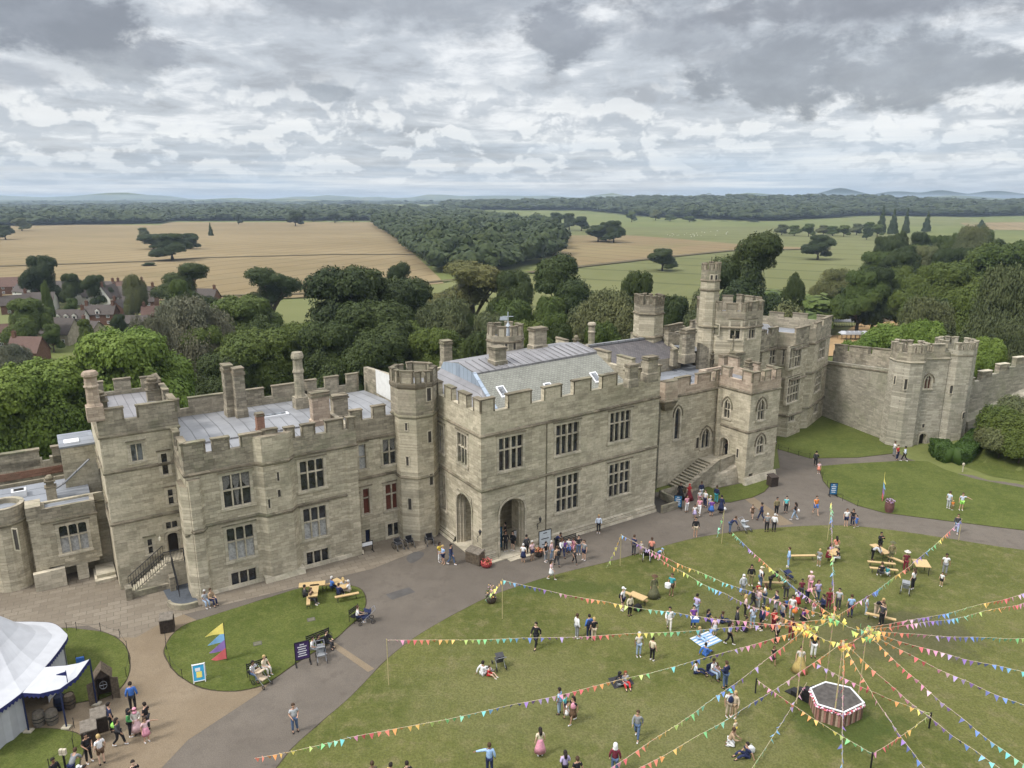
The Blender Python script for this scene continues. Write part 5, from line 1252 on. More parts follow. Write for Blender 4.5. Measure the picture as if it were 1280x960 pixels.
def tree(cx, top, wpx, Y, kind, leaf, label=None, base=None, group=None, name=None, cat='tree', wide=1.0):
 """cx, top, wpx as seen in the survey; Y distance or base row of an isolated tree"""
 global tree_n
 if base is not None:
  X, Y = gp(cx, base, -10)
 for _ in range(3):
  X, _y, zt = atY(cx, top, Y); g0 = hgt(X, Y)
 H = zt-g0; zc = Y*_c-(g0+H*.6-CAMH)*_s; Wd = wpx/FPX*zc*(1.3 if kind == 'open' else 1)
 H = max(H, 1.0)
 cm, tm = PROTO[kind][tree_n % len(PROTO[kind])]; tree_n += 1
 nm = name or {'oak': 'broadleaf_tree', 'open': 'old_oak_tree', 'tall': 'tall_tree', 'willow': 'willow_tree', 'conifer': 'conifer_tree', 'bush': 'bush'}[kind]
 r = empty(nm, (X, Y, g0), (tree_n*2.1) % 6.28); r.scale = (Wd, Wd*wide, H)
 c = link('crown', cm, r); c.material_slots[0].link = 'OBJECT'; c.material_slots[0].material = LM[leaf]
 link('trunk', tm, r)
 tag(r, label, cat, group); return r
# --- trees one can single out (top row, width) ----
T = tree
T(150, 408, 165, 116, 'oak', 'lime', 'big bright lime-green tree rising behind the square west tower')
T(48, 448, 170, 108, 'oak', 'lime', 'broad yellow-green tree spreading behind the low west wing')
T(205, 462, 75, 118, 'oak', 'lime', 'small lime-green tree between the west tower chimneys')
T(-40, 520, 120, 108, 'oak', 'lime', 'yellow-green tree at the far left edge behind the low wing')
T(232, 370, 105, 165, 'willow', 'grey', 'silvery grey willow right of the village roofs')
T(192, 395, 60, 150, 'willow', 'grey', 'grey-leaved willow beside the village with dark gaps')
T(300, 368, 110, 185, 'oak', 'mid', 'round green tree behind the west wing roof')
T(325, 410, 125, 148, 'oak', 'mid', 'large green tree behind the pair of tall chimneys')
T(275, 440, 95, 140, 'oak', 'dark', 'dark low tree behind the left chimneys of the wing')
T(432, 330, 148, 172, 'oak', 'dark', 'very large dark oak towering over the wing roof')
T(503, 345, 118, 182, 'oak', 'dark', 'dark broad oak right of the tallest dark oak')
T(462, 374, 135, 160, 'oak', 'dark', 'dark spreading tree filling the gap below the two biggest oaks')
T(410, 400, 105, 150, 'oak', 'dark', 'dark tree directly behind the octagonal chimney')
T(475, 412, 110, 145, 'oak', 'dark', 'dark green tree behind the octagonal stair tower')
T(560, 372, 95, 175, 'willow', 'sage', 'sage-green willow behind the hall roof chimney')
T(540, 408, 80, 150, 'oak', 'mid', 'mid-green tree left of the lone square chimney')
T(590, 324, 90, 250, 'open', 'olive', 'olive-brown oak at the corner of the dark wood')
T(640, 336, 62, 240, 'oak', 'dark', 'dark round tree right of the olive-brown oak')
T(505, 328, 42, 250, 'open', 'dark', 'thin open-crowned tree standing against the wheat field')
T(335, 333, 62, 270, 'open', 'dark', 'wide old tree with gaps in front of the wheat')
T(228, 328, 55, 290, 'open', 'dark', 'old tree with layered branches above the village')
T(222, 348, 34, 250, 'oak', 'mid', 'compact green tree beneath the layered old tree')
T(165, 343, 30, 290, 'willow', 'sage', 'small feathery tree by the village edge')
T(47, 318, 46, 335, 'oak', 'dark', 'big dark round tree behind the village houses')
T(86, 341, 30, 330, 'oak', 'dark', 'dark tree right of the big round one above the roofs')
T(118, 343, 34, 330, 'oak', 'dark', 'purple-dark tree row behind the white gabled houses', group=None)
T(56, 352, 15, 268, 'tall', 'mid', 'upright green tree beside the brown village roofs')
T(30, 372, 60, 236, 'oak', 'mid', 'leafy tree hiding the lower left village houses')
T(640, 372, 80, 172, 'oak', 'mid', 'green tree behind the clock turret weather vane')
T(660, 398, 80, 148, 'oak', 'mid', 'bright green tree right of the clock turret')
T(712, 318, 82, 205, 'open', 'dark', 'tall dark oak with ragged crown above the hall roof')
T(688, 368, 60, 180, 'oak', 'mid', 'green tree below the ragged dark oak')
T(762, 362, 105, 168, 'willow', 'sage', 'pale sage willow left of the hexagonal watch tower')
T(800, 336, 55, 190, 'oak', 'dark', 'dark domed tree above the pale sage willow')
T(842, 367, 62, 175, 'oak', 'dark', 'dark green tree between watch tower and great tower')
T(752, 400, 66, 150, 'oak', 'mid', 'low green tree behind the octagonal stone finial')
T(604, 412, 60, 148, 'oak', 'dark', 'dark tree left of the clock turret')
T(700, 402, 50, 150, 'oak', 'dark', 'small dark tree behind the brick-fronted chimney')
T(941, 289, 82, 205, 'open', 'dark', 'great dark spreading oak right of the slender turret')
T(985, 385, 50, 170, 'bush', 'sage', 'sage bush below the great spreading oak')
T(884, 372, 40, 195, 'bush', 'sage', 'pale bush left of the great tower')
T(995, 343, 34, 240, 'tall', 'dark', 'narrow dark tree standing right of the great oak')
T(1048, 336, 62, 320, 'willow', 'olive', 'olive tree above the arena fence')
T(1066, 350, 72, 318, 'oak', 'dark', 'dark tree over the tournament arena')
T(1122, 345, 72, 315, 'oak', 'dark', 'dark green tree right of the arena fence')
T(1122, 403, 100, 142, 'oak', 'lime', 'bright lime-green tree just behind the curtain wall')
T(1160, 398, 70, 138, 'oak', 'lime', 'lime-green tree directly behind the gatehouse')
T(1070, 424, 60, 140, 'oak', 'lime', 'low lime-green bush beyond the curtain wall corner')
T(1156, 371, 78, 165, 'willow', 'sage', 'pale domed willow behind the lime trees')
T(1236, 420, 62, 128, 'oak', 'lime', 'yellow-green tree right of the gatehouse')
T(1215, 357, 70, 175, 'oak', 'mid', 'rounded mid-green tree above the gatehouse')
T(1262, 332, 95, 150, 'willow', 'sage', 'tall pale willow at the right edge')
T(1275, 400, 70, 140, 'willow', 'sage', 'lower pale willow at the right edge')
T(1190, 325, 90, 225, 'oak', 'mid', 'wide green tree above the pale domed willow')
T(1255, 302, 100, 255, 'oak', 'mid', 'wide green tree high on the right edge')
T(1150, 342, 60, 240, 'oak', 'mid', 'round green tree left of the wide green one')
T(1115, 298, 42, 400, 'oak', 'dark', 'dark round-headed tree at the meadow edge')
T(1215, 282, 45, 430, 'willow', 'sage', 'pale round tree before the far stubble field')
T(1150, 305, 50, 380, 'oak', 'mid', 'green tree among the riverside trees right of the meadow', group=None)
T(1105, 259, 11, 640, 'conifer', 'dark', 'leftmost of the tall dark conifers beyond the meadow', base=292)
T(1119, 262, 12, 640, 'conifer', 'dark', 'second tall dark conifer beyond the meadow', base=293)
T(1135, 262, 9, 640, 'conifer', 'dark', 'third tall dark conifer, the slimmest beyond the meadow', base=292)
T(1161, 265, 10, 600, 'conifer', 'dark', 'lone dark conifer right of the group of three', base=290)
T(1228, 275, 14, 600, 'conifer', 'dark', 'small dark conifer near the right edge fields', base=288)
T(12, 430, 46, 190, 'willow', 'grey', 'grey-green tree at the left edge below the village')
T(62, 404, 26, 232, 'oak', 'mid', 'small green tree in front of the barn-like house')
T(104, 398, 20, 238, 'oak', 'mid', 'small green garden tree below the dormer row')
T(148, 392, 22, 250, 'oak', 'dark', 'dark garden tree between the brick houses')
T(88, 372, 18, 300, 'oak', 'mid', 'little tree between the cottages of the back row')
T(112, 418, 34, 205, 'oak', 'mid', 'leafy tree screening the lower village houses')
for a in ((829, 310, 36, 339, 'round oak alone in the green pasture, dead tree beside it'), (1025, 293, 36, 325, 'dome-shaped oak alone in the meadow on the right'),
          (212, 291, 50, 326, 'widest dark oak standing in the wheat field'), (190, 292, 34, 312, 'dark tree behind the left of the widest wheat-field oak'), (236, 291, 24, 312, 'dark tree behind the right of the widest wheat-field oak'),
          (178, 284, 14, 300, 'small pale tree left in the wheat-field group'), (297, 267, 11, 281, 'small dark tree at the top edge of the wheat'), (368, 263, 20, 283, 'dark round tree in the upper wheat field'),
          (391, 264, 18, 277, 'dark tree at the far wheat edge by the wood'), (418, 264, 17, 279, 'middle dark tree on the far wheat edge'), (441, 263, 14, 278, 'rightmost dark tree on the far wheat edge'),
          (4, 281, 22, 300, 'round tree at the left edge of the wheat'), (25, 272, 20, 289, 'pale round tree in the upper left wheat'), (186, 328, 16, 333, 'low dark bush on the green island in the wheat'),
          (768, 275, 28, 304, 'right-hand dark tree of the clump in the barley'), (748, 281, 30, 303, 'left-hand greener tree of the clump in the barley'), (758, 277, 26, 302, 'middle tree of the clump in the barley'),
          (712, 266, 20, 288, 'dark tree at the tip of the wood by the barley'), (727, 270, 20, 289, 'dark round tree right of the wood tip'), (694, 265, 20, 286, 'dark tree joining the wood to the barley'),
          (1085, 283, 12, 300, 'small bush at the far side of the meadow')):
 T(a[0], a[1], a[2]*1.05, 0, 'oak', 'dark' if 'pale' not in a[4] else 'sage', a[4], base=a[3])
T(262, 279, 6, 0, 'conifer', 'dark', 'slim dark conifer alone in the wheat field', base=295)
hx = [(978, 280), (994, 281), (1012, 279), (1030, 281), (1042, 282), (1056, 281), (1072, 279), (1088, 277), (1098, 280), (820, 262), (838, 268), (862, 270), (884, 273), (921, 276), (942, 276), (960, 278), (905, 277), (790, 264)]
for i, (x_, t_) in enumerate(hx):
 T(x_, t_, 17 if i < 9 else 12+i % 4*2, 0, 'oak', 'mid' if i % 3 else 'sage', 'rounded tree in the line of trees along the far side of the meadow', base=(294 if i < 9 else 276)+(i % 3), group='tree line beyond the meadow')
rr = random.Random(5)
def band(n, x0, x1, topf, Yf, w0, w1, label, group, leaf=('mid', 'dark', 'mid', 'sage'), kinds=('oak', 'oak', 'tall', 'oak')):
 for i in range(n):
  x_ = x0+(x1-x0)*(i+.5+rr.uniform(-.4, .4))/n
  T(x_, topf(x_)+rr.uniform(-4, 4), rr.uniform(w0, w1), Yf(x_)*rr.uniform(.97, 1.03), kinds[i % len(kinds)], leaf[rr.randrange(len(leaf))], label, group=group)
band(9, 1085, 1300, lambda x: 312-(x-1085)*.06, lambda x: 330, 48, 66, 'one of the crowded riverside trees in the upper row on the right', 'upper riverside trees')
band(9, 1070, 1300, lambda x: 334-(x-1070)*.03, lambda x: 262, 50, 70, 'one of the crowded riverside trees in the middle row on the right', 'middle riverside trees', ('mid', 'dark', 'mid', 'mid'))
band(6, 1015, 1130, lambda x: 366, lambda x: 312, 40, 52, 'one of the low dark trees just above the arena', 'trees above the arena', ('dark', 'mid'))
band(7, 1170, 1300, lambda x: 372, lambda x: 200, 50, 66, 'one of the dense trees in the lower row at the right edge', 'lower riverside trees', ('mid', 'dark', 'sage'))
band(9, 240, 560, lambda x: 402+12*math.sin(x*.05), lambda x: 162, 66, 88, 'one of the dense green trees in the river belt behind the west wing', 'river belt trees left', ('mid', 'dark', 'mid'))
band(8, 560, 900, lambda x: 392+6*math.sin(x*.05), lambda x: 172, 50, 70, 'one of the dense green trees in the river belt behind the hall', 'river belt trees middle', ('mid', 'dark', 'sage'))
band(9, 1095, 1235, lambda x: 291-(x-1095)*.02, lambda x: 470, 22, 32, 'one of the small rounded trees along the meadow boundary on the right', 'meadow boundary trees', ('dark', 'mid'))
# --- woods and undergrowth: masses nobody would count ----
def scatter_wood(name, pts, leaf, hmin=12, hmax=17, nleaf=70, rg=None, lsz=.24, core=ICO1):
 rg = np.random.default_rng(len(pts)); Vs, Fq, Ft, o = [], [], [], 0
 variants = []
 for k in range(8):
  L = [(0, 0, .62, .5, .5, .38)]+[(.33*math.cos(i*1.9+k), .33*math.sin(i*1.9+k), .52+.3*((i*.37+k*.2) % 1), .25, .25, .2) for i in range(4)]
  V, F = leaf_cloud(L, nleaf, lsz, rg, jitter=.6); Vc, Fc = cores(L[:3], .93, core); variants.append((np.concatenate([V, Vc]), F, Fc+len(V)))
 for i, (x_, y_, w_) in enumerate(pts):
  V, F, Fc = variants[i % 8]; h = rg.uniform(hmin, hmax)*(1.35 if i % 7 == 0 else 1)*(.8 if i % 5 == 0 else 1); a = rg.uniform(0, 6.28); ca, sa = math.cos(a), math.sin(a)
  X = np.stack([x_+(V[:, 0]*ca-V[:, 1]*sa)*w_, y_+(V[:, 0]*sa+V[:, 1]*ca)*w_, hgt(x_, y_)-.5+V[:, 2]*h], 1)
  Vs.append(X); Fq.append(F+o); Ft.append(Fc+o); o += len(V)
 me = np_mesh(name, np.concatenate(Vs), [np.concatenate(Fq), np.concatenate(Ft)], [LM[leaf]])
 ob = bpy.data.objects.new(name, me); COL.objects.link(ob); return ob
def wood_pts(pxpoly, k=.0125, smin=10, mask=None, ymax=1e9):
 P = [gp(x, y, -10) for x, y in pxpoly]; P = [(x, min(y, ymax)) for x, y in P]
 y0 = min(p[1] for p in P); y1 = max(p[1] for p in P); out = []; Y = y0
 while Y < y1:
  s = max(smin, k*Y); x0 = min(p[0] for p in P); x1 = max(p[0] for p in P)
  n = int((x1-x0)/s)+1
  for i in range(n):
   X = x0+i*s+rr.uniform(-.4, .4)*s; yy = Y+rr.uniform(-.4, .4)*s
   if abs(X) > yy*.80+40: continue
   if pdist(X, yy, P) < 0 and (mask is None or mask(X, yy)): out.append((X, yy, s*1.75))
  Y += s*.95
 return out
w1 = wood_pts([(-120, 285), (200, 279.5), (212, 276.5), (470, 276), (470, 264), (300, 262), (-120, 262)], .0125, 12)
tag(scatter_wood('west_woods', w1, 'far', 13, 19), 'long dark wood along the far edge of the wheat field', 'woods', kind='stuff')
nm2 = lambda X, Y: pnoise(Vector((X/26, Y/38, 2))) > -.28
w2 = wood_pts([(472, 282), (485, 292), (500, 303), (512, 314), (528, 326), (548, 343), (600, 344), (655, 336), (697, 322), (704, 300), (690, 290), (640, 278), (560, 268), (475, 266)], .0125, 9, nm2)
tag(scatter_wood('middle_woods', w2, 'far', 13, 19, 150, lsz=.16, core=ICO2), 'dark wood jutting between the wheat field and the barley', 'woods', kind='stuff')
w3 = wood_pts([(560, 266), (740, 268), (800, 272), (850, 274), (960, 277), (1080, 272), (1200, 273), (1400, 270), (1400, 258.5), (560, 257)], .0125, 12)
tag(scatter_wood('hill_woods', w3, 'far', 15, 23, 90, lsz=.20), 'broad dark wood on the low hill beyond the pastures', 'woods', kind='stuff')
nm_ = lambda X, Y: pnoise(Vector((X/700, Y/260, 5))) > -.02
w4 = wood_pts([(-150, 257), (1430, 258), (1430, 252.2), (-150, 252.2)], .014, 12, nm_)
tag(scatter_wood('distant_treelines', w4, 'far', 14, 22, 30, lsz=.34), 'thin blue-green lines of trees near the horizon', 'woods', kind='stuff')
def belt(name, x0, x1, y0, y1, step, leaf, h0, h1, label, w=1.5):
 pts = []
 Y = y0
 while Y < y1:
  for i in range(int((x1-x0)/step)+1):
   X = x0+i*step+rr.uniform(-.4, .4)*step; yy = Y+rr.uniform(-.4, .4)*step; d = pdist(X, yy, YARD)
   pxx = 640+FPX*X/(yy*_c+46*_s)
   if d > 9 and not (1015 < pxx < 1160 and yy > 148): pts.append((X, yy, step*w))
  Y += step
 o = scatter_wood(name, pts, leaf, h0, h1, 260, lsz=.13, core=ICO2); tag(o, label, 'undergrowth', kind='stuff')
belt('riverside_undergrowth', -95, 95, 95, 176, 8.5, 'mid', 5, 9, 'mass of low green growth on the river bank behind the castle')
belt('right_undergrowth', 110, 260, 130, 330, 13, 'mid', 7, 11, 'mass of low growth between the trees on the right')
def leafy_box(name, pathpx, z0, h, w, leaf, label, cat='hedge', n=5000, size=.22, ground=True):
 P = [Vector((*gp(*p, z0), z0)) for p in pathpx]; rg = np.random.default_rng(len(pathpx)); mb = MB(); Vq = []
 for a, b in zip(P, P[1:]):
  d = (b-a).normalized(); q = Vector((-d.y, d.x, 0))*w/2
  mb.hexa([tuple(a-q), tuple(b-q), tuple(b+q), tuple(a+q)], [tuple(a-q*.9+Vector((0, 0, h))), tuple(b-q*.9+Vector((0, 0, h))), tuple(b+q*.9+Vector((0, 0, h))), tuple(a+q*.9+Vector((0, 0, h)))])
  L = (b-a).length; m_ = int(n*L/sum((y-x).length for x, y in zip(P, P[1:])))
  t = rg.random(m_); s = rg.random(m_); side = rg.integers(0, 3, m_)
  A = np.array(a); D = np.array(b-a); Q = np.array(q)
  pos = A+D*t[:, None]+np.where(side[:, None] == 0, Q*(2*s-1)[:, None], np.where(side[:, None] == 1, -Q, Q)*1.0)
  pos[:, 2] += np.where(side == 0, h, s*h); Vq.append(pos)
 P_ = np.concatenate(Vq); k = len(P_); P_ += rg.normal(0, .05, P_.shape)
 t1 = rg.normal(size=(k, 3)); t1 /= np.linalg.norm(t1, axis=1)[:, None]; t2 = np.cross(t1, rg.normal(size=(k, 3))); t2 /= np.linalg.norm(t2, axis=1)[:, None]
 V = np.stack([P_-t1*size/2, P_-t2*size/2, P_+t1*size/2, P_+t2*size/2], 1).reshape(-1, 3); F = np.arange(4*k).reshape(-1, 4)
 V0 = np.array(mb.v); F0 = np.array(mb.f_quads()) if hasattr(mb, 'f_quads') else np.array([f for f in mb.f if len(f) == 4])
 me = np_mesh(name, np.concatenate([V, V0]), [F, F0+len(V)], [LM[leaf]]); o = bpy.data.objects.new(name, me); COL.objects.link(o); tag(o, label, cat); return o
leafy_box('clipped_hedge', [(1172, 566), (1178, 574), (1190, 579), (1200, 578), (1212, 568), (1222, 556), (1232, 544)], 0, 2.3, 2.6, 'hedge', 'dark clipped hedge curving round the right gate tower', n=9000)
leafy_box('clipped_hedge', [(1222, 534), (1236, 522), (1243, 530)], 0.5, 2.6, 2.4, 'hedge', 'small dark clipped hedge at the foot of the stepped wall', n=3500)
leafy_box('clipped_hedge', [(972, 544), (991, 535)], 0, 1.9, 2.2, 'hedge', 'block of green hedge in the corner beside the porch tower', n=3000)
for i, (x_, t_, w_, Y_) in enumerate([(1252, 510, 44, 106), (1274, 500, 50, 108), (1268, 522, 48, 103), (1240, 528, 32, 106), (1290, 520, 50, 104), (1254, 536, 40, 103), (1280, 540, 44, 101)]):
 T(x_, t_, w_, Y_, 'bush', 'mid' if i % 2 == 0 else 'sage', 'one of the wild shrubs on the mound at the right edge', group='shrubs on the mound', name='shrub', cat='shrub')
# ---- village
M['plaster_white'] = plain('white_plaster', (.60, .58, .54), .9, var=.08, scale=1)
M['brick_house'] = plain('orange_red_brick', (.125, .066, .044), .9, var=.2, scale=2)
M['timber'] = plain('black_timber', (.03, .025, .02), .9)
M['stone_house'] = plain('buff_stone', (.32, .28, .21), .9, var=.2, scale=1)
def house(px, py, w, d, h, yaw, wall, roofm, label, rh=None, chim=1, dorm=0, win=3, timber=False, floors=2):
 w, d, h = w*1.02, d*1.02, h*.9; X, Y = gp(px, py, -10); g0 = hgt(X, Y); r = empty('cottage', (X, Y, g0), R(yaw)); tag(r, label, 'house', 'village houses')
 rh = rh or d*.5; mb = MB()
 mb.poly([(-w/2, -d/2, -.5), (w/2, -d/2, -.5), (w/2, -d/2, h), (-w/2, -d/2, h)]); mb.poly([(w/2, d/2, -.5), (-w/2, d/2, -.5), (-w/2, d/2, h), (w/2, d/2, h)])
 for sx in (-1, 1): P_ = [(sx*w/2, -d/2, -.5), (sx*w/2, d/2, -.5), (sx*w/2, d/2, h), (sx*w/2, 0, h+rh), (sx*w/2, -d/2, h)]; mb.poly(P_ if sx > 0 else P_[::-1])
 if timber:
  for k in range(int(w/1.2)+1): x = -w/2+k*1.2; mb.box(x-.1, x+.1, -d/2-.05, -d/2, 0, h, 1)
  mb.box(-w/2, w/2, -d/2-.06, -d/2, h*.48, h*.48+.2, 1)
 mb.build('wall', [M[wall], M['timber']], r)
 mb = MB(); e = .35
 for sy in (-1, 1):
  a = [(-w/2-e, sy*(d/2+e), h-e*rh/(d/2)), (w/2+e, sy*(d/2+e), h-e*rh/(d/2)), (w/2+e, 0, h+rh), (-w/2-e, 0, h+rh)]; b = [(x, y, z+.18) for x, y, z in a]
  if sy > 0: a, b = a[::-1], b[::-1]
  mb.hexa(a, b)
 ro = mb.build('roof', M[roofm], r)
 for k in range(chim):
  x = (-w/2+.8, w/2-.8, 0)[k % 3]; c = MB(); c.box(x-.5, x+.5, -.4, .4, h, h+rh+1.5); c.box(x-.58, x+.58, -.48, .48, h+rh+1.5, h+rh+1.7); c.lathe([(.16, h+rh+1.7), (.13, h+rh+2.2)], 6, cx=x); c.build('chimney', M['brick_house'], ro)
 for k in range(dorm):
  x = -w/2+(k+1)*w/(dorm+1); c = MB(); c.box(x-.75, x+.75, -d/2-.02, -d/4, h-.1, h+1.2); c.poly([(x-.9, -d/2-.1, h+1.2), (x+.9, -d/2-.1, h+1.2), (x, -d/2-.1, h+2.0)]); c.quad((x-.9, -d/2-.1, h+1.2), (x, -d/2-.1, h+2), (x, -.5, h+2), (x-.9, -.5, h+1.2), 1); c.quad((x, -d/2-.1, h+2), (x+.9, -d/2-.1, h+1.2), (x+.9, -.5, h+1.2), (x, -.5, h+2), 1); c.quad((x-.4, -d/2-.04, h+.2), (x+.4, -d/2-.04, h+.2), (x+.4, -d/2-.04, h+1), (x-.4, -d/2-.04, h+1), 2); c.build('dormer', [M['plaster_white'], M[roofm], M['glass']], ro)
 for f in range(floors):
  for k in range(win):
   x = -w/2+(k+.5)*w/win; z = .9+f*h/2; c = MB(); c.box(x-.55, x+.55, -d/2-.09, -d/2-.02, z, z+1.1); c.quad((x-.42, -d/2-.1, z+.12), (x+.42, -d/2-.1, z+.12), (x+.42, -d/2-.1, z+.98), (x-.42, -d/2-.1, z+.98), 1); c.box(x-.04, x+.04, -d/2-.12, -d/2-.09, z, z+1.1); c.build('window', [M['white_paint'], M['glass']], r)
 return r
house(84, 411, 14, 6, 4.6, 8, 'plaster_white', 'tile_brown', 'long half-timbered cottage row with a line of white dormers', dorm=4, timber=True, chim=2, win=5)
house(72, 428, 16, 7, 4.4, -14, 'stone_house', 'tile_brown', 'big barn-like house with wide brown tiled roof', rh=4.6, chim=1, win=4, floors=1)
house(128, 406, 11, 6, 5.2, 6, 'brick_house', 'tile_brown', 'orange brick house with white dormer below the white gables', dorm=1, chim=2, win=3)
house(150, 402, 6, 8, 5.2, 95, 'brick_house', 'tile_brown', 'narrow brick house with its gable facing the castle', chim=1, win=2)
house(110, 381, 8, 7, 5.0, 60, 'plaster_white', 'tile_brown', 'white gabled cottage left of the pointed white gable', chim=1, win=2)
house(98, 380, 7, 6, 4.6, 70, 'plaster_white', 'tile_brown', 'white cottage furthest left in the row of white gables', chim=1, win=2)
house(78, 372, 18, 8, 4.6, 3, 'brick_house', 'tile_brown', 'house with long dark roof behind the white cottages', chim=2, win=4)
house(138, 384, 9, 7, 5.5, 82, 'plaster_white', 'tile_brown', 'house whose sharp white gable points up amid brown roofs', rh=5, chim=1, win=1)
house(158, 382, 11, 8, 5.2, -8, 'brick_house', 'tile_brown', 'dark-roofed house with tall brick chimney left of the last house', chim=2, win=3)
house(178, 391, 12, 9, 6.2, 12, 'brick_house', 'tile_brown', 'largest dark-roofed brick house with roof light and tall stacks', rh=5.6, chim=2, win=3)
house(38, 452, 9, 6, 4.0, -4, 'brick_house', 'tile_red', 'red-roofed house with white dormer at lower left of village', rh=4.0, dorm=1, chim=1, win=2)
house(8, 368, 14, 8, 5.0, 20, 'brick_house', 'tile_red', 'red-brown roofed house at the left edge above the trees', chim=1, win=3)
house(34, 374, 9, 7, 4.6, -20, 'plaster_white', 'tile_brown', 'small brown-roofed cottage left of the half-timbered row', chim=1, win=2)
house(245, 384, 20, 8, 4.8, -4, 'brick_house', 'tile_brown', 'long low roof half hidden behind the grey willow', chim=3, win=5)
house(172, 413, 8, 5, 3.4, 4, 'stone_house', 'tile_brown', 'little buff stone outbuilding right of the half-timbered row', chim=0, win=2, floors=1)
house(52, 388, 12, 7, 4.8, 12, 'plaster_white', 'tile_brown', 'white cottage behind the upright tree left of the dormer row', chim=1, win=3)
house(134, 371, 10, 7, 4.6, -12, 'brick_house', 'tile_brown', 'brown-roofed house in the back row above the white gables', chim=2, win=2)
house(165, 371, 12, 7, 4.8, 16, 'brick_house', 'tile_red', 'reddish roofed house in the back row before the wheat', chim=2, win=3)
house(22, 392, 11, 7, 4.8, 35, 'brick_house', 'tile_brown', 'brick cottage with steep roof at the left of the village', chim=1, win=2)
house(116, 424, 8, 6, 3.8, -25, 'stone_house', 'tile_brown', 'small stone cottage in front of the orange brick house', chim=1, win=2)
house(196, 404, 9, 6, 4.2, 20, 'brick_house', 'tile_red', 'red-roofed cottage beside the grey willow', chim=1, win=2)
house(14, 432, 9, 7, 4.2, 30, 'brick_house', 'tile_red', 'brick house partly hidden by trees at the lower left', chim=1, win=2)
# ---- tournament ground
def tent_row(px0, px1, py, n, label):
 for k in range(n):
  t = (k+.5)/n; X, Y = gp(px0+(px1-px0)*t, py, -10); z = hgt(X, Y)+.2
  if k == 0:
   r = empty('market_tent', (X, Y, z)); mb = MB(); mb.quad((-1.7, -1.5, 2.2), (1.7, -1.5, 2.2), (1.3, 0, 3.1), (-1.3, 0, 3.1)); mb.quad((1.7, 1.5, 2.2), (-1.7, 1.5, 2.2), (-1.3, 0, 3.1), (1.3, 0, 3.1)); mb.poly([(-1.7, 1.5, 2.2), (-1.7, -1.5, 2.2), (-1.3, 0, 3.1)]); mb.poly([(1.7, -1.5, 2.2), (1.7, 1.5, 2.2), (1.3, 0, 3.1)]); mb.box(-1.7, 1.7, -1.52, -1.48, 1.9, 2.2)
   mb.build('canopy', M['canvas'], r)
   mb = MB()
   for sx in (-1.6, 1.6):
    for sy in (-1.4, 1.4): mb.tube([(sx, sy, 0), (sx, sy, 2.2)], .05, 5)
   mb.build('tent_frame', M['iron'], r); src = r
  else: r = copy_tree(src); r.location = (X, Y, z)
  tag(r, label, 'tent', label.split(' tent')[0]+' tents')
M['canvas'] = plain('white_canvas', (.42, .43, .45), .85, var=.04, scale=1.5)
tent_row(1042, 1075, 409, 8, 'one of the white tents in the far row of the tournament ground')
tent_row(1052, 1080, 425, 5, 'one of the white tents in the near row of the tournament ground')
X0, Y0 = gp(1083, 405, -10); X1, Y1 = gp(1118, 402, -10); mb = MB(); mb.hexa([(X0, Y0, -11), (X1, Y1, -11), (X1, Y1+.2, -11), (X0, Y0+.2, -11)], [(X0, Y0, -6.6), (X1, Y1, -6.6), (X1, Y1+.2, -6.6), (X0, Y0+.2, -6.6)])
for k in range(12):
 t = k/11; mb.box(X0+(X1-X0)*t-.1, X0+(X1-X0)*t+.1, Y0+(Y1-Y0)*t-.2, Y0+(Y1-Y0)*t-.02, -11, -6.5)
tag(mb.build('arena_fence', plain('pale_boards', (.36, .33, .27), .9, scale=.6, var=.2)), 'tall pale boarded fence at the end of the sandy arena', 'fence')
shp = MB(); shp.lathe([(.05, .45), (.28, .5), (.36, .7), (.3, .95), (.05, 1.05)], 8, sx=1.6); shp.lathe([(.05, .75), (.14, .85), (.13, 1.0), (.04, 1.12)], 6, 1, cx=.72)
for sx in (-.3, .3):
 for sy in (-.14, .14): shp.tube([(sx, sy, 0), (sx, sy, .55)], .05, 5, 1)
shm = shp.mesh('sheep', [plain('fleece', (.62, .60, .54), .95), plain('sheep_face', (.35, .32, .28), .9)], True)
for k in range(28):
 px_s = rr.uniform(832, 912); py_s = 296-(px_s-832)*.05+rr.uniform(-3.5, 2.5); X, Y = gp(px_s, py_s, -10)
 tag(link('sheep', shm, None, (X, Y, hgt(X, Y)+.45), rr.uniform(0, 6.28)), 'white sheep in the scattered flock grazing the distant pasture', 'sheep', 'flock of sheep')
# ---- people
S_ = 1.34   # survey units per metre for everything of human size
def skin_mesh(name, verts, edges, radii, mats, sub=1, root=0):
 me = bpy.data.meshes.new(name+'_cage'); me.from_pydata(verts, edges, [])
 o = bpy.data.objects.new(name+'_cage', me); COL.objects.link(o)
 sm = o.modifiers.new('skin', 'SKIN'); 
 lay = me.skin_vertices[0] if me.skin_vertices else None
 if lay is None: me.skin_vertices.new() if hasattr(me.skin_vertices, 'new') else None; lay = me.skin_vertices[0]
 for i, r in enumerate(radii):
  lay.data[i].radius = r if isinstance(r, tuple) else (r, r); lay.data[i].use_root = (i == root)
 sm.use_smooth_shade = True; sm.branch_smoothing = .5
 ss = o.modifiers.new('sub', 'SUBSURF'); ss.levels = sub; ss.render_levels = sub
 dg = bpy.context.evaluated_depsgraph_get(); ev = o.evaluated_get(dg)
 out = bpy.data.meshes.new_from_object(ev, depsgraph=dg); out.name = name; out.materials.clear()
 for m in mats: out.materials.append(m)
 bpy.data.objects.remove(o); bpy.data.meshes.remove(me); return out
V3 = Vector
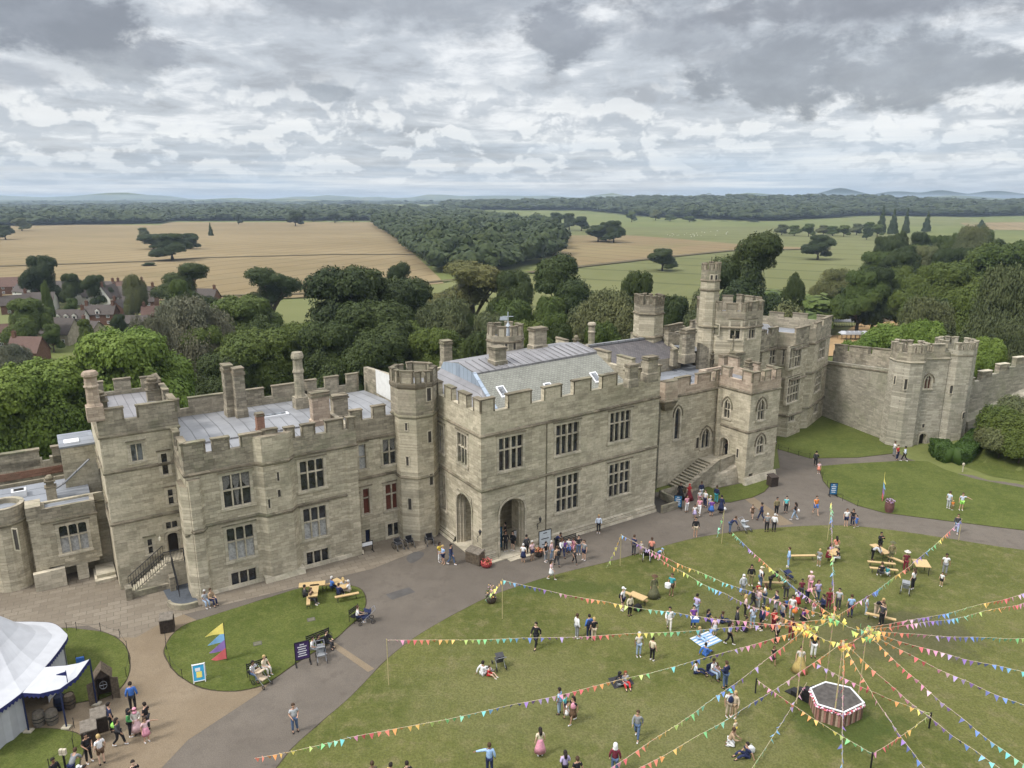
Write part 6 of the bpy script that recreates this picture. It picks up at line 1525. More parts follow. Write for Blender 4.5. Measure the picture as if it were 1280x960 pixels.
def joints(pose):
 J = dict(P=V3((0, 0, .95)), C=V3((0, 0, 1.24)), N=V3((0, 0, 1.45)))
 arm = {}; leg = {}
 for s, k in ((-1, 'R'), (1, 'L')):
  J['H'+k] = V3((.095*s, 0, .90)); J['K'+k] = V3((.105*s, -.01, .50)); J['A'+k] = V3((.11*s, .02, .085))
  J['E'+k] = V3((.25*s, .03, 1.15)); J['W'+k] = V3((.27*s, -.05, .91))
 if pose == 'walk':
  J['KL'] = V3((.1, -.17, .52)); J['AL'] = V3((.1, -.26, .10)); J['KR'] = V3((-.1, .04, .50)); J['AR'] = V3((-.1, .30, .16))
  J['EL'] = V3((.24, .14, 1.17)); J['WL'] = V3((.25, .12, .93)); J['ER'] = V3((-.24, -.08, 1.16)); J['WR'] = V3((-.22, -.26, 1.0))
 elif pose == 'talk':
  J['WL'] = V3((.14, -.26, 1.12)); J['WR'] = V3((-.16, -.24, 1.06)); J['AL'] = V3((.15, .06, .085))
 elif pose == 'phone':
  J['EL'] = V3((.24, -.12, 1.2)); J['ER'] = V3((-.24, -.12, 1.2)); J['WL'] = V3((.1, -.34, 1.42)); J['WR'] = V3((-.1, -.34, 1.42))
 elif pose == 'out':
  J['EL'] = V3((.42, -.02, 1.33)); J['WL'] = V3((.66, -.08, 1.24)); J['AR'] = V3((-.14, .04, .085))
 elif pose == 'hips':
  J['EL'] = V3((.38, .08, 1.16)); J['WL'] = V3((.19, -.06, 1.02)); J['ER'] = V3((-.38, .08, 1.16)); J['WR'] = V3((-.19, -.06, 1.02))
 elif pose == 'lean':
  J['C'] = V3((0, -.20, 1.18)); J['N'] = V3((0, -.38, 1.30))
  for s, k in ((-1, 'R'), (1, 'L')): J['E'+k] = V3((.22*s, -.48, 1.06)); J['W'+k] = V3((.15*s, -.60, .88))
 elif pose in ('sit', 'ground', 'kneel'):
  z = {'sit': .50, 'ground': .13, 'kneel': .36}[pose]
  J['P'] = V3((0, 0, z)); J['C'] = V3((0, -.02 if pose != 'kneel' else -.10, z+.30)); J['N'] = V3((0, -.04 if pose != 'kneel' else -.18, z+.50))
  for s, k in ((-1, 'R'), (1, 'L')):
   J['H'+k] = V3((.095*s, -.02, z-.01))
   if pose == 'sit': J['K'+k] = V3((.12*s, -.42, .50)); J['A'+k] = V3((.12*s, -.44, .085))
   if pose == 'ground': J['K'+k] = V3((.17*s, -.38, .30)); J['A'+k] = V3((.13*s, -.68, .08))
   if pose == 'kneel': J['K'+k] = V3((.12*s, -.30, .09)); J['A'+k] = V3((.12*s, .12, .10))
   n_ = J['N']; J['E'+k] = V3((.23*s, n_.y-.10, n_.z-.30)); J['W'+k] = V3((.13*s, n_.y-.32, n_.z-.34))
  if pose == 'ground': J['WL'] = V3((.30, .22, .10)); J['EL'] = V3((.26, .14, .38))
 n_ = J['N']
 for s, k in ((-1, 'R'), (1, 'L')): J['S'+k] = n_+V3((.165*s, 0, -.05))
 up = (J['N']-J['C']).normalized()
 J['head'] = n_+up*.06+V3((0, -.025, .145))
 return J
SHARED = [plain('slot_material', (.5, .5, .5))]
POSE = {}
def make_pose(pose):
 J = joints(pose); hd = J['head']; v, e, r = [], [], []
 def add(p, rad, par=None):
  v.append(tuple(p)); r.append(rad); i = len(v)-1
  if par is not None: e.append((par, i))
  return i
 P = add(J['P'], (.125, .10)); C = add(J['C'], (.135, .10), P); Nn = add(J['N']-V3((0, 0, .03)), (.10, .075), C)
 nk = add(J['N']+(hd-J['N'])*.35, .052, Nn); jw = add(hd+V3((0, -.018, -.055)), (.068, .072), nk); hc = add(hd+V3((0, .005, .025)), (.082, .095), jw); add(hd+V3((0, .01, .085)), (.062, .07), hc)
 add(hd+V3((0, -.108, -.012)), .011, hc)            # nose
 for s in (-1, 1): add(hd+V3((.088*s, .01, -.01)), .014, hc)   # ears
 for s, k in ((-1, 'R'), (1, 'L')):
  S = add(J['S'+k], .058, Nn); E = add(J['E'+k], .042, S); W = add(J['W'+k], .028, E)
  d = (J['W'+k]-J['E'+k]).normalized(); side = V3((0, 1, 0)).cross(d); side = side.normalized() if side.length > .1 else V3((1, 0, 0)); q = side.cross(d).normalized()
  pm = add(J['W'+k]+d*.06, (.034, .022), W)
  for f, (off, L) in enumerate(((-.027, .070), (-.009, .080), (.009, .076), (.027, .060))):
   b = J['W'+k]+d*.095+q*off; f1 = add(b, .0095, pm); f2 = add(b+d*L*.5+side*.006, .0085, f1); add(b+d*L*.9+side*.02, .007, f2)
  t1 = add(J['W'+k]+d*.05-q*.045, .011, pm); add(J['W'+k]+d*.09-q*.060, .009, t1)
  Hh = add(J['H'+k], .085, P); K = add(J['K'+k], .056, Hh); A = add(J['A'+k], .036, K)
  add(J['A'+k]+V3((.01*s, -.12 if pose != 'kneel' else .10, -.045)), (.034, .026), A)
 body = skin_mesh('person_'+pose, v, e, r, SHARED)
 D = {'body': body, 'J': J}
 def chain(name, pts, links, rad, sub=1):
  return skin_mesh(name, [tuple(p) for p in pts], links, rad, SHARED, sub)
 h = V3((0, 0, .03))
 tp = [J['P']+V3((0, 0, .0)), J['C'], J['N']-V3((0, 0, .05)), J['SR'], J['ER'], J['SL'], J['EL'], J['N']+V3((0, 0, .01))]
 D['tshirt'] = chain('tshirt', [tp[0], tp[1], tp[2], tp[3], tp[3].lerp(tp[4], .7), tp[5], tp[5].lerp(tp[6], .7), tp[7]], [(0, 1), (1, 2), (2, 3), (3, 4), (2, 5), (5, 6), (2, 7)], [(.155, .125), (.165, .13), (.135, .10), .078, .066, .078, .066, .062])
 D['jacket'] = chain('jacket', [J['P']-V3((0, 0, .06)), tp[1], tp[2], J['SR'], J['ER'], J['WR'], J['SL'], J['EL'], J['WL'], tp[7]], [(0, 1), (1, 2), (2, 3), (3, 4), (4, 5), (2, 6), (6, 7), (7, 8), (2, 9)], [(.17, .135), (.175, .14), (.145, .11), .085, .066, .045, .085, .066, .045, .07])
 lg = [J['P'], J['HR'], J['KR'], J['AR']+h, J['HL'], J['KL'], J['AL']+h]
 D['trousers'] = chain('trousers', lg, [(0, 1), (1, 2), (2, 3), (0, 4), (4, 5), (5, 6)], [(.145, .12), .105, .078, .062, .105, .078, .062])
 D['shorts'] = chain('shorts', [J['P'], J['HR'], J['HR'].lerp(J['KR'], .8), J['HL'], J['HL'].lerp(J['KL'], .8)], [(0, 1), (1, 2), (0, 3), (3, 4)], [(.15, .125), .112, .10, .112, .10])
 for key, zb, rb in (('skirt', .52, .27), ('dress', .28, .34), ('gown', .03, .52)):
  mb = MB(); p = J['P']; n = 16
  if pose in ('sit', 'ground', 'kneel'):
   m_ = (J['KL']+J['KR'])/2
   mb.tube([tuple(p+V3((0, .06, .1))), tuple(p+V3((0, -.05, .0))), tuple(p.lerp(m_, .6)), tuple(m_+V3((0, -.08, -.04)))], [.15, .19, .22, .21], 12)
  else:
   mb.lathe([(.135, p.z+.14), (.175, p.z-.02), (.175+(rb-.175)*.5, (p.z-.02+zb)/2), (rb, zb), (rb*.93, zb+.01)], n, sx=1, sy=.85)
  D[key] = mb.mesh(key, SHARED, True)
 mb = MB(); mb.lathe([(.02, -.045), (.05, -.05), (.055, -.02), (.045, .03), (.02, .05)], 8, sx=.8, sy=1.0); mb.lathe([(.01, -.045), (.05, -.05), (.045, -.01), (.01, .01)], 8, cy=-.10, sx=.85, sy=1.7)
 D['shoe'] = mb.mesh('shoe', SHARED, True)
 POSE[pose] = D
for p_ in ('stand', 'walk', 'talk', 'phone', 'out', 'hips', 'lean', 'sit', 'ground', 'kneel'): make_pose(p_)
def hair_mesh(kind):
 mb = MB(); n = 12
 def cap(r, zlo, back=.02, face=-.045):
  rows = []
  for i in range(6):
   t = math.pi/2*(1-i/5.0); rows.append((r*math.cos(t), .03+r*1.02*math.sin(t)))
  base = len(mb.v)
  for rr_, z in rows:
   for j in range(n):
    a = 2*math.pi*j/n; y = back+rr_*1.08*math.sin(a); x = rr_*.95*math.cos(a)
    mb.v.append((x, max(y, face-.06 if z > .05 else face), z))
  for j in range(n):
   a = 2*math.pi*j/n; y = back+r*1.05*math.sin(a); x = r*.95*math.cos(a); mb.v.append((x, max(y, -.01), zlo if y > -.02 else .02))
  for i in range(6):
   for j in range(n):
    k = (j+1) % n; mb.f.append((base+i*n+j, base+i*n+k, base+(i+1)*n+k, base+(i+1)*n+j)); mb.m.append(0)
 if kind == 'short': cap(.108, -.04)
 elif kind == 'bun': cap(.108, -.05); mb.lathe([(.01, .06), (.05, .08), (.055, .12), (.01, .16)], 8, cy=.09)
 elif kind == 'long':
  cap(.113, -.08); mb.tube([(0, .06, .02), (0, .10, -.10), (0, .12, -.26), (0, .11, -.36)], [.095, .10, .085, .04], 10)
 elif kind == 'scarf': cap(.122, -.14, .01, -.06); mb.lathe([(.12, -.22), (.135, -.16), (.10, -.08)], 12, cy=.01)
 elif kind == 'hat': mb.lathe([(.24, .055), (.24, .075), (.12, .085), (.115, .16), (.09, .19), (.01, .20)], 16)
 elif kind == 'cap': cap(.112, .01); mb.box(-.07, .07, -.19, -.07, .035, .05)
 return mb.mesh('hair', SHARED, True)
HAIR = {k: hair_mesh(k) for k in ('short', 'bun', 'long', 'scarf', 'hat', 'cap')}
PAL = dict(white=(.68, .68, .68), offwhite=(.55, .52, .47), cream=(.58, .52, .38), black=(.015, .015, .018), charcoal=(.05, .05, .055), grey=(.22, .23, .24), lgrey=(.42, .44, .46), navy=(.018, .025, .07), blue=(.05, .14, .42), sky=(.30, .45, .68), pale=(.50, .56, .66),
 jeans=(.075, .115, .20), ljeans=(.28, .36, .47), teal=(.04, .28, .32), turq=(.12, .50, .52), green=(.06, .22, .07), neon=(.35, .75, .15), khaki=(.20, .17, .09), olive=(.11, .11, .06), brown=(.10, .06, .035), tan=(.35, .25, .16), beige=(.45, .37, .27), red=(.42, .03, .03), maroon=(.13, .02, .035), burg=(.16, .02, .03),
 pink=(.62, .28, .36), lpink=(.68, .48, .50), salmon=(.65, .25, .18), orange=(.62, .20, .04), yellow=(.66, .50, .08), purple=(.15, .05, .25), lilac=(.42, .36, .56), gold=(.42, .32, .12), blond=(.42, .30, .13), silver=(.48, .47, .45), dk=(.02, .015, .012), bn=(.06, .035, .02), red2=(.20, .05, .02))
SKIN = [(.50, .31, .22), (.56, .37, .27), (.42, .25, .17), (.20, .11, .07), (.34, .20, .13)]
def cm(c): return plain('cloth_'+c, PAL[c], .85, var=.14, scale=9)
def mat_on(o, m): o.material_slots[0].link = 'OBJECT'; o.material_slots[0].material = m
pn = 0
def person(px, py, pose, face, h, hair, hc, top, tc_, bot, bc, shoe, label, z=0.0, skin=None, base=None):
 """face: 0 = towards the camera, 90 = to the right of the picture, 180 = away"""
 global pn
 X, Y = gp(px, py, z); s = h/1.72*S_; D = POSE[pose]; J = D['J']; pn += 1
 away = math.atan2(X, Y)
 b = link('person', D['body'], None, (X, Y, z+.05 if (z == 0 and on_lawn(X, Y)) else z+.012), R(face)-away); b.scale = (s, s, s)
 mat_on(b, plain('skin_%d' % ((pn*7+3) % 5 if skin is None else skin), SKIN[(pn*7+3) % 5 if skin is None else skin], .6, var=.05))
 tag(b, label, 'person')
 def part(nm, me, mat, loc=None):
  o = link(nm, me, b, loc); mat_on(o, mat); return o
 if hair: part('hat' if hair in ('hat', 'cap') else 'headscarf' if hair == 'scarf' else 'hair', HAIR[hair], cm(hc), J['head'])
 part('top' if top == 'tshirt' else 'jacket', D[top], cm(tc_)); part(bot, D[bot], cm(bc))
 if bot == 'shorts' or bot in ('skirt', 'dress', 'gown'): pass
 for k in 'LR': part('shoe', D['shoe'], cm(shoe), J['A'+k]+V3((0, 0, -.035)))
 return b
LAWNS = []
def on_lawn(X, Y):
 return any(pdist(X, Y, P) < 0 for P in LAWNS)
for px in ([(150, 1250), (345, 962), (397, 908), (440, 870), (487, 822), (530, 790), (580, 762), (620, 743), (690, 720), (760, 703), (800, 692), (860, 675), (920, 665), (985, 659), (1040, 657), (1090, 660), (1150, 668), (1195, 675), (1280, 688), (1500, 715), (1900, 1250)],
           [(207, 808), (227, 784), (268, 769), (341, 746), (378, 735), (417, 731), (448, 735), (457, 750), (452, 768), (435, 784), (417, 800), (373, 827), (346, 846), (327, 857), (292, 864), (254, 860), (224, 844)],
           [(1024, 583), (1060, 580), (1131, 576), (1160, 577), (1180, 587), (1219, 599), (1290, 612), (1500, 655), (1500, 700), (1280, 663), (1175, 650), (1105, 641), (1072, 632), (1044, 619)]): LAWNS.append([gp(*q) for q in px])
TS, JK, TR, SH, SK, DR = 'tshirt', 'jacket', 'trousers', 'shorts', 'skirt', 'dress'
PEOPLE = [
 (167, 888, 'stand', 175, 1.8, 'short', 'dk', JK, 'blue', TR, 'black', 'black', 'person in bright blue top standing above the group on the gravel'),
 (140, 914, 'stand', 100, 1.75, 'short', 'dk', TS, 'navy', TR, 'black', 'black', 'person all in navy holding a green carrier bag'),
 (150, 932, 'walk', 60, 1.65, 'long', 'dk', JK, 'charcoal', TR, 'black', 'white', 'person in black jacket striding beside the wooden bins'),
 (164, 920, 'talk', 70, 1.65, 'scarf', 'black', JK, 'green', TR, 'black', 'white', 'person in green jacket with black headscarf'),
 (172, 918, 'talk', 0, 1.62, 'scarf', 'pink', JK, 'offwhite', DR, 'lpink', 'black', 'person with pink headscarf and long pale striped dress'),
 (185, 913, 'talk', 230, 1.72, 'short', 'dk', TS, 'black', TR, 'charcoal', 'black', 'person in black t-shirt facing the pink headscarf group'),
 (184, 927, 'out', 20, 1.45, 'long', 'bn', TS, 'lpink', SK, 'pink', 'white', 'child in pink patterned dress holding a stick'),
 (112, 953, 'talk', 20, 1.7, 'short', 'dk', TS, 'black', TR, 'black', 'white', 'person dressed in black beside the near wooden bin'),
 (128, 955, 'stand', 200, 1.72, 'short', 'blond', TS, 'white', SH, 'brown', 'black', 'person in white shirt with dark braces and patterned shorts'),
 (72, 985, 'stand', 30, 1.7, 'short', 'dk', JK, 'black', TR, 'black', 'black', 'person in open black jacket over white shirt by the lamp post'),
 (92, 975, 'lean', 140, 1.65, 'short', 'bn', JK, 'grey', TR, 'navy', 'black', 'person in grey jacket bending next to the lamp post'),
 (103, 990, 'stand', 60, 1.5, 'cap', 'white', TS, 'white', SH, 'navy', 'white', 'small person with white cap at the bottom left edge'),
 (111, 992, 'stand', 60, 1.6, 'short', 'dk', JK, 'navy', TR, 'black', 'black', 'person in navy jacket at the bottom left edge'),
 (171, 988, 'stand', 10, 1.7, 'short', 'dk', TS, 'black', TR, 'jeans', 'black', 'dark-haired person cut off by the bottom edge on the gravel'),
 (257, 757, 'sit', 20, 1.65, 'short', 'silver', TS, 'lgrey', TR, 'ljeans', 'white', 'silver-haired person in pale jeans sitting on the low wall'),
 (264, 756, 'sit', 40, 1.7, 'short', 'bn', JK, 'tan', TR, 'navy', 'black', 'person in tan top and navy trousers sitting on the low wall'),
 (369, 915, 'talk', 10, 1.75, 'short', 'bn', TS, 'lgrey', TR, 'jeans', 'black', 'lone person in pale grey tee on the lower edge of the tarmac'),
 (381, 752, 'sit', 90, 1.7, 'short', 'dk', JK, 'charcoal', TR, 'black', 'black', 'person in dark jacket on the bench of the left picnic table'),
 (389, 755, 'sit', 60, 1.65, 'long', 'bn', TS, 'brown', TR, 'charcoal', 'white', 'person with brown hair and white shoes at the left picnic table'),
 (415, 741, 'sit', 110, 1.7, 'short', 'silver', TS, 'blue', TR, 'navy', 'black', 'person in blue shirt at the far side of the right picnic table'),
 (424, 750, 'sit', 150, 1.7, 'short', 'bn', JK, 'navy', TR, 'black', 'black', 'person in navy jacket with back turned at the right picnic table'),
 (437, 745, 'sit', 250, 1.65, 'short', 'silver', TS, 'white', TR, 'beige', 'white', 'person in white top at the right end of the picnic table'),
 (430, 742, 'sit', 200, 1.65, 'long', 'blond', TS, 'lgrey', TR, 'grey', 'white', 'blond person in grey top at the right picnic table'),
 (447, 778, 'sit', 90, 1.65, 'short', 'bn', TS, 'white', TR, 'navy', 'white', 'person in white top sitting beside the navy pushchair'),
 (317, 850, 'sit', 40, 1.72, 'short', 'dk', TS, 'white', TR, 'jeans', 'black', 'person in white shirt and jeans on the lawn seat at the path'),
 (331, 842, 'sit', 40, 1.65, 'short', 'blond', TS, 'cream', TR, 'offwhite', 'white', 'person in cream clothes on the lawn seat at the path'),
 (391, 818, 'sit', 60, 1.7, 'short', 'dk', TS, 'white', TR, 'grey', 'white', 'person in white shirt seated next to the purple notice board'),
 (399, 815, 'sit', 40, 1.7, 'long', 'dk', JK, 'black', TR, 'black', 'white', 'person in black seated behind the grey pushchair'),
 (408, 810, 'sit', 60, 1.7, 'short', 'dk', JK, 'black', TR, 'charcoal', 'black', 'person in black at the right end of the row beside the board'),
 (550, 702, 'stand', 40, 1.65, 'long', 'dk', TS, 'yellow', TR, 'white', 'white', 'person in yellow top and white trousers outside the porch'),
 (554, 705, 'talk', 300, 1.6, 'short', 'blond', TS, 'sky', SH, 'navy', 'tan', 'person in pale blue top with green bag beside the yellow top'),
 (564, 706, 'walk', 60, 1.75, 'short', 'dk', JK, 'navy', TR, 'jeans', 'white', 'person in navy body warmer and jeans with white shoes'),
 (632, 690, 'stand', 20, 1.75, 'short', 'dk', JK, 'black', TR, 'black', 'white', 'person in long black coat with white shoes in the porch arch'),
 (641, 689, 'stand', 330, 1.65, 'long', 'dk', JK, 'black', SH, 'black', 'white', 'bare-legged person in black in the porch arch'),
 (633, 680, 'stand', 0, 1.7, 'short', 'bn', TS, 'offwhite', TR, 'black', 'black', 'person with pale collar standing deep in the porch'),
 (648, 682, 'talk', 270, 1.7, 'short', 'dk', TS, 'black', TR, 'black', 'black', 'person dressed in black beside the white notice in the porch'),
 (654, 703, 'stand', 160, 1.6, 'short', 'silver', TS, 'white', SK, 'navy', 'tan', 'white-haired person in white top and blue skirt before the porch'),
 (665, 700, 'stand', 40, 1.65, 'short', 'lpink' if 0 else 'silver', TS, 'lpink', SH, 'navy', 'tan', 'person in pale pink top and navy shorts by the red planter'),
 (689, 700, 'stand', 60, 1.65, 'short', 'silver', TS, 'lpink', TR, 'ljeans', 'white', 'silver-haired person in pale jeans facing the crowd by the wall'),
 (695, 686, 'lean', 60, 1.7, 'short', 'dk', TS, 'navy', TR, 'black', 'black', 'person in navy bending toward people on the wall seat'),
 (696, 708, 'walk', 200, 1.7, 'short', 'bn', TS, 'tan', TR, 'charcoal', 'black', 'person in tan top with dark rucksack walking by the wall'),
 (689, 725, 'walk', 70, 1.6, 'long', 'dk', TS, 'lpink', SK, 'white', 'white', 'person in pale pink with white trainers crossing the tarmac'),
 (705, 690, 'sit', 20, 1.5, 'long', 'dk', TS, 'purple', TR, 'navy', 'black', 'person in purple sitting at the foot of the hall wall'),
 (711, 688, 'sit', 0, 1.5, 'short', 'dk', TS, 'white', TR, 'blue', 'black', 'person in white and blue sitting at the foot of the hall wall'),
 (717, 687, 'sit', 340, 1.4, 'short', 'bn', TS, 'pink', TR, 'pink', 'black', 'child in pink sitting at the foot of the hall wall'),
 (723, 693, 'hips', 10, 1.65, 'bun', 'dk', TS, 'black', TR, 'jeans', 'white', 'person in black vest and jeans with hands on hips'),
 (718, 705, 'walk', 30, 1.3, 'short', 'bn', TS, 'charcoal', TR, 'black', 'black', 'dark-clothed child in front of the person with hands on hips'),
 (748, 666, 'stand', 0, 1.65, 'short', 'blond', JK, 'pale', TR, 'black', 'white', 'person in long pale coat alone against the hall wall'),
 (670, 810, 'walk', 330, 1.8, 'short', 'dk', JK, 'black', TR, 'black', 'black', 'person in black suit walking across the lawn'),
 (721, 798, 'stand', 120, 1.75, 'short', 'bn', JK, 'white', TR, 'grey', 'white', 'person in white shirt and grey trousers seen from behind'),
 (736, 798, 'stand', 210, 1.7, 'short', 'dk', JK, 'blue', TR, 'navy', 'black', 'person in blue carrying a backpack left of the blond one'),
 (742, 801, 'stand', 200, 1.65, 'short', 'blond', TS, 'black', TR, 'beige', 'tan', 'blond person in black top and beige trousers'),
 (603, 844, 'ground', 130, 1.7, 'short', 'dk', JK, 'white', TR, 'white', 'white', 'person in white sitting on the grass beside the pushchair'),
 (611, 845, 'ground', 60, 1.25, 'short', 'bn', TS, 'red', SH, 'red', 'white', 'child in red sitting on the grass next to the person in white'),
 (699, 893, 'stand', 250, 1.65, 'short', 'dk', TS, 'sky', TR, 'ljeans', 'black', 'person in pale blue top with light jeans under the bunting'),
 (706, 893, 'stand', 60, 1.25, 'short', 'bn', TS, 'turq', SH, 'navy', 'black', 'child in turquoise between two taller people on the lawn'),
 (709, 900, 'walk', 60, 1.15, 'short', 'dk', TS, 'white', SK, 'white', 'black', 'small child in white on the lawn beside the pink backpack'),
 (716, 904, 'walk', 310, 1.65, 'long', 'dk', TS, 'black', SK, 'brown', 'white', 'person in black with pink backpack and white shoes'),
 (675, 945, 'stand', 200, 1.65, 'long', 'dk', TS, 'cream', DR, 'pink', 'white', 'person with very long dark hair and pink skirt'),
 (612, 968, 'out', 180, 1.78, 'short', 'bn', JK, 'sky', TR, 'navy', 'black', 'person in light blue shirt stretching one arm out'),
 (706, 975, 'talk', 200, 1.65, 'long', 'dk', JK, 'lilac', TR, 'black', 'black', 'person in lilac striped shirt at the bottom of the lawn'),
 (721, 985, 'stand', 200, 1.75, 'short', 'bn', TS, 'black', TR, 'jeans', 'black', 'person in black tee carrying a red jacket at the bottom edge'),
 (490, 992, 'stand', 150, 1.7, 'short', 'dk', TS, 'yellow', TR, 'navy', 'black', 'dark-haired person with yellow top cut off at the bottom edge'),
 (510, 990, 'stand', 190, 1.7, 'short', 'dk', JK, 'black', TR, 'black', 'black', 'person in black coat with red scarf at the bottom edge'),
 (467, 990, 'stand', 190, 1.7, 'short', 'bn', TS, 'olive', TR, 'navy', 'black', 'brown-haired person only just showing at the bottom edge'),
 (768, 968, 'stand', 180, 1.75, 'scarf', 'white', JK, 'maroon', TR, 'jeans', 'black', 'person in maroon jacket with white hood at the bottom'),
 (796, 924, 'walk', 350, 1.72, 'short', 'bn', JK, 'grey', TR, 'jeans', 'white', 'lone person in grey-green jacket walking on the lower lawn'),
 (773, 857, 'ground', 90, 1.65, 'scarf', 'black', JK, 'charcoal', TR, 'grey', 'black', 'person in black headscarf on the dark picnic blanket'),
 (781, 855, 'ground', 20, 1.6, 'long', 'red2', TS, 'lgrey', TR, 'red', 'black', 'red-haired person on the dark picnic blanket'),
 (798, 821, 'stand', 20, 1.7, 'short', 'silver', TS, 'offwhite', TR, 'ljeans', 'white', 'person in cream top and pale jeans by the long bunting'),
 (815, 826, 'stand', 150, 1.6, 'short', 'dk', TS, 'neon' if 0 else 'cream', TR, 'black', 'white', 'person in pale top and black trousers holding pink coat'),
 (836, 789, 'walk', 0, 1.75, 'short', 'dk', JK, 'white', TR, 'offwhite', 'black', 'performer in white shirt and grey waistcoat on the lawn'),
 (870, 771, 'talk', 150, 1.7, 'short', 'dk', TS, 'lilac', TR, 'ljeans', 'white', 'person in lilac top standing behind the tray seller'),
 (866, 785, 'talk', 20, 1.65, 'short', 'dk', TS, 'purple', TR, 'navy', 'black', 'person in purple carrying a large white and blue tray'),
 (902, 779, 'ground', 90, 1.6, 'short', 'bn', TS, 'navy', TR, 'navy', 'pink', 'person reclining on the grass in navy with pink'),
 (920, 789, 'stand', 90, 1.75, 'short', 'dk', JK, 'charcoal', TR, 'black', 'black', 'tall person in charcoal beside the reclining one'),
 (929, 789, 'kneel', 60, 1.65, 'short', 'dk', TS, 'black', TR, 'black', 'white', 'person in black crouching left of the maypole crowd'),
 (940, 785, 'stand', 200, 1.65, 'long', 'bn', TS, 'pale', TR, 'ljeans', 'white', 'person in pale top near the crouching figure in black'),
 (951, 788, 'stand', 300, 1.72, 'short', 'dk', JK, 'navy', TR, 'black', 'white', 'person in navy jacket with white shoes near the maypoles'),
 (911, 806, 'walk', 80, 1.6, 'long', 'dk', TS, 'white', TR, 'black', 'white', 'black-haired person in white top walking past the blanket'),
 (893, 795, 'stand', 200, 1.35, 'short', 'bn', TS, 'lpink', SK, 'lgrey', 'black', 'child in pale dress standing at the striped blanket'),
 (873, 799, 'ground', 60, 1.65, 'short', 'blond', TS, 'grey', TR, 'sky', 'white', 'blond person in grey sitting on the striped blanket'),
 (881, 820, 'ground', 150, 1.6, 'short', 'dk', JK, 'blue', TR, 'blue', 'black', 'person in blue sitting just below the striped blanket'),
 (869, 842, 'ground', 90, 1.6, 'short', 'dk', TS, 'pale', TR, 'navy', 'black', 'person in pale tee sitting left of the camp chair'),
 (890, 847, 'sit', 60, 1.7, 'short', 'dk', TS, 'white', TR, 'ljeans', 'black', 'person in white sitting in the camp chair'),
 (896, 842, 'ground', 200, 1.3, 'long', 'bn', TS, 'lpink', SH, 'pale', 'white', 'child in pale pink next to the camp chair'),
 (906, 860, 'talk', 230, 1.75, 'short', 'bn', JK, 'navy', TR, 'jeans', 'black', 'person in navy jacket and jeans facing the camp chair'),
 (910, 896, 'stand', 30, 1.7, 'cap', 'turq', TS, 'white', TR, 'beige', 'white', 'person with turquoise cap and dark rucksack'),
 (917, 897, 'stand', 330, 1.65, 'long', 'blond', JK, 'beige', TR, 'tan', 'white', 'person in beige beside the turquoise cap'),
 (911, 932, 'kneel', 90, 1.65, 'short', 'bn', JK, 'tan', TR, 'white', 'white', 'person in tan jacket and white trousers kneeling by toddler'),
 (918, 920, 'stand', 230, .95, 'short', 'blond', TS, 'cream', SH, 'yellow', 'white', 'toddler in cream and yellow next to the kneeling person'),
 (934, 947, 'ground', 300, 1.65, 'short', 'dk', TS, 'navy', TR, 'navy', 'black', 'person in navy sitting alone low on the lawn with white bag'),
 (966, 830, 'walk', 20, 1.2, 'long', 'bn', TS, 'black', SK, 'charcoal', 'brown', 'little child in black dress under the bunting'),
 (970, 804, 'stand', 70, 1.7, 'short', 'dk', TS, 'white', TR, 'black', 'black', 'person in white with black rucksack left of the golden gown'),
 (988, 800, 'stand', 0, 1.65, 'long', 'dk', TS, 'maroon', TR, 'burg', 'white', 'person in maroon directly below the left flag knot'),
 (999, 840, 'stand', 10, 1.7, 'bun', 'bn', TS, 'offwhite', 'gown', 'gold', 'brown', 'figure in a wide golden gown beside the round stage'),
 (1016, 822, 'stand', 20, 1.75, 'short', 'dk', TS, 'black', TR, 'white', 'black', 'performer in black top and white breeches near the stage'),
 (792, 694, 'stand', 150, 1.75, 'short', 'bn', TS, 'navy', TR, 'charcoal', 'black', 'person in navy tee beside the bunting corner post'),
 (801, 693, 'stand', 0, 1.1, 'short', 'blond', TS, 'offwhite', SH, 'lpink', 'white', 'small child in white by the salmon top'),
 (814, 697, 'stand', 180, 1.7, 'short', 'bn', TS, 'salmon', TR, 'black', 'black', 'person in salmon top and black trousers pushing a pram'),
 (823, 700, 'lean', 60, 1.2, 'cap', 'sky', TS, 'sky', SH, 'blue', 'white', 'child in light blue at the lawn edge by the salmon top'),
 (869, 671, 'stand', 10, 1.78, 'short', 'dk', JK, 'black', SH, 'beige', 'tan', 'person in black jacket and beige shorts alone on the path'),
 (850, 624, 'stand', 20, 1.7, 'short', 'dk', JK, 'black', 'gown', 'black', 'black', 'figure in long black robe at the foot of the steps'),
 (861, 625, 'stand', 20, 1.6, 'scarf', 'red', TS, 'red', 'gown', 'burg', 'black', 'figure in long red robe at the foot of the steps'),
 (876, 623, 'stand', 30, 1.7, 'short', 'bn', JK, 'navy', TR, 'lgrey', 'white', 'person in navy beside the end of the step wall'),
 (874, 630, 'stand', 30, 1.4, 'short', 'silver', TS, 'white', TR, 'pink', 'white', 'child in white and pink below the steps'),
 (874, 643, 'walk', 350, 1.65, 'long', 'bn', TS, 'pink', TR, 'white', 'white', 'person in pink top and white trousers leaving the steps'),
 (868, 648, 'walk', 350, 1.3, 'long', 'dk', TS, 'white', SK, 'lilac', 'black', 'child in white top with bag walking in front of the pink top'),
 (887, 640, 'stand', 20, 1.6, 'short', 'silver', TS, 'lgrey', TR, 'blue', 'black', 'grey-haired person in front of the porch lawn'),
 (895, 629, 'stand', 150, 1.75, 'short', 'bn', JK, 'navy', TR, 'teal', 'black', 'person in navy top standing on the edge of the porch lawn'),
 (889, 645, 'stand', 180, 1.65, 'short', 'dk', TS, 'purple', SK, 'blue', 'brown', 'person in purple and blue seen from behind near the steps'),
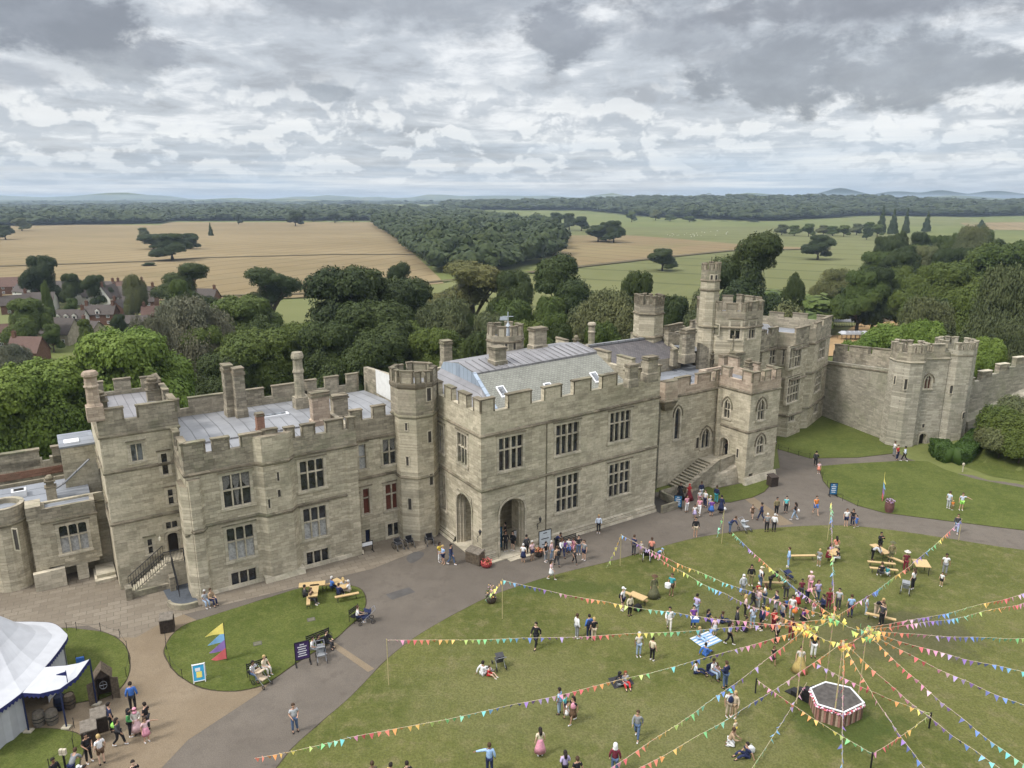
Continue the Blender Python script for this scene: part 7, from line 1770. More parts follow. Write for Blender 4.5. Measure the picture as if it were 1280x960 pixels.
 (901, 641, 'stand', 160, 1.7, 'short', 'dk', JK, 'navy', DR, 'navy', 'black', 'person in long navy coat carrying a white bag'),
 (912, 667, 'lean', 100, 1.75, 'short', 'bn', JK, 'navy', TR, 'jeans', 'black', 'person in navy and white leaning at the lawn edge by the pram'),
 (940, 648, 'walk', 350, 1.3, 'short', 'bn', TS, 'brown', SH, 'brown', 'brown', 'child in brown left of the sandy strip'),
 (951, 651, 'walk', 250, 1.72, 'short', 'dk', JK, 'navy', TR, 'navy', 'black', 'person in dark navy striding toward the steps'),
 (958, 665, 'stand', 190, 1.7, 'short', 'silver', TS, 'grey', TR, 'black', 'black', 'person in grey top and black trousers beside the white jacket'),
 (967, 665, 'stand', 170, 1.65, 'short', 'silver', JK, 'white', TR, 'black', 'black', 'person in white jacket standing at the lawn edge'),
 (970, 644, 'stand', 30, 1.72, 'short', 'dk', JK, 'khaki', TR, 'black', 'white', 'person in khaki jacket near the porch tower bin'),
 (982, 641, 'stand', 10, 1.6, 'short', 'dk', TS, 'turq', TR, 'black', 'black', 'person in turquoise top between khaki and black figures'),
 (993, 650, 'walk', 270, 1.65, 'long', 'dk', TS, 'black', TR, 'ljeans', 'white', 'person in black top and pale jeans with white bag'),
 (1019, 643, 'walk', 30, 1.78, 'short', 'bn', TS, 'orange', SH, 'blue', 'tan', 'person in orange top and blue shorts near the blue sign'),
 (817, 747, 'stand', 20, 1.7, 'hat', 'brown', JK, 'olive', 'gown', 'olive', 'black', 'costumed figure in long olive coat and hat'),
 (839, 745, 'stand', 340, 1.75, 'short', 'bn', TS, 'teal', SH, 'brown', 'brown', 'costumed drummer in teal tunic with white drum'),
 (778, 763, 'stand', 60, 1.75, 'cap', 'white', TS, 'white', SH, 'navy', 'white', 'person in white tee with black rucksack by the tilted bench'),
 (787, 770, 'stand', 40, 1.6, 'short', 'blond', JK, 'cream', TR, 'black', 'black', 'person in cream cardigan by the tilted bench'),
 (985, 709, 'stand', 270, 1.65, 'short', 'bn', JK, 'sky', TR, 'sky', 'white', 'person in light blue standing at the left end of the upper lawn bench'),
 (938, 732, 'stand', 10, 1.65, 'long', 'dk', JK, 'black', TR, 'khaki', 'white', 'person in black jacket and khaki trousers on the lawn'),
 (928, 744, 'stand', 20, 1.6, 'scarf', 'white', JK, 'lgrey', TR, 'grey', 'black', 'person in white headscarf and grey coat on the lawn'),
 (950, 735, 'stand', 120, 1.68, 'cap', 'cream', TS, 'white', TR, 'jeans', 'white', 'person with black rucksack over white top beside the bench'),
 (962, 737, 'lean', 100, 1.65, 'long', 'dk', TS, 'black', TR, 'black', 'black', 'person in black stooping over the lawn bench'),
 (982, 749, 'stand', 200, 1.75, 'short', 'bn', JK, 'olive', TR, 'charcoal', 'black', 'person in dark green coat behind the blue pushchair'),
 (947, 748, 'stand', 30, 1.2, 'cap', 'white', TS, 'red', SH, 'navy', 'black', 'child in red with white cap near the middle of the lawn'),
 (947, 761, 'stand', 320, 1.6, 'short', 'blond', TS, 'lpink', TR, 'lgrey', 'white', 'person in pale pink below the child in red'),
 (969, 767, 'talk', 300, 1.72, 'short', 'bn', TS, 'navy', TR, 'grey', 'black', 'person in navy and white holding a child left of the knot'),
 (982, 766, 'stand', 40, 1.1, 'short', 'bn', TS, 'blue', SH, 'navy', 'black', 'child in blue beside the person with orange bag'),
 (989, 772, 'stand', 0, 1.65, 'long', 'dk', TS, 'white', TR, 'lgrey', 'white', 'person in white top holding an orange bag'),
 (966, 789, 'stand', 40, 1.65, 'long', 'dk', TS, 'red', TR, 'burg', 'black', 'person in red top behind the bunting knot'),
 (1012, 740, 'stand', 200, 1.6, 'cap', 'lpink', TS, 'lpink', TR, 'pink', 'white', 'person with pink cap right of the blue pushchair'),
 (1008, 754, 'lean', 60, 1.7, 'short', 'bn', TS, 'pink', TR, 'navy', 'black', 'person in pink patterned top bending on the lawn'),
 (1001, 748, 'stand', 20, 1.5, 'short', 'dk', TS, 'maroon', TR, 'charcoal', 'black', 'short person in maroon by the pink patterned top'),
 (1019, 583, 'walk', 180, 1.72, 'short', 'dk', JK, 'charcoal', TR, 'black', 'black', 'dark-clothed person walking up the path to the gate'),
 (1023, 592, 'stand', 10, 1.3, 'long', 'bn', TS, 'lpink', SK, 'salmon', 'white', 'child in coral dress at the path corner'),
 (1117, 570, 'stand', 120, 1.7, 'short', 'bn', TS, 'white', TR, 'grey', 'black', 'person in white left of three before the gatehouse'),
 (1121, 575, 'stand', 60, 1.72, 'short', 'bn', TS, 'red', TR, 'navy', 'black', 'person in red middle of three before the gatehouse'),
 (1130, 577, 'walk', 250, 1.7, 'short', 'dk', JK, 'pale', TR, 'black', 'white', 'person in pale jacket right of three before the gatehouse'),
 (1057, 658, 'stand', 20, 1.65, 'short', 'bn', TS, 'white', SH, 'navy', 'tan', 'person in white tee and navy shorts on the right-hand path'),
 (1065, 657, 'stand', 350, 1.55, 'long', 'dk', TS, 'black', TR, 'navy', 'black', 'long-haired person in black between white tee and child'),
 (1070, 660, 'walk', 300, 1.15, 'short', 'bn', TS, 'blue', SH, 'blue', 'white', 'child in blue on the right-hand path'),
 (1185, 636, 'stand', 150, 1.7, 'short', 'bn', TS, 'pale', TR, 'lgrey', 'white', 'person in pale clothes playing on the right lawn'),
 (1190, 638, 'stand', 200, .95, 'short', 'blond', TS, 'orange', SH, 'tan', 'white', 'toddler in orange on the right lawn'),
 (1201, 638, 'out', 20, 1.68, 'short', 'bn', TS, 'pale', SH, 'neon', 'white', 'person in neon green shorts with arm held out'),
 (1195, 666, 'walk', 0, 1.7, 'short', 'bn', JK, 'charcoal', TR, 'ljeans', 'white', 'person in dark cardigan and pale jeans at the bunting pole'),
 (1023, 708, 'stand', 160, 1.45, 'short', 'blond', TS, 'grey', SH, 'lgrey', 'white', 'child in grey tee at the end of the upper lawn bench'),
 (1033, 702, 'sit', 90, 1.6, 'short', 'bn', TS, 'burg', TR, 'burg', 'black', 'person in burgundy sitting left at the far picnic table'),
 (1037, 697, 'sit', 60, 1.65, 'long', 'lilac' if 0 else 'bn', TS, 'lilac', TR, 'grey', 'black', 'person in lilac at the far picnic table'),
 (1044, 694, 'stand', 200, 1.6, 'long', 'dk', TS, 'salmon', TR, 'beige', 'black', 'dark-haired person in salmon standing at the far picnic table'),
 (1047, 703, 'sit', 300, 1.6, 'short', 'dk', TS, 'black', TR, 'white', 'black', 'person in black and white on the right of the far picnic table'),
 (1099, 690, 'phone', 30, 1.7, 'short', 'dk', JK, 'black', TR, 'black', 'black', 'person in black with raised arms behind the trestle table'),
 (1113, 703, 'stand', 20, 1.7, 'hat', 'olive', JK, 'khaki', TR, 'olive', 'brown', 'person in khaki with hat right of the trestle table'),
 (1090, 701, 'lean', 80, 1.7, 'short', 'dk', JK, 'lgrey', TR, 'black', 'black', 'person in pale shirt leaning over the trestle table'),
 (1101, 723, 'sit', 200, 1.7, 'short', 'bn', TS, 'black', TR, 'charcoal', 'white', 'person in black on the near bench of the trestle table'),
 (1108, 722, 'sit', 160, 1.3, 'short', 'bn', TS, 'teal', SH, 'white', 'white', 'child in teal on the near bench of the trestle table'),
 (1131, 715, 'stand', 20, 1.7, 'hat', 'offwhite', TS, 'maroon', TR, 'burg', 'black', 'person in maroon with a pale sun hat'),
 (1140, 737, 'stand', 240, 1.65, 'long', 'bn', TS, 'white', TR, 'black', 'white', 'person in white top behind the grey pushchair on the right'),
 (1180, 719, 'stand', 10, 1.75, 'short', 'dk', TS, 'white', TR, 'grey', 'brown', 'person in white tee on the right of the lawn'),
 (1176, 733, 'stand', 340, 1.1, 'short', 'bn', TS, 'white', SH, 'black', 'white', 'child in white and black in front of the white tee'),
 (1082, 768, 'stand', 90, 1.4, 'short', 'bn', TS, 'pale', TR, 'ljeans', 'white', 'child in pale blue left of the tilted plank bench'),
 (1094, 771, 'lean', 60, 1.75, 'short', 'blond', TS, 'black', TR, 'beige', 'white', 'person in black tee bending over the plank bench'),
 (1101, 782, 'stand', 330, 1.7, 'short', 'bn', TS, 'charcoal', TR, 'black', 'black', 'person in charcoal in front of the plank bench'),
 (1035, 762, 'stand', 20, 1.6, 'short', 'red2', TS, 'burg', TR, 'maroon', 'black', 'person in dark red among the crossing bunting'),
 (1047, 762, 'stand', 0, 1.6, 'short', 'dk', TS, 'lgrey', TR, 'charcoal', 'black', 'person in grey right of the dark red one under the bunting'),
 (1021, 752, 'stand', 30, 1.65, 'long', 'bn', 'tshirt', 'lilac', 'trousers', 'jeans', 'white', 'person in lilac tee and jeans behind the back maypole'),
 (1027, 772, 'talk', 300, 1.7, 'short', 'dk', 'jacket', 'navy', 'trousers', 'black', 'black', 'person in navy jacket between the maypoles'),
 (1016, 770, 'stand', 60, 1.2, 'short', 'blond', 'tshirt', 'pink', 'shorts', 'white', 'white', 'blond child in pink between the maypoles'),
 (996, 762, 'stand', 200, 1.6, 'long', 'dk', 'tshirt', 'white', 'skirt', 'red', 'white', 'person in white top and red skirt near the left maypole'),
 (977, 781, 'stand', 120, 1.7, 'short', 'bn', 'tshirt', 'grey', 'shorts', 'navy', 'white', 'person in grey tee and navy shorts left of the maypoles'),
 (955, 757, 'talk', 260, 1.68, 'long', 'bn', 'tshirt', 'white', 'trousers', 'jeans', 'white', 'person in white tee and jeans by the child in red'),
 (940, 762, 'walk', 80, 1.7, 'short', 'dk', 'jacket', 'black', 'trousers', 'charcoal', 'white', 'person in black jacket walking into the crowd'),
 (931, 770, 'stand', 100, 1.6, 'long', 'blond', 'tshirt', 'lpink', 'trousers', 'black', 'black', 'blond person in pink top at the left of the crowd'),
 (958, 775, 'stand', 330, 1.15, 'short', 'bn', 'tshirt', 'yellow', 'shorts', 'blue', 'white', 'child in yellow top and blue shorts in the crowd'),
 (1003, 776, 'kneel', 40, 1.6, 'long', 'dk', 'tshirt', 'purple', 'trousers', 'black', 'black', 'person in purple crouching at the left maypole'),
 (1062, 772, 'stand', 200, 1.7, 'short', 'bn', 'tshirt', 'sky', 'trousers', 'navy', 'black', 'person in sky blue right of the back maypole'),
 (884, 782, 'sit', 60, 1.6, 'long', 'dk', 'tshirt', 'navy', 'trousers', 'navy', 'white', 'person in navy sitting between the tray and the striped blanket'),
 (682, 702, 'stand', 60, 1.7, 'short', 'dk', 'tshirt', 'black', 'trousers', 'grey', 'white', 'person in black and grey left of the wall crowd'),
 (702, 697, 'walk', 40, 1.65, 'long', 'bn', 'jacket', 'white', 'trousers', 'navy', 'black', 'person in white jacket among the wall crowd'),
 (730, 700, 'stand', 320, 1.7, 'short', 'bn', 'tshirt', 'grey', 'shorts', 'navy', 'white', 'person in grey tee right of the wall crowd'),
 (658, 693, 'stand', 200, 1.7, 'short', 'dk', 'jacket', 'charcoal', 'trousers', 'black', 'black', 'person in charcoal before the porch arch steps'),
 (858, 640, 'stand', 40, 1.65, 'long', 'dk', 'tshirt', 'pink', 'trousers', 'white', 'black', 'person in pink and white left of the queue at the steps'),
 (881, 634, 'stand', 320, 1.7, 'short', 'bn', 'tshirt', 'white', 'trousers', 'navy', 'black', 'person in white and navy in the queue at the steps'),
 (905, 572, 'stand', 20, 1.68, 'short', 'dk', JK, 'black', TR, 'black', 'black', 'person in black standing in the porch doorway'),
 (967, 563, 'stand', 60, 1.7, 'short', 'bn', JK, 'white', TR, 'black', 'black', 'person half hidden behind the corner of the porch tower'),
 (1212, 540, 'walk', 180, 1.7, 'short', 'dk', JK, 'navy', TR, 'black', 'black', 'person in navy climbing beside the stepped wall'),
]
for p_ in PEOPLE:
 if p_[:2] == (905, 572):
  c3 = CF.w(42.0, 3.5, 2.8); b_ = person(*p_); b_.location = c3
 elif p_[:2] in ((633, 680), (648, 682)):
  b_ = person(*p_); q_ = CF.w(2.6 if p_[0] == 633 else 4.6, 2.6, .15); b_.location = q_
 elif p_[:2] in ((632, 690), (641, 689)):
  b_ = person(*p_); b_.location.z = .15
 else: person(*p_)
# ---- bunting
FL = ['lpink', 'pink', 'red', 'salmon', 'orange', 'gold2', 'yellow', 'lime', 'green2', 'mint', 'turq', 'sky', 'blue', 'navy2', 'purple', 'lilac']
FC = dict(lpink=(.70, .42, .52), pink=(.72, .25, .42), red=(.62, .06, .07), salmon=(.70, .16, .08), orange=(.80, .30, .05), gold2=(.82, .48, .08), yellow=(.85, .72, .12), lime=(.50, .68, .15), green2=(.15, .52, .16), mint=(.20, .58, .38), turq=(.12, .55, .55), sky=(.16, .42, .72), blue=(.08, .20, .58), navy2=(.04, .06, .26), purple=(.22, .10, .42), lilac=(.42, .30, .60))
FM = {k: plain('flag_'+k, tuple(v*.84+.08 for v in FC[k]), .7, var=.06, scale=4) for k in FL}
fmsh = MB(); fmsh.hexa([(-.16, -.004, 0), (.16, -.004, 0), (.16, .004, 0), (-.16, .004, 0)], [(-.008, -.03, -.39), (.008, -.03, -.39), (.008, -.022, -.39), (-.008, -.022, -.39)]); FLAG = fmsh.mesh('flag', SHARED)
M['cord'] = plain('pale_cord', (.50, .42, .30), .8); M['ribbon'] = plain('yellow_ribbon', (.42, .36, .18), .8)
rb = random.Random(3)
def P3d(px, py, z): x_, y_ = gp(px, py, z); return V3((x_, y_, z))
def bunting(a, b, label, phase=0, sag=.5, pitch=.5, period=30.0, group='rainbow bunting strings'):
 a, b = V3(a), V3(b); L = (b-a).length; n = 16; pts = [a.lerp(b, i/n)-V3((0, 0, sag*4*(i/n)*(1-i/n)*(1+.1*math.sin(i*1.7+phase)))) for i in range(n+1)]
 r = empty('bunting_string', (a+b)/2); tag(r, label, 'bunting', group); inv = Matrix.Translation(r.location).inverted()
 mb = MB(); mb.tube([tuple(p) for p in pts], .014, 4); o = mb.build('cord', M['cord'], r); o.matrix_parent_inverse = inv
 hub = any((b-q).length < 1.2 for q in (H1, H2, H3, HL)) and not any((a-q).length < 1.2 for q in (H1, H2, H3, HL)); k = min(100, int(L/pitch)); yaw = math.atan2(b.y-a.y, b.x-a.x)
 for i in range(k):
  t = (i+.5)/k; f = t*n; j = min(n-1, int(f)); p = pts[j].lerp(pts[j+1], f-j)
  o = bpy.data.objects.new('flag', FLAG); COL.objects.link(o); o.parent = r; o.matrix_parent_inverse = inv
  o.location = p; o.rotation_euler = (rb.uniform(-.7, .9), rb.uniform(-.15, .15), yaw+rb.uniform(-.6, .6)); o.scale = (1, 1, rb.uniform(.85, 1.08))
  mat_on(o, FM[FL[(5-int((k-1-i)*16/29)) % 16 if hub else int(phase+i*16/period) % 16]])
H1, H2, H3 = P3d(1042, 772, 6.7), P3d(1084, 788, 6.7), P3d(1054, 805, 6.8); HL = P3d(1006, 784, 6.7)
def pole(px, py, h, label, r=.035, mat='ribbon', cap=True):
 x_, y_ = gp(px, py, 0); mb = MB(); mb.tube([(0, 0, 0), (0, 0, h)], [r, r*.85], 8)
 if cap: mb.lathe([(.02, h), (.05, h+.04), (.02, h+.1)], 8, 0)
 o = mb.build('bunting_pole', M[mat], loc=(x_, y_, .04)); tag(o, label, 'pole', 'bunting poles'); return V3((x_, y_, h+.03))
T_ = {}
for k, (px, py, h, lab) in {'a': (628, 774, 4.0, 'thin bunting pole by the flower tub at the path edge'), 'b': (486, 857, 4.1, 'thin bunting pole at the lower left lawn edge'), 'c': (775, 708, 3.6, 'thin bunting pole where two strings fan out beside the path'), 'd': (902, 680, 4.0, 'thin bunting pole at the upper lawn edge by the pram'),
     'e': (1034, 676, 4.6, 'thin pink-striped bunting pole straight beyond the maypoles'), 'f': (1198, 676, 2.6, 'short red bunting pole on the right path edge')}.items(): T_[k] = pole(px, py, h, lab)
for (h, lab, r_) in ((H1, 'ribboned maypole at the back of the three', .045), (H2, 'ribboned maypole to the right of the stage', .045), (H3, 'dark ribboned maypole in front of the stage', .055), (HL, 'left-hand ribboned maypole in the crowd', .045)):
 mb = MB(); mb.tube([(0, 0, 0), (0, 0, h.z+.1)], [r_, r_*.8], 8); mb.lathe([(.03, h.z+.1), (.1, h.z+.18), (.03, h.z+.28)], 8)
 for i in range(10): mb.tube([(r_*1.05*math.cos(i*1.2+q), r_*1.05*math.sin(i*1.2+q), h.z*(i+q/4)/10) for q in (0, .4, .8, 1.2)], .015, 4, 1)
 tag(mb.build('maypole', [M['ribbon'], FM['pink']], loc=(h.x, h.y, 0.04)), lab, 'maypole', 'maypoles')
E_ = lambda px, py, z=4.1: P3d(px, py, z)
bunting(T_['a'], HL, 'bunting string from the flower tub pole across to the maypoles', 7, .6)
bunting(T_['b'], H1+V3((0, 0, -.1)), 'nearly level bunting string from the lower left pole to the maypoles', 15, .5)
bunting(E_(440, 921, 4.1), HL+V3((0, 0, -.15)), 'bunting string rising from lower left across the lawn to the maypoles', 9, .6)
bunting(E_(318, 948, .7), E_(440, 921, 4.1), 'short tail of bunting dropping to the ground at the lower left', 3, .1)
bunting(T_['c'], H1, 'upper of two bunting strings from the pole beside the path', 11, .7)
bunting(T_['c']+V3((.9, -1.0, 0)), HL+V3((0, 0, .1)), 'lower of two bunting strings from the pole beside the path', 13, .8)
x_, y_ = gp(758, 713); bunting(T_['c'], (x_, y_, .3), 'short yellow-green tail of bunting beside the path pole', 5, .1)
x_, y_ = gp(606, 757); bunting(T_['a'], (x_, y_, .5), 'short pale tail of bunting by the flower tub', 5, .1)
x_, y_ = gp(896, 674); bunting(T_['d'], (x_, y_, .3), 'short tail of bunting at the upper lawn edge', 7, .05)
bunting(P3d(915, 665, .8), H1+V3((0, 0, .1)), 'bunting string from the upper lawn edge down to the maypoles', 13, .4)
bunting(T_['e'], H1+V3((.1, 0, 0)), 'bunting string running straight away beyond the back maypole', 2, .5)
bunting(T_['f'], H1+V3((.2, 0, .1)), 'bunting string from the short pole on the right path', 0, .7)
x_, y_ = gp(1178, 702); 
bunting(E_(1420, 690), H2+V3((0, .2, .1)), 'upper of the paired dark and bright strings leaving the right edge', 6, 1.0)
bunting(E_(1420, 703), H2+V3((.2, .1, .05)), 'lower of the paired dark and bright strings leaving the right edge', 7, 1.2)
bunting(E_(1420, 793), H2+V3((.1, 0, 0)), 'level bunting string from the right maypole to the right edge', 1, .5)
bunting(E_(1420, 860), H2+V3((0, -.1, 0)), 'bunting string sloping gently to the right edge', 10, .6)
bunting(E_(1400, 923), H2+V3((0, -.2, -.05)), 'bunting string reaching the right edge below the gentle one', 8, .6)
bunting(E_(1330, 990), H2+V3((-.1, -.2, -.1)), 'bunting string running to the lower right corner', 5, .6)
bunting(E_(1290, 985), H3+V3((.2, 0, 0)), 'bunting string from the front maypole to the lower right corner', 4, .6)
bunting(E_(1180, 990), H3, 'bunting string descending steeply right from the front maypole', 4, .5)
bunting(E_(1053, 1010), H3+V3((0, -.1, 0)), 'bunting string coming straight down toward the bottom edge', 9, .5)
bunting(E_(680, 1010), HL+V3((.1, -.1, 0)), 'long bunting string from the maypoles to the bottom edge', 14, .6)
bunting(E_(740, 990), H3+V3((-.2, 0, 0)), 'long bunting string from front maypole to the bottom edge', 1, .6)
bunting(HL, H3, 'short bunting string joining left and front maypoles', 5, .3)
bunting(H1, H2, 'short bunting string joining back and right maypoles', 8, .3)
bunting(H3, H2, 'short bunting string joining front and right maypoles', 2, .3)
bunting(HL, H1, 'short bunting string joining left and back maypoles', 6, .3)
def knot(h, label, ph, nf=22):
 r = empty('flag_knot', h); tag(r, label, 'bunting', 'knots of flags on the maypoles')
 mb = MB(); mb.lathe([(.05, -.3), (.12, -.1), (.1, .1), (.04, .2)], 8); mb.build('cord', M['cord'], r)
 for i in range(nf):
  a = i*2.4; d = .1+.85*rb.random(); o = link('flag', FLAG, r, (d*math.cos(a), d*math.sin(a), .1-.28*d+rb.uniform(-.15, .1))); o.rotation_euler = (rb.uniform(-.6, .6), 0, rb.uniform(0, 6.28)); mat_on(o, FM[ph[i % len(ph)]])
knot(H1, 'knot of green and yellow flags at the top of the back maypole', ('yellow', 'lime', 'green2', 'yellow', 'gold2')); knot(HL, 'big knot of yellow flags on the left-hand maypole', ('yellow', 'gold2', 'yellow', 'orange', 'yellow', 'lime'), 40); knot(H2, 'knot of yellow and green flags on the right-hand maypole', ('yellow', 'lime', 'gold2', 'green2')); knot(H3, 'knot of red and yellow flags on the front maypole', ('red', 'yellow', 'orange'), 14)
SP = []
for px, py, lab in ((944, 867, 'black post left of the stage'), (1161, 911, 'black post right of the stage'), (1088, 962, 'black post nearest below the stage'), (1100, 783, 'black post by the plank bench')):
 x_, y_ = gp(px, py); mb = MB(); mb.tube([(0, 0, 0), (0, 0, 1.3)], .06, 8); mb.lathe([(.065, 1.22), (.07, 1.32), (.01, 1.38)], 8); tag(mb.build('stage_post', M['iron'], loc=(x_, y_, .04)), lab, 'post', 'black posts round the stage'); SP.append(V3((x_, y_, 1.28)))
bunting(SP[0], SP[2], 'low bunting string left and below the stage', 0, .2); bunting(SP[2], SP[1], 'low striped bunting string right and below the stage', 1, .15)
bunting(P3d(1020, 829, 2.9), SP[1], 'bunting string passing over the stage to the right post', 15, .3)
x_, y_ = gp(1007, 868); bunting(E_(930, 975, .4), (x_, y_, 1.1), 'slanting bunting string from the stage to the bottom edge', 6, .15)
# ---- stage and furniture
st = tag(empty('stage', P3d(1048, 885, 0)), 'hexagonal stage with dark deck, white edge and striped board skirt', 'stage'); SI = Matrix.Translation(st.location).inverted()
top = [P3d(x, y, 1.4) for x, y in ((1013, 861), (1022, 881), (1055, 891), (1080, 879), (1063, 860), (1032, 853))]
cen = sum(top, V3())/6; mb = MB(); mb.poly([(p.x, p.y, 1.4) for p in top])
mb.poly([(p.x, p.y, 1.33) for p in reversed(top)]); kid(mb, 'deck', plain('dark_decking', (.075, .068, .062), .7, var=.3, scale=3), st, SI)
mb = MB()
for a, b in zip(top, top[1:]+top[:1]):
 n_ = 11; d = (b-a)
 for k in range(n_):
  p, q = a+d*(k/n_), a+d*((k+.92)/n_); out = (p-cen); out.z = 0; out.normalize(); out *= .03
  mb.hexa([(p.x, p.y, .04), (q.x, q.y, .04), ((q-out).x, (q-out).y, .04), ((p-out).x, (p-out).y, .04)], [(p.x, p.y, 1.32), (q.x, q.y, 1.32), ((q-out).x, (q-out).y, 1.32), ((p-out).x, (p-out).y, 1.32)], k % 3)
kid(mb, 'skirt', [plain('pink_skirt_board', (.30, .15, .12), .8), plain('brown_skirt_board', (.11, .07, .045), .8), plain('cream_skirt_board', (.36, .26, .19), .8)], st, SI)
mb = MB()
for a, b in zip(top, top[1:]+top[:1]):
 o1, o2 = (a-cen)*1.03+cen, (b-cen)*1.03+cen; i1, i2 = (a-cen)*.96+cen, (b-cen)*.96+cen
 mb.hexa([(o1.x, o1.y, 1.41), (o2.x, o2.y, 1.41), (i2.x, i2.y, 1.41), (i1.x, i1.y, 1.41)], [(o1.x, o1.y, 1.47), (o2.x, o2.y, 1.47), (i2.x, i2.y, 1.47), (i1.x, i1.y, 1.47)])
kid(mb, 'edge', M['white_paint'], st, SI)
mb = MB(); rq = random.Random(2)   # garland of paper flowers round the rim
for a, b in zip(top, top[1:]+top[:1]):
 for k in range(34):
  p = a.lerp(b, (k+rq.random())/34); out = (p-cen); out.z = 0; out.normalize(); p = p+out*.07; z_ = 1.25+rq.uniform(-.1, .08); s_ = rq.uniform(.05, .11)
  mb.add([(p.x-s_, p.y, z_), (p.x, p.y-s_, z_), (p.x+s_, p.y, z_), (p.x, p.y+s_, z_), (p.x, p.y, z_+s_), (p.x, p.y, z_-s_)], [(0, 1, 4), (1, 2, 4), (2, 3, 4), (3, 0, 4), (1, 0, 5), (2, 1, 5), (3, 2, 5), (0, 3, 5)], rq.randrange(3))
kid(mb, 'garland', [FM['pink'], M['white_paint'], FM['red']], st, SI)
mb = MB(); a, b = top[5], top[0]; m0, m1 = a.lerp(b, .35), b; d = (m0-cen+m1-cen); d.z = 0; d.normalize(); d *= 2.0
for k in range(4):
 f0, f1 = k/4, (k+1)/4; z_ = 1.3*(1-f1)+.12; p, q = m0+d*f0, m1+d*f0; r_, s_ = m0+d*f1, m1+d*f1
 mb.hexa([(p.x, p.y, .04), (q.x, q.y, .04), (s_.x, s_.y, .04), (r_.x, r_.y, .04)], [(p.x, p.y, z_), (q.x, q.y, z_), (s_.x, s_.y, z_), (r_.x, r_.y, z_)])
kid(mb, 'stairs', M['iron'], st, SI)
def table(px, py, yaw, label, bench=False, tilt=None, L=2.2, cat=None, z=.05):
 x_, y_ = gp(px, py); r = empty('trestle_bench' if bench else 'trestle_table', (x_, y_, z), R(yaw)); r.scale = (1.05, S_*.95, S_); tag(r, label, cat or ('bench' if bench else 'table'), 'pine benches' if bench else 'pine trestle tables')
 w_, h_ = (.27, .46) if bench else (.68, .76); mb = MB()
 mb.box(-L/2, L/2, -w_/2, w_/2, h_-.04, h_); mb.box(-L/2+.02, L/2-.02, -w_/2+.02, w_/2-.02, h_-.08, h_-.04); mb.build('bench_seat' if bench else 'tabletop', M['wood_light'], r)
 for sx in (-1, 1):
  mb = MB(); xx = sx*(L/2-.3)
  for sy in (-1, 1): mb.tube([(xx+sx*.06, sy*w_*.42, 0), (xx, sy*w_*.36, h_-.08)], .02, 5)
  mb.tube([(xx+sx*.03, -w_*.4, h_*.4), (xx+sx*.03, w_*.4, h_*.4)], .018, 5); mb.build('leg', M['iron'], r)
 return r
table(391, 742, 12, 'pale trestle table at the back of the left picnic spot', L=2.4); table(393, 750, 100, 'pale trestle table standing crosswise at the left picnic spot')
table(386, 757, 104, 'short bench at the left picnic spot', True, L=1.8)
table(426, 741, -42, 'trestle table with four people round it on the oval lawn'); table(434, 751, 22, 'bench in front of the right picnic table', True); table(419, 736, 22, 'bench behind the right picnic table', True)
table(795, 753, -42, 'bench tilting away near the costumed pair on the lawn', True, L=2.4); table(797, 757, -42, 'pale trestle table behind the cream cardigan', L=1.6)
table(1003, 701, 2, 'long bench at the far side of the lawn between two people', True, L=2.6); table(965, 735, -4, 'long bench by the stooping person in black', True, L=2.6)
table(1099, 697, -75, 'trestle table pointing away among the right-hand benches'); table(1101, 710, -12, 'upper near bench of the right-hand trestle group', True, L=2.6); table(1104, 718, -12, 'lower near bench of the right-hand trestle group', True, L=2.6)
table(1120, 706, -55, 'bench tilted to the right of the trestle group', True, L=2.0); table(1100, 778, -28, 'plank bench propped by the person in black tee', True, L=2.4)
table(1040, 700, 60, 'picnic table ringed by seated people beyond the maypoles', L=1.6)
r = empty('easel_board', P3d(1150, 716, .05), R(-8)); r.scale = (S_,)*3; tag(r, 'square pale wooden table board on legs at the right of the lawn', 'table'); mb = MB(); mb.hexa([(-.55, -.5, .72), (.55, -.5, .72), (.55, .5, .86), (-.55, .5, .86)], [(-.55, -.5, .77), (.55, -.5, .77), (.55, .5, .91), (-.55, .5, .91)]); mb.build('tabletop', M['wood_light'], r)
for sx in (-.45, .45):
 for sy in (-.4, .4): mb = MB(); mb.tube([(sx, sy, 0), (sx, sy, .74)], .025, 5); mb.build('leg', M['iron'], r)
def blanket(px, w_, mat, label):
 pts = [P3d(x, y, .065) for x, y in px]; mb = MB(); n = 10
 g_ = [[pts[0].lerp(pts[1], i/n).lerp(pts[3].lerp(pts[2], i/n), j/n) for i in range(n+1)] for j in range(n+1)]
 for row in g_:
  for p in row: mb.v.append((p.x, p.y, p.z+.012*pnoise(p*3)+.01))
 for j in range(n):
  for i in range(n): a = j*(n+1)+i; mb.f.append((a, a+1, a+n+2, a+n+1)); mb.m.append(i % 2 if w_ else 0)
 tag(mb.build('picnic_blanket', mat, smooth_=True), label, 'blanket')
blanket([(862, 798), (880, 811), (903, 801), (885, 789)], True, [plain('white_stripe_rug', (.55, .58, .60), .95), plain('blue_stripe_rug', (.18, .30, .46), .95)], 'blue and white striped picnic blanket on the lawn')
blanket([(760, 848), (768, 861), (793, 855), (784, 842)], False, [plain('dark_rug', (.03, .03, .035), .95)], 'dark picnic blanket with two people on it')
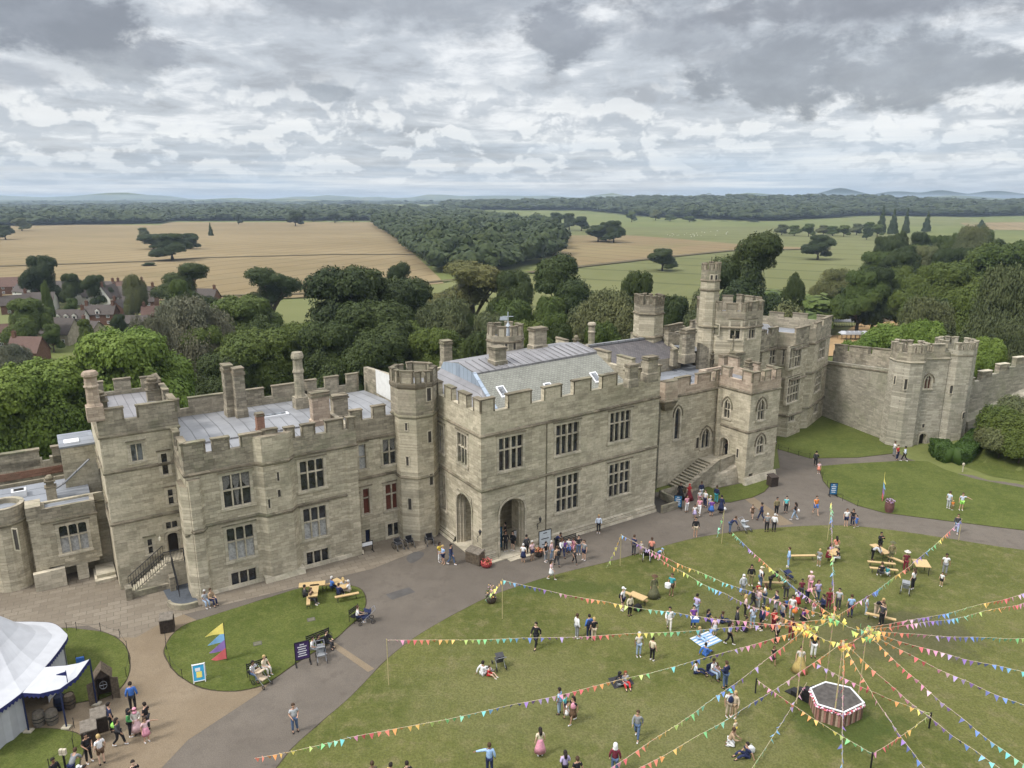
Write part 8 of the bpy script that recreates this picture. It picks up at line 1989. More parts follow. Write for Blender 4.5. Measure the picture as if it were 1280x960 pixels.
def pushchair(px, py, yaw, col, label, chair=False):
 x_, y_ = gp(px, py); r = empty('wheelchair' if chair else 'pushchair', (x_, y_, .05 if on_lawn(x_, y_) else .012), R(yaw)); r.scale = (S_,)*3; tag(r, label, 'wheelchair' if chair else 'pushchair')
 mb = MB()
 if chair:
  for sx in (-.28, .28): mb.tube([(sx, .3, .95), (sx, .2, .9), (sx, .2, .12)], .018, 5); mb.tube([(sx, .2, .5), (sx, -.3, .5), (sx, -.42, .1), (sx, -.55, .08)], .018, 5); mb.tube([(sx, .2, .7), (sx, -.2, .7)], .025, 5)
 else:
  for sx in (-.26, .26): mb.tube([(sx, .62, 1.02), (sx, .3, .75), (sx, -.45, .14)], .018, 5); mb.tube([(sx, .42, .14), (sx, .05, .55)], .018, 5)
  mb.tube([(-.26, .62, 1.02), (.26, .62, 1.02)], .022, 5)
 mb.build('frame', plain('grey_frame_metal', (.25, .26, .28), .4, metal=.5), r)
 mb = MB()
 if chair: mb.box(-.25, .25, -.25, .2, .46, .52); mb.box(-.25, .25, .17, .22, .5, .9); mb.build('seat', cm(col), r)
 else:
  mb.hexa([(-.2, -.3, .42), (.2, -.3, .42), (.2, .1, .38), (-.2, .1, .38)], [(-.21, -.32, .5), (.21, -.32, .5), (.21, .12, .46), (-.21, .12, .46)]); mb.hexa([(-.2, .1, .38), (.2, .1, .38), (.2, .14, .38), (-.2, .14, .38)], [(-.2, .32, .92), (.2, .32, .92), (.2, .36, .92), (-.2, .36, .92)]); mb.build('seat', cm(col), r)
  mb = MB(); n = 7
  for i in range(n):
   t0_, t1_ = math.pi*.95*i/n, math.pi*.95*(i+1)/n
   f = lambda t_, s_: (s_, .32-.42*math.sin(t_*.62), .62+.42*math.sin(t_*.5+.3)*1.0-.05*t_)
   a_, b_, c_, d_ = f(t0_, -.25), f(t0_, .25), f(t1_, .25), f(t1_, -.25); mb.hexa([a_, b_, c_, d_], [(q[0]*1.04, q[1]-.012, q[2]+.03) for q in (a_, b_, c_, d_)])
  mb.build('hood', cm(col), r)
 for sx in (-1, 1):
  for (yy, rad) in ((.2, .3), (-.42, .08)) if chair else ((.42, .14), (-.45, .11)):
   mb = MB(); ring = [(sx*.31, yy+rad*math.cos(t_*math.pi/8), rad+rad*math.sin(t_*math.pi/8)) for t_ in range(17)]; mb.tube(ring, .022, 5, cap=False)
   for k in range(4): mb.tube([(sx*.31, yy, rad), ring[k*4]], .01, 4)
   mb.build('wheel', M['iron'], r)
pushchair(458, 778, -70, 'navy', 'navy pushchair beside the right picnic spot'); pushchair(402, 825, 20, 'grey', 'grey pushchair in front of the people by the notice board'); pushchair(328, 856, 60, 'beige', 'beige pushchair before the pair on the lawn seat')
pushchair(624, 834, 200, 'charcoal', 'charcoal pushchair standing on the open lawn'); pushchair(931, 664, 30, 'lgrey', 'pale pushchair on the path edge by the bunting pole'); pushchair(985, 728, 100, 'navy', 'dark blue pushchair by the maypole crowd')
pushchair(1131, 741, 150, 'grey', 'grey pushchair at the right side of the lawn'); pushchair(808, 700, 170, 'black', 'black pushchair pushed by the person in salmon')
pushchair(537, 680, 20, 'black', 'wheelchair parked right of the octagonal tower foot', True); pushchair(512, 683, 30, 'black', 'wheelchair parked at the foot of the octagonal tower', True); pushchair(498, 686, 40, 'charcoal', 'folded dark wheelchair left of the other two', True)
def garden_bench(px, py, yaw, label, L=1.5):
 x_, y_ = gp(px, py); r = empty('garden_bench', (x_, y_, .05 if on_lawn(x_, y_) else .01), R(yaw)); r.scale = (1.15, S_, S_); tag(r, label, 'bench'); mb = MB()
 for k in range(4): mb.box(-L/2, L/2, -.2+k*.11, -.11+k*.11, .42, .45)
 mb.build('seat', M['iron'], r); mb = MB()
 for k in range(3): mb.box(-L/2, L/2, .24, .27, .55+k*.13, .63+k*.13)
 mb.build('backrest', M['iron'], r)
 for sx in (-1, 1): mb = MB(); xx = sx*(L/2-.03); mb.tube([(xx, -.2, 0), (xx, -.2, .65), (xx, .25, .65)], .022, 5); mb.tube([(xx, .27, 0), (xx, .27, .95)], .022, 5); mb.build('leg', M['iron'], r)
garden_bench(324, 845, 38, 'black metal bench with the white-clad pair'); garden_bench(446, 775, 60, 'black metal bench beside the navy pushchair', 1.1); garden_bench(400, 808, 40, 'black metal bench right of the purple board', 1.9); garden_bench(710, 684, 33, 'low seat against the hall wall beneath the window', 2.4)
def board(px, py, yaw, w_, h_, legs, frame, face, label, name='notice_board', marks=0, z0=.35, mark='white_paint', aframe=False):
 x_, y_ = gp(px, py); r = empty(name, (x_, y_, .05 if on_lawn(x_, y_) else .012), R(yaw)); r.scale = (1.25,)*3; tag(r, label, 'sign')
 tl = -.14 if aframe else 0; T0 = lambda x, y, z: (x, y-tl*(z-h_)*.9, z)
 mb = MB(); f_ = .05
 for x0, x1, q0, q1 in ((-w_/2, w_/2, z0, z0+f_), (-w_/2, w_/2, z0+h_-f_, z0+h_), (-w_/2, -w_/2+f_, z0+f_, z0+h_-f_), (w_/2-f_, w_/2, z0+f_, z0+h_-f_)): mb.box(x0, x1, -.035, .035, q0, q1, tf=T0)
 for sx in (-1, 1):
  mb.box(sx*(w_/2-.03)-.03, sx*(w_/2-.03)+.03, -.03, .03, 0, z0, tf=T0)
  if aframe: mb.hexa([(sx*w_/2-.03, .42, 0), (sx*w_/2+.03, .42, 0), (sx*w_/2+.03, .46, 0), (sx*w_/2-.03, .46, 0)], [(sx*w_/2-.03, .04, z0+h_), (sx*w_/2+.03, .04, z0+h_), (sx*w_/2+.03, .08, z0+h_), (sx*w_/2-.03, .08, z0+h_)])
  elif legs: mb.box(sx*(w_/2-.03)-.035, sx*(w_/2-.03)+.035, -.32, .32, 0, .06)
 mb.build('frame', frame, r); mb = MB(); mb.box(-w_/2+f_, w_/2-f_, -.02, .02, z0+f_, z0+h_-f_, tf=T0); pa = mb.build('panel', face, r)
 if marks:
  mb = MB()
  for k in range(marks):
   zc = z0+h_*(.84-.62*k/max(1, marks-1)); ww = w_*(.30 if k else .18)*(1 if k % 2 else .8)
   mb.box(-ww, ww, -.026, -.021, zc-h_*.025, zc+h_*.025, tf=T0)
  mb.build('lettering', M[mark], pa)
 return r
board(379, 830, 25, 1.0, 1.35, True, M['iron'], plain('purple_poster', (.055, .03, .11), .6), 'tall purple notice board with white lines of text in a black frame', marks=6)
r = board(250, 852, 20, .75, 1.15, False, M['white_paint'], plain('cyan_poster', (.05, .35, .60), .5), 'white pavement sign with blue and yellow poster on the oval lawn', 'pavement_sign', z0=.1, aframe=True)
mb = MB(); mb.box(-.15, .18, -.03, -.021, .35, .75, tf=lambda x, y, z: (x, y+.14*(z-1.15)*.9, z)); mb.box(-.2, .1, -.032, -.022, .8, 1.0, 1, tf=lambda x, y, z: (x, y+.14*(z-1.15)*.9, z)); mb.build('poster_shapes', [FM['yellow'], M['white_paint']], r)
for px, py, yw, lab in ((847, 636, -14, 'blue pavement sign by the entrance pit of the hall'), (1041, 620, -4, 'blue pavement sign at the corner of the right lawn')):
 board(px, py, yw, .8, 1.3, True, M['iron'], plain('royal_blue_poster', (.03, .13, .26), .5), lab, 'pavement_sign', marks=5, z0=.15)
board(681, 690, 30, 1.3, 1.7, True, M['iron'], plain('white_poster', (.50, .54, .56), .5), 'white poster in a black frame on a stand beside the porch', marks=3, z0=.4, mark='glass')
q_ = CF.w(2.55, 1.0, .15); r = board(623, 680, 33, 1.0, 2.0, False, M['iron'], plain('dark_blue_poster', (.02, .07, .12), .5), 'dark blue information board with white squares inside the porch arch', marks=6, z0=.3); r.location = q_
board(650, 684, 33, .5, .8, True, M['iron'], M['white_paint'], 'small white notice on a stand in the porch', z0=.5).location = CF.w(5.3, 1.6, .15)
board(459, 690, 30, 1.1, .45, True, M['iron'], M['white_paint'], 'low slanted information panel with white top by the recessed wall', z0=.55)
def bin_(px, py, yaw, w_, lid, label, body='wood_dark', n=1, h_=1.15):
 x_, y_ = gp(px, py); r = empty('litter_bin', (x_, y_, .012), R(yaw)); r.scale = (1.2, 1.2, 1.3); tag(r, label, 'bin'); mb = MB()
 for k in range(8):
  for sy in (-1, 1): xx = -w_/2+w_*k/8; mb.box(xx+.01, xx+w_/8-.01, sy*.38-.03, sy*.38+.03, .04, h_*.86)
 for sx in (-1, 1): mb.box(sx*w_/2-.03, sx*w_/2+.03, -.41, .41, .04, h_*.86)
 mb.box(-w_/2, w_/2, -.36, .36, 0.03, h_*.8); mb.build('body', M[body], r); mb = MB()
 for k in range(n):
  x0 = -w_/2-.05+(w_+.1)*k/n; mb.hexa([(x0, -.45, h_*.84), (x0+(w_+.1)/n-.04, -.45, h_*.84), (x0+(w_+.1)/n-.04, .45, h_*.98), (x0, .45, h_*.98)], [(x0, -.45, h_*.9), (x0+(w_+.1)/n-.04, -.45, h_*.9), (x0+(w_+.1)/n-.04, .45, h_*1.06), (x0, .45, h_*1.06)])
 mb.build('lid', M[lid], r)
bin_(210, 788, 20, .9, 'wood_grey', 'dark wooden litter bin at the corner of the oval lawn'); bin_(594, 703, -35, 1.5, 'wood_grey', 'double brown wooden litter bin with two grey lids by the porch', n=2, body='wood_old')
bin_(965, 607, 20, .9, 'wood_dark', 'dark litter bin at the right corner of the porch tower'); bin_(126, 912, 30, .8, 'wood_grey', 'far one of two slat-topped wooden bins on the gravel', n=1); bin_(114, 928, 30, .8, 'wood_grey', 'near one of two slat-topped wooden bins on the gravel', n=1)
def planter(px, py, r_, h_, mat, flowers, label, barrel=True, tall=0):
 x_, y_ = gp(px, py); r = empty('planter', (x_, y_, .03)); r.scale = (1.2,)*3; tag(r, label, 'planter'); mb = MB()
 mb.lathe([(r_*.78, 0), (r_, h_*.4), (r_*1.02, h_*.6), (r_*.92, h_), (r_*.8, h_), (r_*.78, h_*.9)], 16); mb.build('tub', M[mat] if mat in M else mat, r)
 mb = MB()
 for k in range(90):
  a_, d_ = rq.uniform(0, 6.28), r_*math.sqrt(rq.random())*1.1; z_ = h_+rq.uniform(0, .28+tall)*(1.2-d_/r_*.6); s_ = rq.uniform(.04, .09); c_ = V3((d_*math.cos(a_), d_*math.sin(a_), z_)); u_ = V3((rq.uniform(-1, 1), rq.uniform(-1, 1), rq.uniform(-.3, 1))).normalized(); w2 = u_.orthogonal().normalized()*s_; w3 = u_.cross(w2)
  mb.poly([tuple(c_-w2), tuple(c_-w3), tuple(c_+w2), tuple(c_+w3)], 0 if k % 3 == 0 else 1 if k % 3 == 1 else 2)
 mb.build('flowers', [LM['mid'], FM[flowers[0]], FM[flowers[1]]], r)
planter(608, 708, .5, .42, plain('red_tub', (.22, .03, .03), .6), ('salmon', 'red'), 'red tub of red and orange flowers at the porch corner')
planter(614, 753, .42, .55, 'wood_dark', ('gold2', 'lpink'), 'dark tub of pale flowers beside the bunting pole', tall=.9)
planter(1111, 640, .45, 1.15, plain('maroon_barrel', (.13, .06, .055), .8), ('lilac', 'lpink'), 'tall maroon barrel planter by the feather flag on the right lawn')
planter(673, 695, .4, .5, 'wood_dark', ('orange', 'salmon'), 'orange flower tub right of the porch arch')
def feather(px, py, h_, yaw, wide, label):
 x_, y_ = gp(px, py); r = empty('feather_flag', (x_, y_, .05), R(yaw)); r.scale = (1.3,)*3; tag(r, label, 'flag'); mb = MB(); mb.tube([(0, 0, 0), (0, 0, h_)], .02, 6); mb.build('pole', M['iron'], r)
 for k, c_ in enumerate(('yellow', 'sky', 'purple', 'red')):
  z1 = h_-k*h_*.22; z0_ = z1-h_*.22; n = 6; mb = MB(); L = wide*(1 if k else 1.1)
  for i in range(n):
   f0, f1 = i/n, (i+1)/n; g_ = lambda f: (-L*f, .12*math.sin(f*4+k)*f, (z1-(z1-z0_)*1.25*f-h_*.08*f, z0_-h_*.14*f+(z1-z0_)*.0))
   a_, b_ = g_(f0), g_(f1); za = (a_[2][0], a_[2][0]-(z1-z0_)*1.3*(1-f0)-.02); zb = (b_[2][0], b_[2][0]-(z1-z0_)*1.3*(1-f1)-.02)
   q = [(a_[0], a_[1], za[1]), (b_[0], b_[1], zb[1]), (b_[0], b_[1], zb[0]), (a_[0], a_[1], za[0])]
   mb.hexa(q, [(x, y+.012, z) for x, y, z in q])
  mb.build('streamer', FM[c_], r)
feather(284, 826, 2.75, 0, 1.1, 'rainbow feather flag of four streamers on the oval lawn'); feather(1102, 624, 2.9, 70, .75, 'rainbow feather flag seen edge-on on the right lawn')
for px, py, u, v, lab in ((672, 652, 8.9, -.12, 'ornate black lantern on the hall wall right of the porch arch'), (597, 668, .35, -.12, 'small black lantern bracket on the hall corner')):
 s_, z_ = CFB.edge(B_[0], B_[1], px, py); p = CFB.w(s_, 0, z_); r = empty('wall_lantern', p, R(33)); tag(r, lab, 'lantern'); mb = MB(); mb.tube([(0, -.02, -.9), (0, -.06, -.2), (0, -.5, .1)], .03, 5); mb.tube([(0, -.02, -.2), (-.2, -.12, -.4), (0, -.05, -.7)], .02, 4); mb.build('bracket', M['iron'], r)
 mb = MB(); mb.lathe([(.05, .1), (.17, .5), (.2, .52), (.05, .72), (.02, .85)], 6, cy=-.5); mb.build('lamp', M['iron'], r)
def lump(name, px, py, z, r_, col, label, cat, h_=1.0):
 x_, y_ = gp(px, py); y_ -= .16 if z else 0; mb = MB(); mb.lathe([(r_*.6, 0), (r_, r_*.3*h_), (r_*.95, r_*1.1*h_), (r_*.5, r_*1.6*h_), (r_*.2, r_*1.75*h_)], 9, sx=1, sy=.6); mb.tube([(-r_*.4, 0, r_*1.5*h_), (0, 0, r_*2.2*h_), (r_*.4, 0, r_*1.5*h_)], .012, 4); o = mb.build(name, cm(col), loc=(x_, y_, z*S_+.04), smooth_=True); o.scale = (1.25,)*3; tag(o, label, cat)
lump('carrier_bag', 145, 914, .3, .2, 'neon', 'green carrier bag held by the person in navy', 'bag'); lump('shopping_bag', 905, 641, .3, .17, 'white', 'white bag held by the person in the navy coat', 'bag'); lump('handbag', 996, 650, .8, .17, 'white', 'white shoulder bag of the person in pale jeans', 'bag')
lump('bag', 992, 772, .4, .22, 'orange', 'orange bag held by the person in white', 'bag'); lump('rucksack', 716, 904, 1.0, .17, 'pink', 'pink backpack worn by the person in black', 'backpack', 1.4); lump('rucksack', 735, 798, 1.0, .17, 'navy', 'blue backpack worn by the person in blue', 'backpack', 1.4)
lump('rucksack', 951, 735, 1.0, .17, 'black', 'black rucksack worn over a white top at the bench', 'backpack', 1.4); lump('rucksack', 775, 763, 1.0, .17, 'black', 'black rucksack of the person in white tee by the bench', 'backpack', 1.4); lump('rucksack', 698, 708, 1.0, .17, 'black', 'dark rucksack worn by the person in tan', 'backpack', 1.4)
lump('rucksack', 911, 896, 1.0, .17, 'navy', 'navy rucksack of the person with turquoise cap', 'backpack', 1.4); lump('bag', 938, 941, 0, .26, 'white', 'white bag beside the person in navy low on the lawn', 'bag'); lump('bag', 797, 764, 0, .35, 'black', 'black bag lying by the tilted bench', 'bag')
x_, y_ = gp(834, 746); mb = MB(); mb.lathe([(.3, -.18), (.3, .18)], 16); tag(mb.build('drum', M['white_paint'], loc=(x_, y_, 1.25), rot=.3), 'white drum carried by the costumed drummer', 'drum')
x_, y_ = gp(866, 785); mb = MB(); mb.box(-.35, .35, -.25, .25, 0, .06); mb.box(-.35, .35, -.27, -.25, -.28, .06, 1); tag(mb.build('tray', [M['white_paint'], cm('blue')], loc=(x_, y_-.4, 1.25)), 'large white and blue tray carried by the person in purple', 'tray')
x_, y_ = gp(890, 849); r = empty('camp_chair', (x_, y_+.05, .05), R(30)); r.scale = (S_,)*3; tag(r, 'folding camp chair below the striped blanket', 'chair'); mb = MB(); mb.box(-.28, .28, -.25, .22, .40, .43); mb.build('seat', cm('navy'), r); mb = MB(); mb.box(-.28, .28, .22, .25, .42, .9); mb.build('backrest', cm('navy'), r)
for sx in (-.27, .27):
 for sy in (-.24, .22): mb = MB(); mb.tube([(sx, sy, 0), (-sx*.2+sx, sy, .42)], .015, 5); mb.build('leg', M['iron'], r)
def rails(px, label, group):
 P = [P3d(x, y, .02) for x, y in px]
 for i, p in enumerate(P):
  mb = MB(); mb.tube([(0, 0, 0), (0, 0, .8)], .026, 6); mb.lathe([(.025, .8), (.04, .83), (.01, .88)], 6); tag(mb.build('rail_post', M['iron'], loc=p), label, 'post', group)
 mb = MB()
 for a, b in zip(P, P[1:]): mb.tube([tuple(a.lerp(b, t/8)+V3((0, 0, .75-.6*(t/8)*(1-t/8)))) for t in range(9)], .012, 4)
 tag(mb.build('chain', M['iron']), 'thin sagging chain between the '+group, 'chain')
rails([(84, 789), (96, 788), (126, 789), (150, 797), (159, 812), (162, 830), (158, 846)], 'thin black post of the chain round the little lawn by the marquee', 'posts of the marquee lawn chain')
rails([(207, 800), (211, 815), (221, 782), (213, 832)][0:1]+[(208, 812), (213, 832), (228, 848)], 'thin black post at the left end of the oval lawn', 'posts of the oval lawn chain')
rails([(973, 562), (985, 566), (998, 570), (1012, 573), (1022, 583)], 'low black post at the edge of the lawn behind the porch', 'posts of the porch-side lawn chain')
rails([(1028, 598), (1034, 608), (1053, 626), (1072, 633)], 'low black post at the corner of the right lawn', 'posts of the right lawn chain')
rails([(93, 910), (92, 935), (62, 962)], 'thin dark post beside the lower left lawn', 'posts of the lower left lawn chain')
x_, y_ = gp(1203, 590); mb = MB(); mb.box(-.05, .05, -.05, .05, 0, 1.0); mb.box(-.12, .12, -.12, .12, 1.0, 1.25); mb.lathe([(.2, 1.25), (.02, 1.45)], 4); tag(mb.build('path_lamp', M['stone_dress'], loc=(x_, y_, .0)), 'little pale bollard lamp by the curved hedge', 'lamp')
x_, y_ = gp(84, 972); mb = MB(); mb.tube([(0, 0, 0), (0, 0, 1.9)], .07, 8); mb.box(-.22, -.02, -.1, .1, 1.8, 2.2, 1); mb.box(.02, .22, -.1, .1, 1.8, 2.2, 1); tag(mb.build('floodlight_post', [M['iron'], M['stone_dress']], loc=(x_, y_, .05)), 'dark post with two pale floodlights at the lower left', 'lamp')
for px, py, lab in ((322, 805, 'square drain cover in the middle of the oval lawn'), (389, 775, 'round-cornered drain cover near the picnic tables')):
 x_, y_ = gp(px, py); mb = MB(); mb.box(-.35, .35, -.3, .3, 0, .02); mb.box(-.28, .28, -.23, .23, .02, .03, 1); tag(mb.build('drain_cover', [M['patch'], M['stone_dark']], loc=(x_, y_, .05), rot=.4), lab, 'drain cover')
# ---- marquee and its yard
mq = tag(empty('marquee', P3d(20, 850, 0)), 'large white marquee with navy scalloped valance and pointed canopy', 'marquee'); QI = Matrix.Translation(mq.location).inverted()
eave = [P3d(x, y, 3.3) for x, y in ((83, 799), (80, 789), (66, 779), (40, 777), (-30, 774))]
ev2 = [P3d(56, 834, 3.3), P3d(27, 866, 3.3), P3d(-30, 905, 3.3)]
rim0 = [ev2[2], ev2[1], ev2[0], *eave]; rim = []
for i in range(len(rim0)-1):
 q0, q1, q2, q3 = rim0[max(0, i-1)], rim0[i], rim0[i+1], rim0[min(len(rim0)-1, i+2)]
 for t in (0, .25, .5, .75):
  rim.append(((q1*2)+(q2-q0)*t+(q0*2-q1*5+q2*4-q3)*t*t+(q1*3-q0-q2*3+q3)*t**3)*.5 if 2 < i < 6 else q1.lerp(q2, t)-V3((0, 0, .35*t*(1-t))))
rim.append(rim0[-1]); k0_ = P3d(-22, 758, 7.2); k1_ = P3d(-60, 800, 4.9)
mb = MB()
for a, b in zip(rim, rim[1:]):
 for t0_, t1_ in ((0, .2), (.2, .4), (.4, .6), (.6, .8), (.8, 1)):
  f = lambda p, t: (p.x+(k0_.x-p.x)*t, p.y+(k0_.y-p.y)*t, p.z+(k0_.z-p.z)*t**1.7)
  mb.quad(f(a, t0_), f(b, t0_), f(b, t1_), f(a, t1_))
mb.poly([tuple(k0_), tuple(rim[-1]), (rim[-1].x-8, rim[-1].y, 3.3), (rim[0].x-8, rim[0].y, 3.3), tuple(rim[0])])
kid(mb, 'roof', M['canvas'], mq, QI, True)
cpy = [P3d(112, 824, 4.0), P3d(96, 846, 3.5), P3d(75, 861, 3.35), P3d(50, 867, 3.3), P3d(28, 866, 3.3)]; cb = [P3d(112, 824, 4.0), P3d(98, 829, 3.9), P3d(82, 832, 3.8), P3d(68, 833, 3.7), P3d(56, 834, 3.4)]
mb = MB()
for a, b, c_, d_ in zip(cpy, cpy[1:], cb, cb[1:]): 
 q = [tuple(a), tuple(b), tuple(d_), tuple(c_)]; mb.hexa([(x, y, z-.02) for x, y, z in q], q)
kid(mb, 'canopy', M['canvas'], mq, QI)
mb = MB()
def valance(P, h_=.42):
 for a, b in zip(P, P[1:]):
  n_ = max(2, int((b-a).length/.28))
  for k in range(n_):
   p, q = a.lerp(b, k/n_), a.lerp(b, (k+1)/n_); m_ = (p+q)/2
   mb.poly([tuple(p), tuple(q), (q.x, q.y, q.z-h_*.6), (m_.x, m_.y, m_.z-h_), (p.x, p.y, p.z-h_*.6)])
valance([p+V3((.03, -.03, .02)) for p in rim]); valance([p+V3((.0, -.03, .02)) for p in cpy])
kid(mb, 'valance', plain('navy_canvas', (.02, .025, .11), .8), mq, QI)
mb = MB()
for a, b in ((ev2[0], eave[0]), (eave[0], eave[1]), (eave[1], eave[2]), (eave[2], eave[3]), (eave[3], eave[4]), (ev2[2], ev2[1])):
 if b is ev2[1]: kid(mb, 'side_wall', M['canvas'], mq, QI); mb = MB()
 n_ = max(2, int((b-a).length/.5)); c0 = V3((k0_.x, k0_.y, 0))
 for k in range(n_):
  p, q = a.lerp(b, k/n_), a.lerp(b, (k+1)/n_); w0 = .10*(k % 2); w1_ = .10*((k+1) % 2); ip = p.lerp(c0, .04+w0*.2); iq = q.lerp(c0, .04+w1_*.2)
  mb.quad((ip.x, ip.y, .05), (iq.x, iq.y, .05), (iq.x, iq.y, 3.26), (ip.x, ip.y, 3.26))
kid(mb, 'side_wall', M['canvas'], mq, QI)
for p in (cpy[0], cpy[2], ev2[1]):
 mb = MB(); x_, y_ = p.x, p.y; mb.tube([(x_, y_, 0), (x_, y_, p.z)], .06, 8); mb.box(x_-.3, x_+.3, y_-.22, y_+.22, 0.02, .16, 1); kid(mb, 'pole', [cm('navy'), M['stone_dress']], mq, QI)
mb = MB(); p = P3d(84, 850, 3.7); mb.tube([(p.x, p.y, 3.5), (p.x, p.y, 4.5)], .03, 5); mb.hexa([(p.x-.75, p.y, 4.1), (p.x, p.y, 4.05), (p.x, p.y+.015, 4.05), (p.x-.75, p.y+.015, 4.1)], [(p.x-.75, p.y, 4.15), (p.x, p.y, 4.42), (p.x, p.y+.015, 4.42), (p.x-.75, p.y+.015, 4.15)]); kid(mb, 'pennant', plain('navy_canvas', (.02, .025, .11), .8), mq, QI)
def barrel(px, py, label, col='wood_grey', r_=.36, h_=.95):
 x_, y_ = gp(px, py); r = empty('barrel', (x_, y_, .012)); r.scale = (1.2,)*3; tag(r, label, 'barrel', 'wooden barrels'); mb = MB()
 for k in range(16):
  a0, a1 = 2*math.pi*k/16+.01, 2*math.pi*(k+1)/16-.01
  for (ra, za), (rc, zc_) in zip(((r_*.82, 0), (r_, h_*.35), (r_, h_*.65), (r_*.82, h_)), ((r_, h_*.35), (r_, h_*.65), (r_*.82, h_))): mb.quad((ra*math.cos(a0), ra*math.sin(a0), za), (ra*math.cos(a1), ra*math.sin(a1), za), (rc*math.cos(a1), rc*math.sin(a1), zc_), (rc*math.cos(a0), rc*math.sin(a0), zc_))
 mb.lathe([(.01, h_-.06), (r_*.8, h_-.06)], 16, cap=False); mb.build('staves', M[col], r)
 for z_ in (.1, .38, .62, .9): mb = MB(); rr_ = r_*(.86 if z_ in (.1, .9) else 1.01); mb.lathe([(rr_, z_*h_-.03), (rr_, z_*h_+.03)], 16, cap=False); mb.build('hoop', M['iron'], r)
barrel(50, 906, 'left barrel of the pair under the marquee canopy'); barrel(66, 904, 'right barrel of the pair under the marquee canopy'); barrel(88, 884, 'barrel behind the canopy poles near the lawn', 'wood_old')
barrel(76, 886, 'blue plastic drum under the canopy', 'navy')
x_, y_ = gp(132, 872); r = empty('wooden_booth', (x_, y_, .02), R(28)); tag(r, 'small gabled wooden booth with open shutters and a wheel inside', 'booth'); mb = MB()
mb.box(-.6, .6, .55, .6, 0, 1.9)
for sx in (-.6, .6): mb.box(sx-.04, sx+.04, -.55, .55, 0, 1.9)
mb.poly([(-.62, -.56, 1.9), (.62, -.56, 1.9), (0, -.56, 2.5)]); mb.build('body', M['wood_dark'], r)
mb = MB()
for sx in (-1, 1): mb.hexa([(sx*.8, -.7, 1.75), (sx*.8, .7, 1.75), (0, .7, 2.55), (0, -.7, 2.55)], [(sx*.8, -.7, 1.82), (sx*.8, .7, 1.82), (0, .7, 2.62), (0, -.7, 2.62)])
mb.build('roof', M['wood_old'], r); r.scale = (.85, .95, 1.1)
for sx in (-1, 1): mb = MB(); mb.hexa([(sx*.62, -.56, .1), (sx*1.25, -.85, .1), (sx*1.25, -.80, .1), (sx*.62, -.51, .1)], [(sx*.62, -.56, 1.8), (sx*1.25, -.85, 1.8), (sx*1.25, -.80, 1.8), (sx*.62, -.51, 1.8)]); mb.build('shutter', M['wood_old'], r)
mb = MB(); mb.tube([(.3*math.cos(t_*math.pi/8), -.35, 1.2+.3*math.sin(t_*math.pi/8)) for t_ in range(17)], .03, 5, cap=False); mb.tube([(-.3, -.35, 1.2), (.3, -.35, 1.2)], .02, 4); mb.tube([(0, -.35, .9), (0, -.35, 1.5)], .02, 4); mb.build('wheel', plain('grey_frame_metal', (.25, .26, .28), .4, metal=.5), r)
x_, y_ = gp(102, 835); r = empty('folding_seat', (x_, y_, .05), R(20)); tag(r, 'blue canvas folding seat on the little lawn', 'chair'); mb = MB(); mb.box(-.3, .3, -.1, .1, .55, .95); mb.build('canvas', cm('blue'), r)
for sx in (-.3, .3): mb = MB(); mb.tube([(sx, 0, 0), (sx, 0, 1.2)], .025, 5); mb.build('pole', M['iron'], r)
# ---- camera, sky, sun, air
cam = bpy.data.cameras.new('camera'); co = bpy.data.objects.new('camera', cam); COL.objects.link(co)
co.location = (0, 0, CAMH); co.rotation_euler = (R(90)-PITCH, 0, 0)
cam.sensor_width = 36; cam.lens = 36*FPX/1280; cam.clip_end = 40000; cam.clip_start = .1
sc.camera = co
SUN_EL, SUN_AZ = 50, -118      # azimuth from +Y, negative = left of the view
sun = bpy.data.lights.new('sun', 'SUN'); sun.energy = 2.4; sun.angle = R(11); sun.color = (1, .96, .90)
so = bpy.data.objects.new('sun', sun); COL.objects.link(so)
dvec = Vector((math.sin(R(SUN_AZ))*math.cos(R(SUN_EL)), math.cos(R(SUN_AZ))*math.cos(R(SUN_EL)), math.sin(R(SUN_EL))))
so.rotation_euler = dvec.to_track_quat('Z', 'Y').to_euler(); so.location = (0, 0, 80)
w = bpy.data.worlds.new('World'); sc.world = w; w.use_nodes = True
nt = w.node_tree; n = N(nt); bg = nt.nodes['Background']
sky = n.nd('ShaderNodeTexSky', sky_type='NISHITA'); sky.sun_disc = False
sky.sun_elevation = R(SUN_EL); sky.sun_rotation = R(SUN_AZ); sky.altitude = 80; sky.dust_density = 2.0
tc = n.nd('ShaderNodeTexCoord').outputs['Generated']
dn = n.vmath('NORMALIZE', tc)
x, y, z = n.sep(dn)
zz_ = n.math('ADD', n.math('MAXIMUM', z, 0.0), .055)
px_, py_ = n.math('DIVIDE', x, zz_), n.math('DIVIDE', y, zz_)
P = n.comb(px_, py_, 0.0)
az = n.math('ARCTAN2', x, y); el = n.math('ARCSINE', z)
lg = n.math('LOGARITHM', n.math('ADD', n.math('MAXIMUM', el, 0.0), .06), 2.718)
a = n.noise(n.comb(n.math('MULTIPLY', az, 3.4), n.math('MULTIPLY', lg, 2.4), 2.0), 1.0, 7, .56, .3)
b = n.noise(n.comb(n.math('MULTIPLY', az, 8.5), n.math('MULTIPLY', lg, 6.5), 5.0), 1.0, 7, .58, .4)
base = n.math('ADD', n.math('MULTIPLY', a, .58), n.math('MULTIPLY', b, .42))
K = 7.6   # background strength is 0.1, so 10 = radiance 1
grey = (.455*K, .48*K, .52*K); mid = (.60*K, .64*K, .69*K); white = (.93*K, .95*K, .97*K)
fn = n.noise(n.comb(n.math('MULTIPLY', az, 17.0), n.math('MULTIPLY', lg, 12.0), 3.0), 1.0, 6, .62, .4)
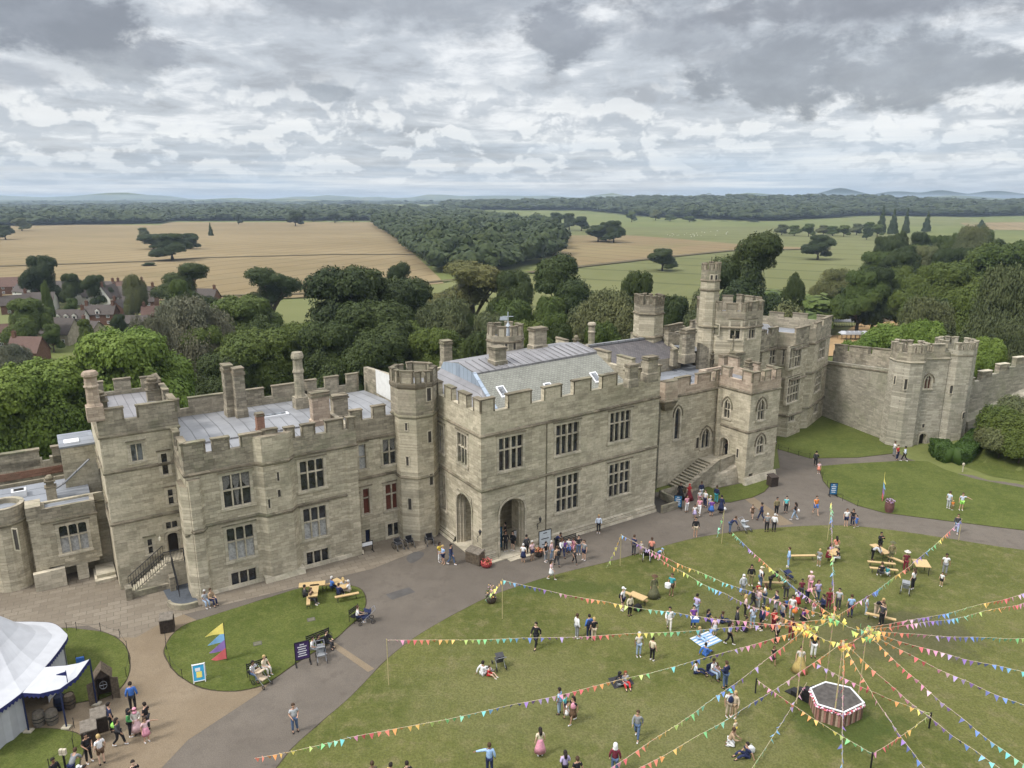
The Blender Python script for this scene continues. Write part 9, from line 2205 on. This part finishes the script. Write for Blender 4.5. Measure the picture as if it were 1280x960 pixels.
base = n.math('ADD', base, n.math('MULTIPLY', n.math('SUBTRACT', fn, .5), .32))
c = n.mix(n.ramp(base, .37, .49), grey, mid)
c = n.mix(n.ramp(base, .475, .615), c, white)
e6 = n.math('DIVIDE', el, n.math('ADD', .35, n.math('MULTIPLY', el, 1.2)))
cv = n.comb(n.math('MULTIPLY', az, 19.0), n.math('MULTIPLY', e6, 17.0), 4.0)
cu = n.noise(cv, 1.0, 6, .55, .2)
cu_up = n.noise(n.vmath('ADD', cv, (.12, .40, 0)), 1.0, 6, .55, .2)
band = n.math('MULTIPLY', n.ramp(el, .005, .03), n.ramp(el, .17, .09))
lit = n.ramp(n.math('SUBTRACT', cu, cu_up), -.045, .075)
puff = n.mix(lit, (.54*K, .585*K, .645*K), (.95*K, .965*K, .97*K))
c = n.mix(n.math('MULTIPLY', n.math('MULTIPLY', n.ramp(cu, .455, .53), band), .82), c, puff)
st = n.noise(n.comb(n.math('MULTIPLY', az, 3.0), n.math('MULTIPLY', el, 90.0), 1.0), 1.0, 6, .6)
hz_ = n.mix(n.ramp(st, .42, .66), (.49*K, .62*K, .77*K), (.84*K, .90*K, .95*K))
hz2 = n.mix(n.ramp(n.noise(n.comb(az, n.math('MULTIPLY', el, 6.0), 8.0), 2.2, 4), .35, .65, .35, .95), c, hz_)
c = n.mix(n.ramp(el, .10, .012), c, hz2)
def cloud(cx, cy, rx, ry, amt=.85, col=(.29, .30, .325), soft=.55, seed=0.0, rot=0.0):
 d = Vector(ray(cx, cy)).normalized(); a0 = math.atan2(d.x, d.y); e0 = math.asin(d.z)
 global c
 du = n.math('DIVIDE', n.math('SUBTRACT', az, a0), rx/FPX); dv = n.math('DIVIDE', n.math('SUBTRACT', el, e0), ry/FPX)
 if rot:
  cr, sr = math.cos(R(rot)), math.sin(R(rot)); k_ = rx/ry
  du2 = n.math('ADD', n.math('MULTIPLY', du, cr), n.math('MULTIPLY', dv, sr/k_)); dv2 = n.math('SUBTRACT', n.math('MULTIPLY', dv, cr), n.math('MULTIPLY', du, sr*k_)); du, dv = du2, dv2
 r = n.math('SQRT', n.math('ADD', n.math('MULTIPLY', du, du), n.math('MULTIPLY', dv, dv)))
 f = n.noise(n.comb(n.math('MULTIPLY', az, 12.0), n.math('MULTIPLY', el, 21.0), seed), 1.0, 7, .62, .2)
 r = n.math('ADD', r, n.math('MULTIPLY', n.math('SUBTRACT', f, .5), 2.7))
 m = n.ramp(r, 1.03, .9-soft*.7, 0, min(1, amt+.08))
 sh = n.mix(n.ramp(f, .35, .65), tuple(k*K*q for k, q in zip(col, (.98, 1.02, 1.06))), tuple(k*K*1.25*q for k, q in zip(col, (.98, 1.02, 1.06))))
 c = n.mix(m, c, sh)
for a_ in ((1150, -14, 360, 40, .85, (.30, .305, .325), .8, 1.0), (560, 0, 330, 45, .6, (.34, .35, .375), .9, 2.0), (30, 12, 120, 50, .9, (.28, .29, .315), .6, 3.0), (960, 92, 95, 48, .95, (.345, .355, .375), .45, 4.0),
           (1140, 88, 130, 42, .85, (.34, .35, .37), .5, 5.0), (700, 36, 55, 36, .8, (.30, .31, .335), .5, 6.0), (200, 66, 48, 22, .85, (.32, .33, .355), .5, 7.0), (150, 84, 40, 20, .6, (.38, .39, .41), .5, 7.5),
           (408, 118, 30, 12, .8, (.38, .40, .43), .5, 8.0), (20, 92, 50, 20, .5, (.38, .39, .42), .6, 9.0), (820, 40, 170, 26, .5, (.34, .35, .375), .8, 10.0)): cloud(*a_)
c = n.mix(n.ramp(z, .32, .75), c, (2.1*K, 2.12*K, 2.2*K))
c = n.mix(n.ramp(z, .0, -.02), c, (.30*K, .33*K, .30*K))
mixed = n.mix(.90, sky.outputs[0], c)
nt.links.new(mixed, bg.inputs['Color']); bg.inputs['Strength'].default_value = .1; w.cycles.sampling_method = 'NONE'
if HAZE:
 hz = MB(); hz.box(-9500, 9900, -320, 10500, -14.5, 62, 0)
 m, ntm, bb = nt_new('thin_summer_haze'); ntm.nodes.remove(bb)
 pv = ntm.nodes.new('ShaderNodeVolumePrincipled'); pv.inputs['Density'].default_value = HAZE
 pv.inputs['Color'].default_value = (.62, .77, .95, 1); pv.inputs['Anisotropy'].default_value = .2
 ntm.links.new(pv.outputs[0], ntm.nodes['Material Output'].inputs['Volume'])
 tag(hz.build('haze', m), kind='stuff')
vs = sc.view_settings; vs.view_transform = 'Standard'; vs.look = 'None'; vs.exposure = EXPO; vs.gamma = 1; vs.use_curve_mapping = False
sc.render.engine = 'CYCLES'
cy = sc.cycles; cy.use_denoising = True; cy.denoising_prefilter = 'ACCURATE'; cy.use_adaptive_sampling = True; cy.adaptive_threshold = .015
cy.max_bounces = 6; cy.diffuse_bounces = 3; cy.glossy_bounces = 2; cy.transmission_bounces = 2; cy.volume_bounces = 0; cy.transparent_max_bounces = 4
cy.sample_clamp_indirect = 8
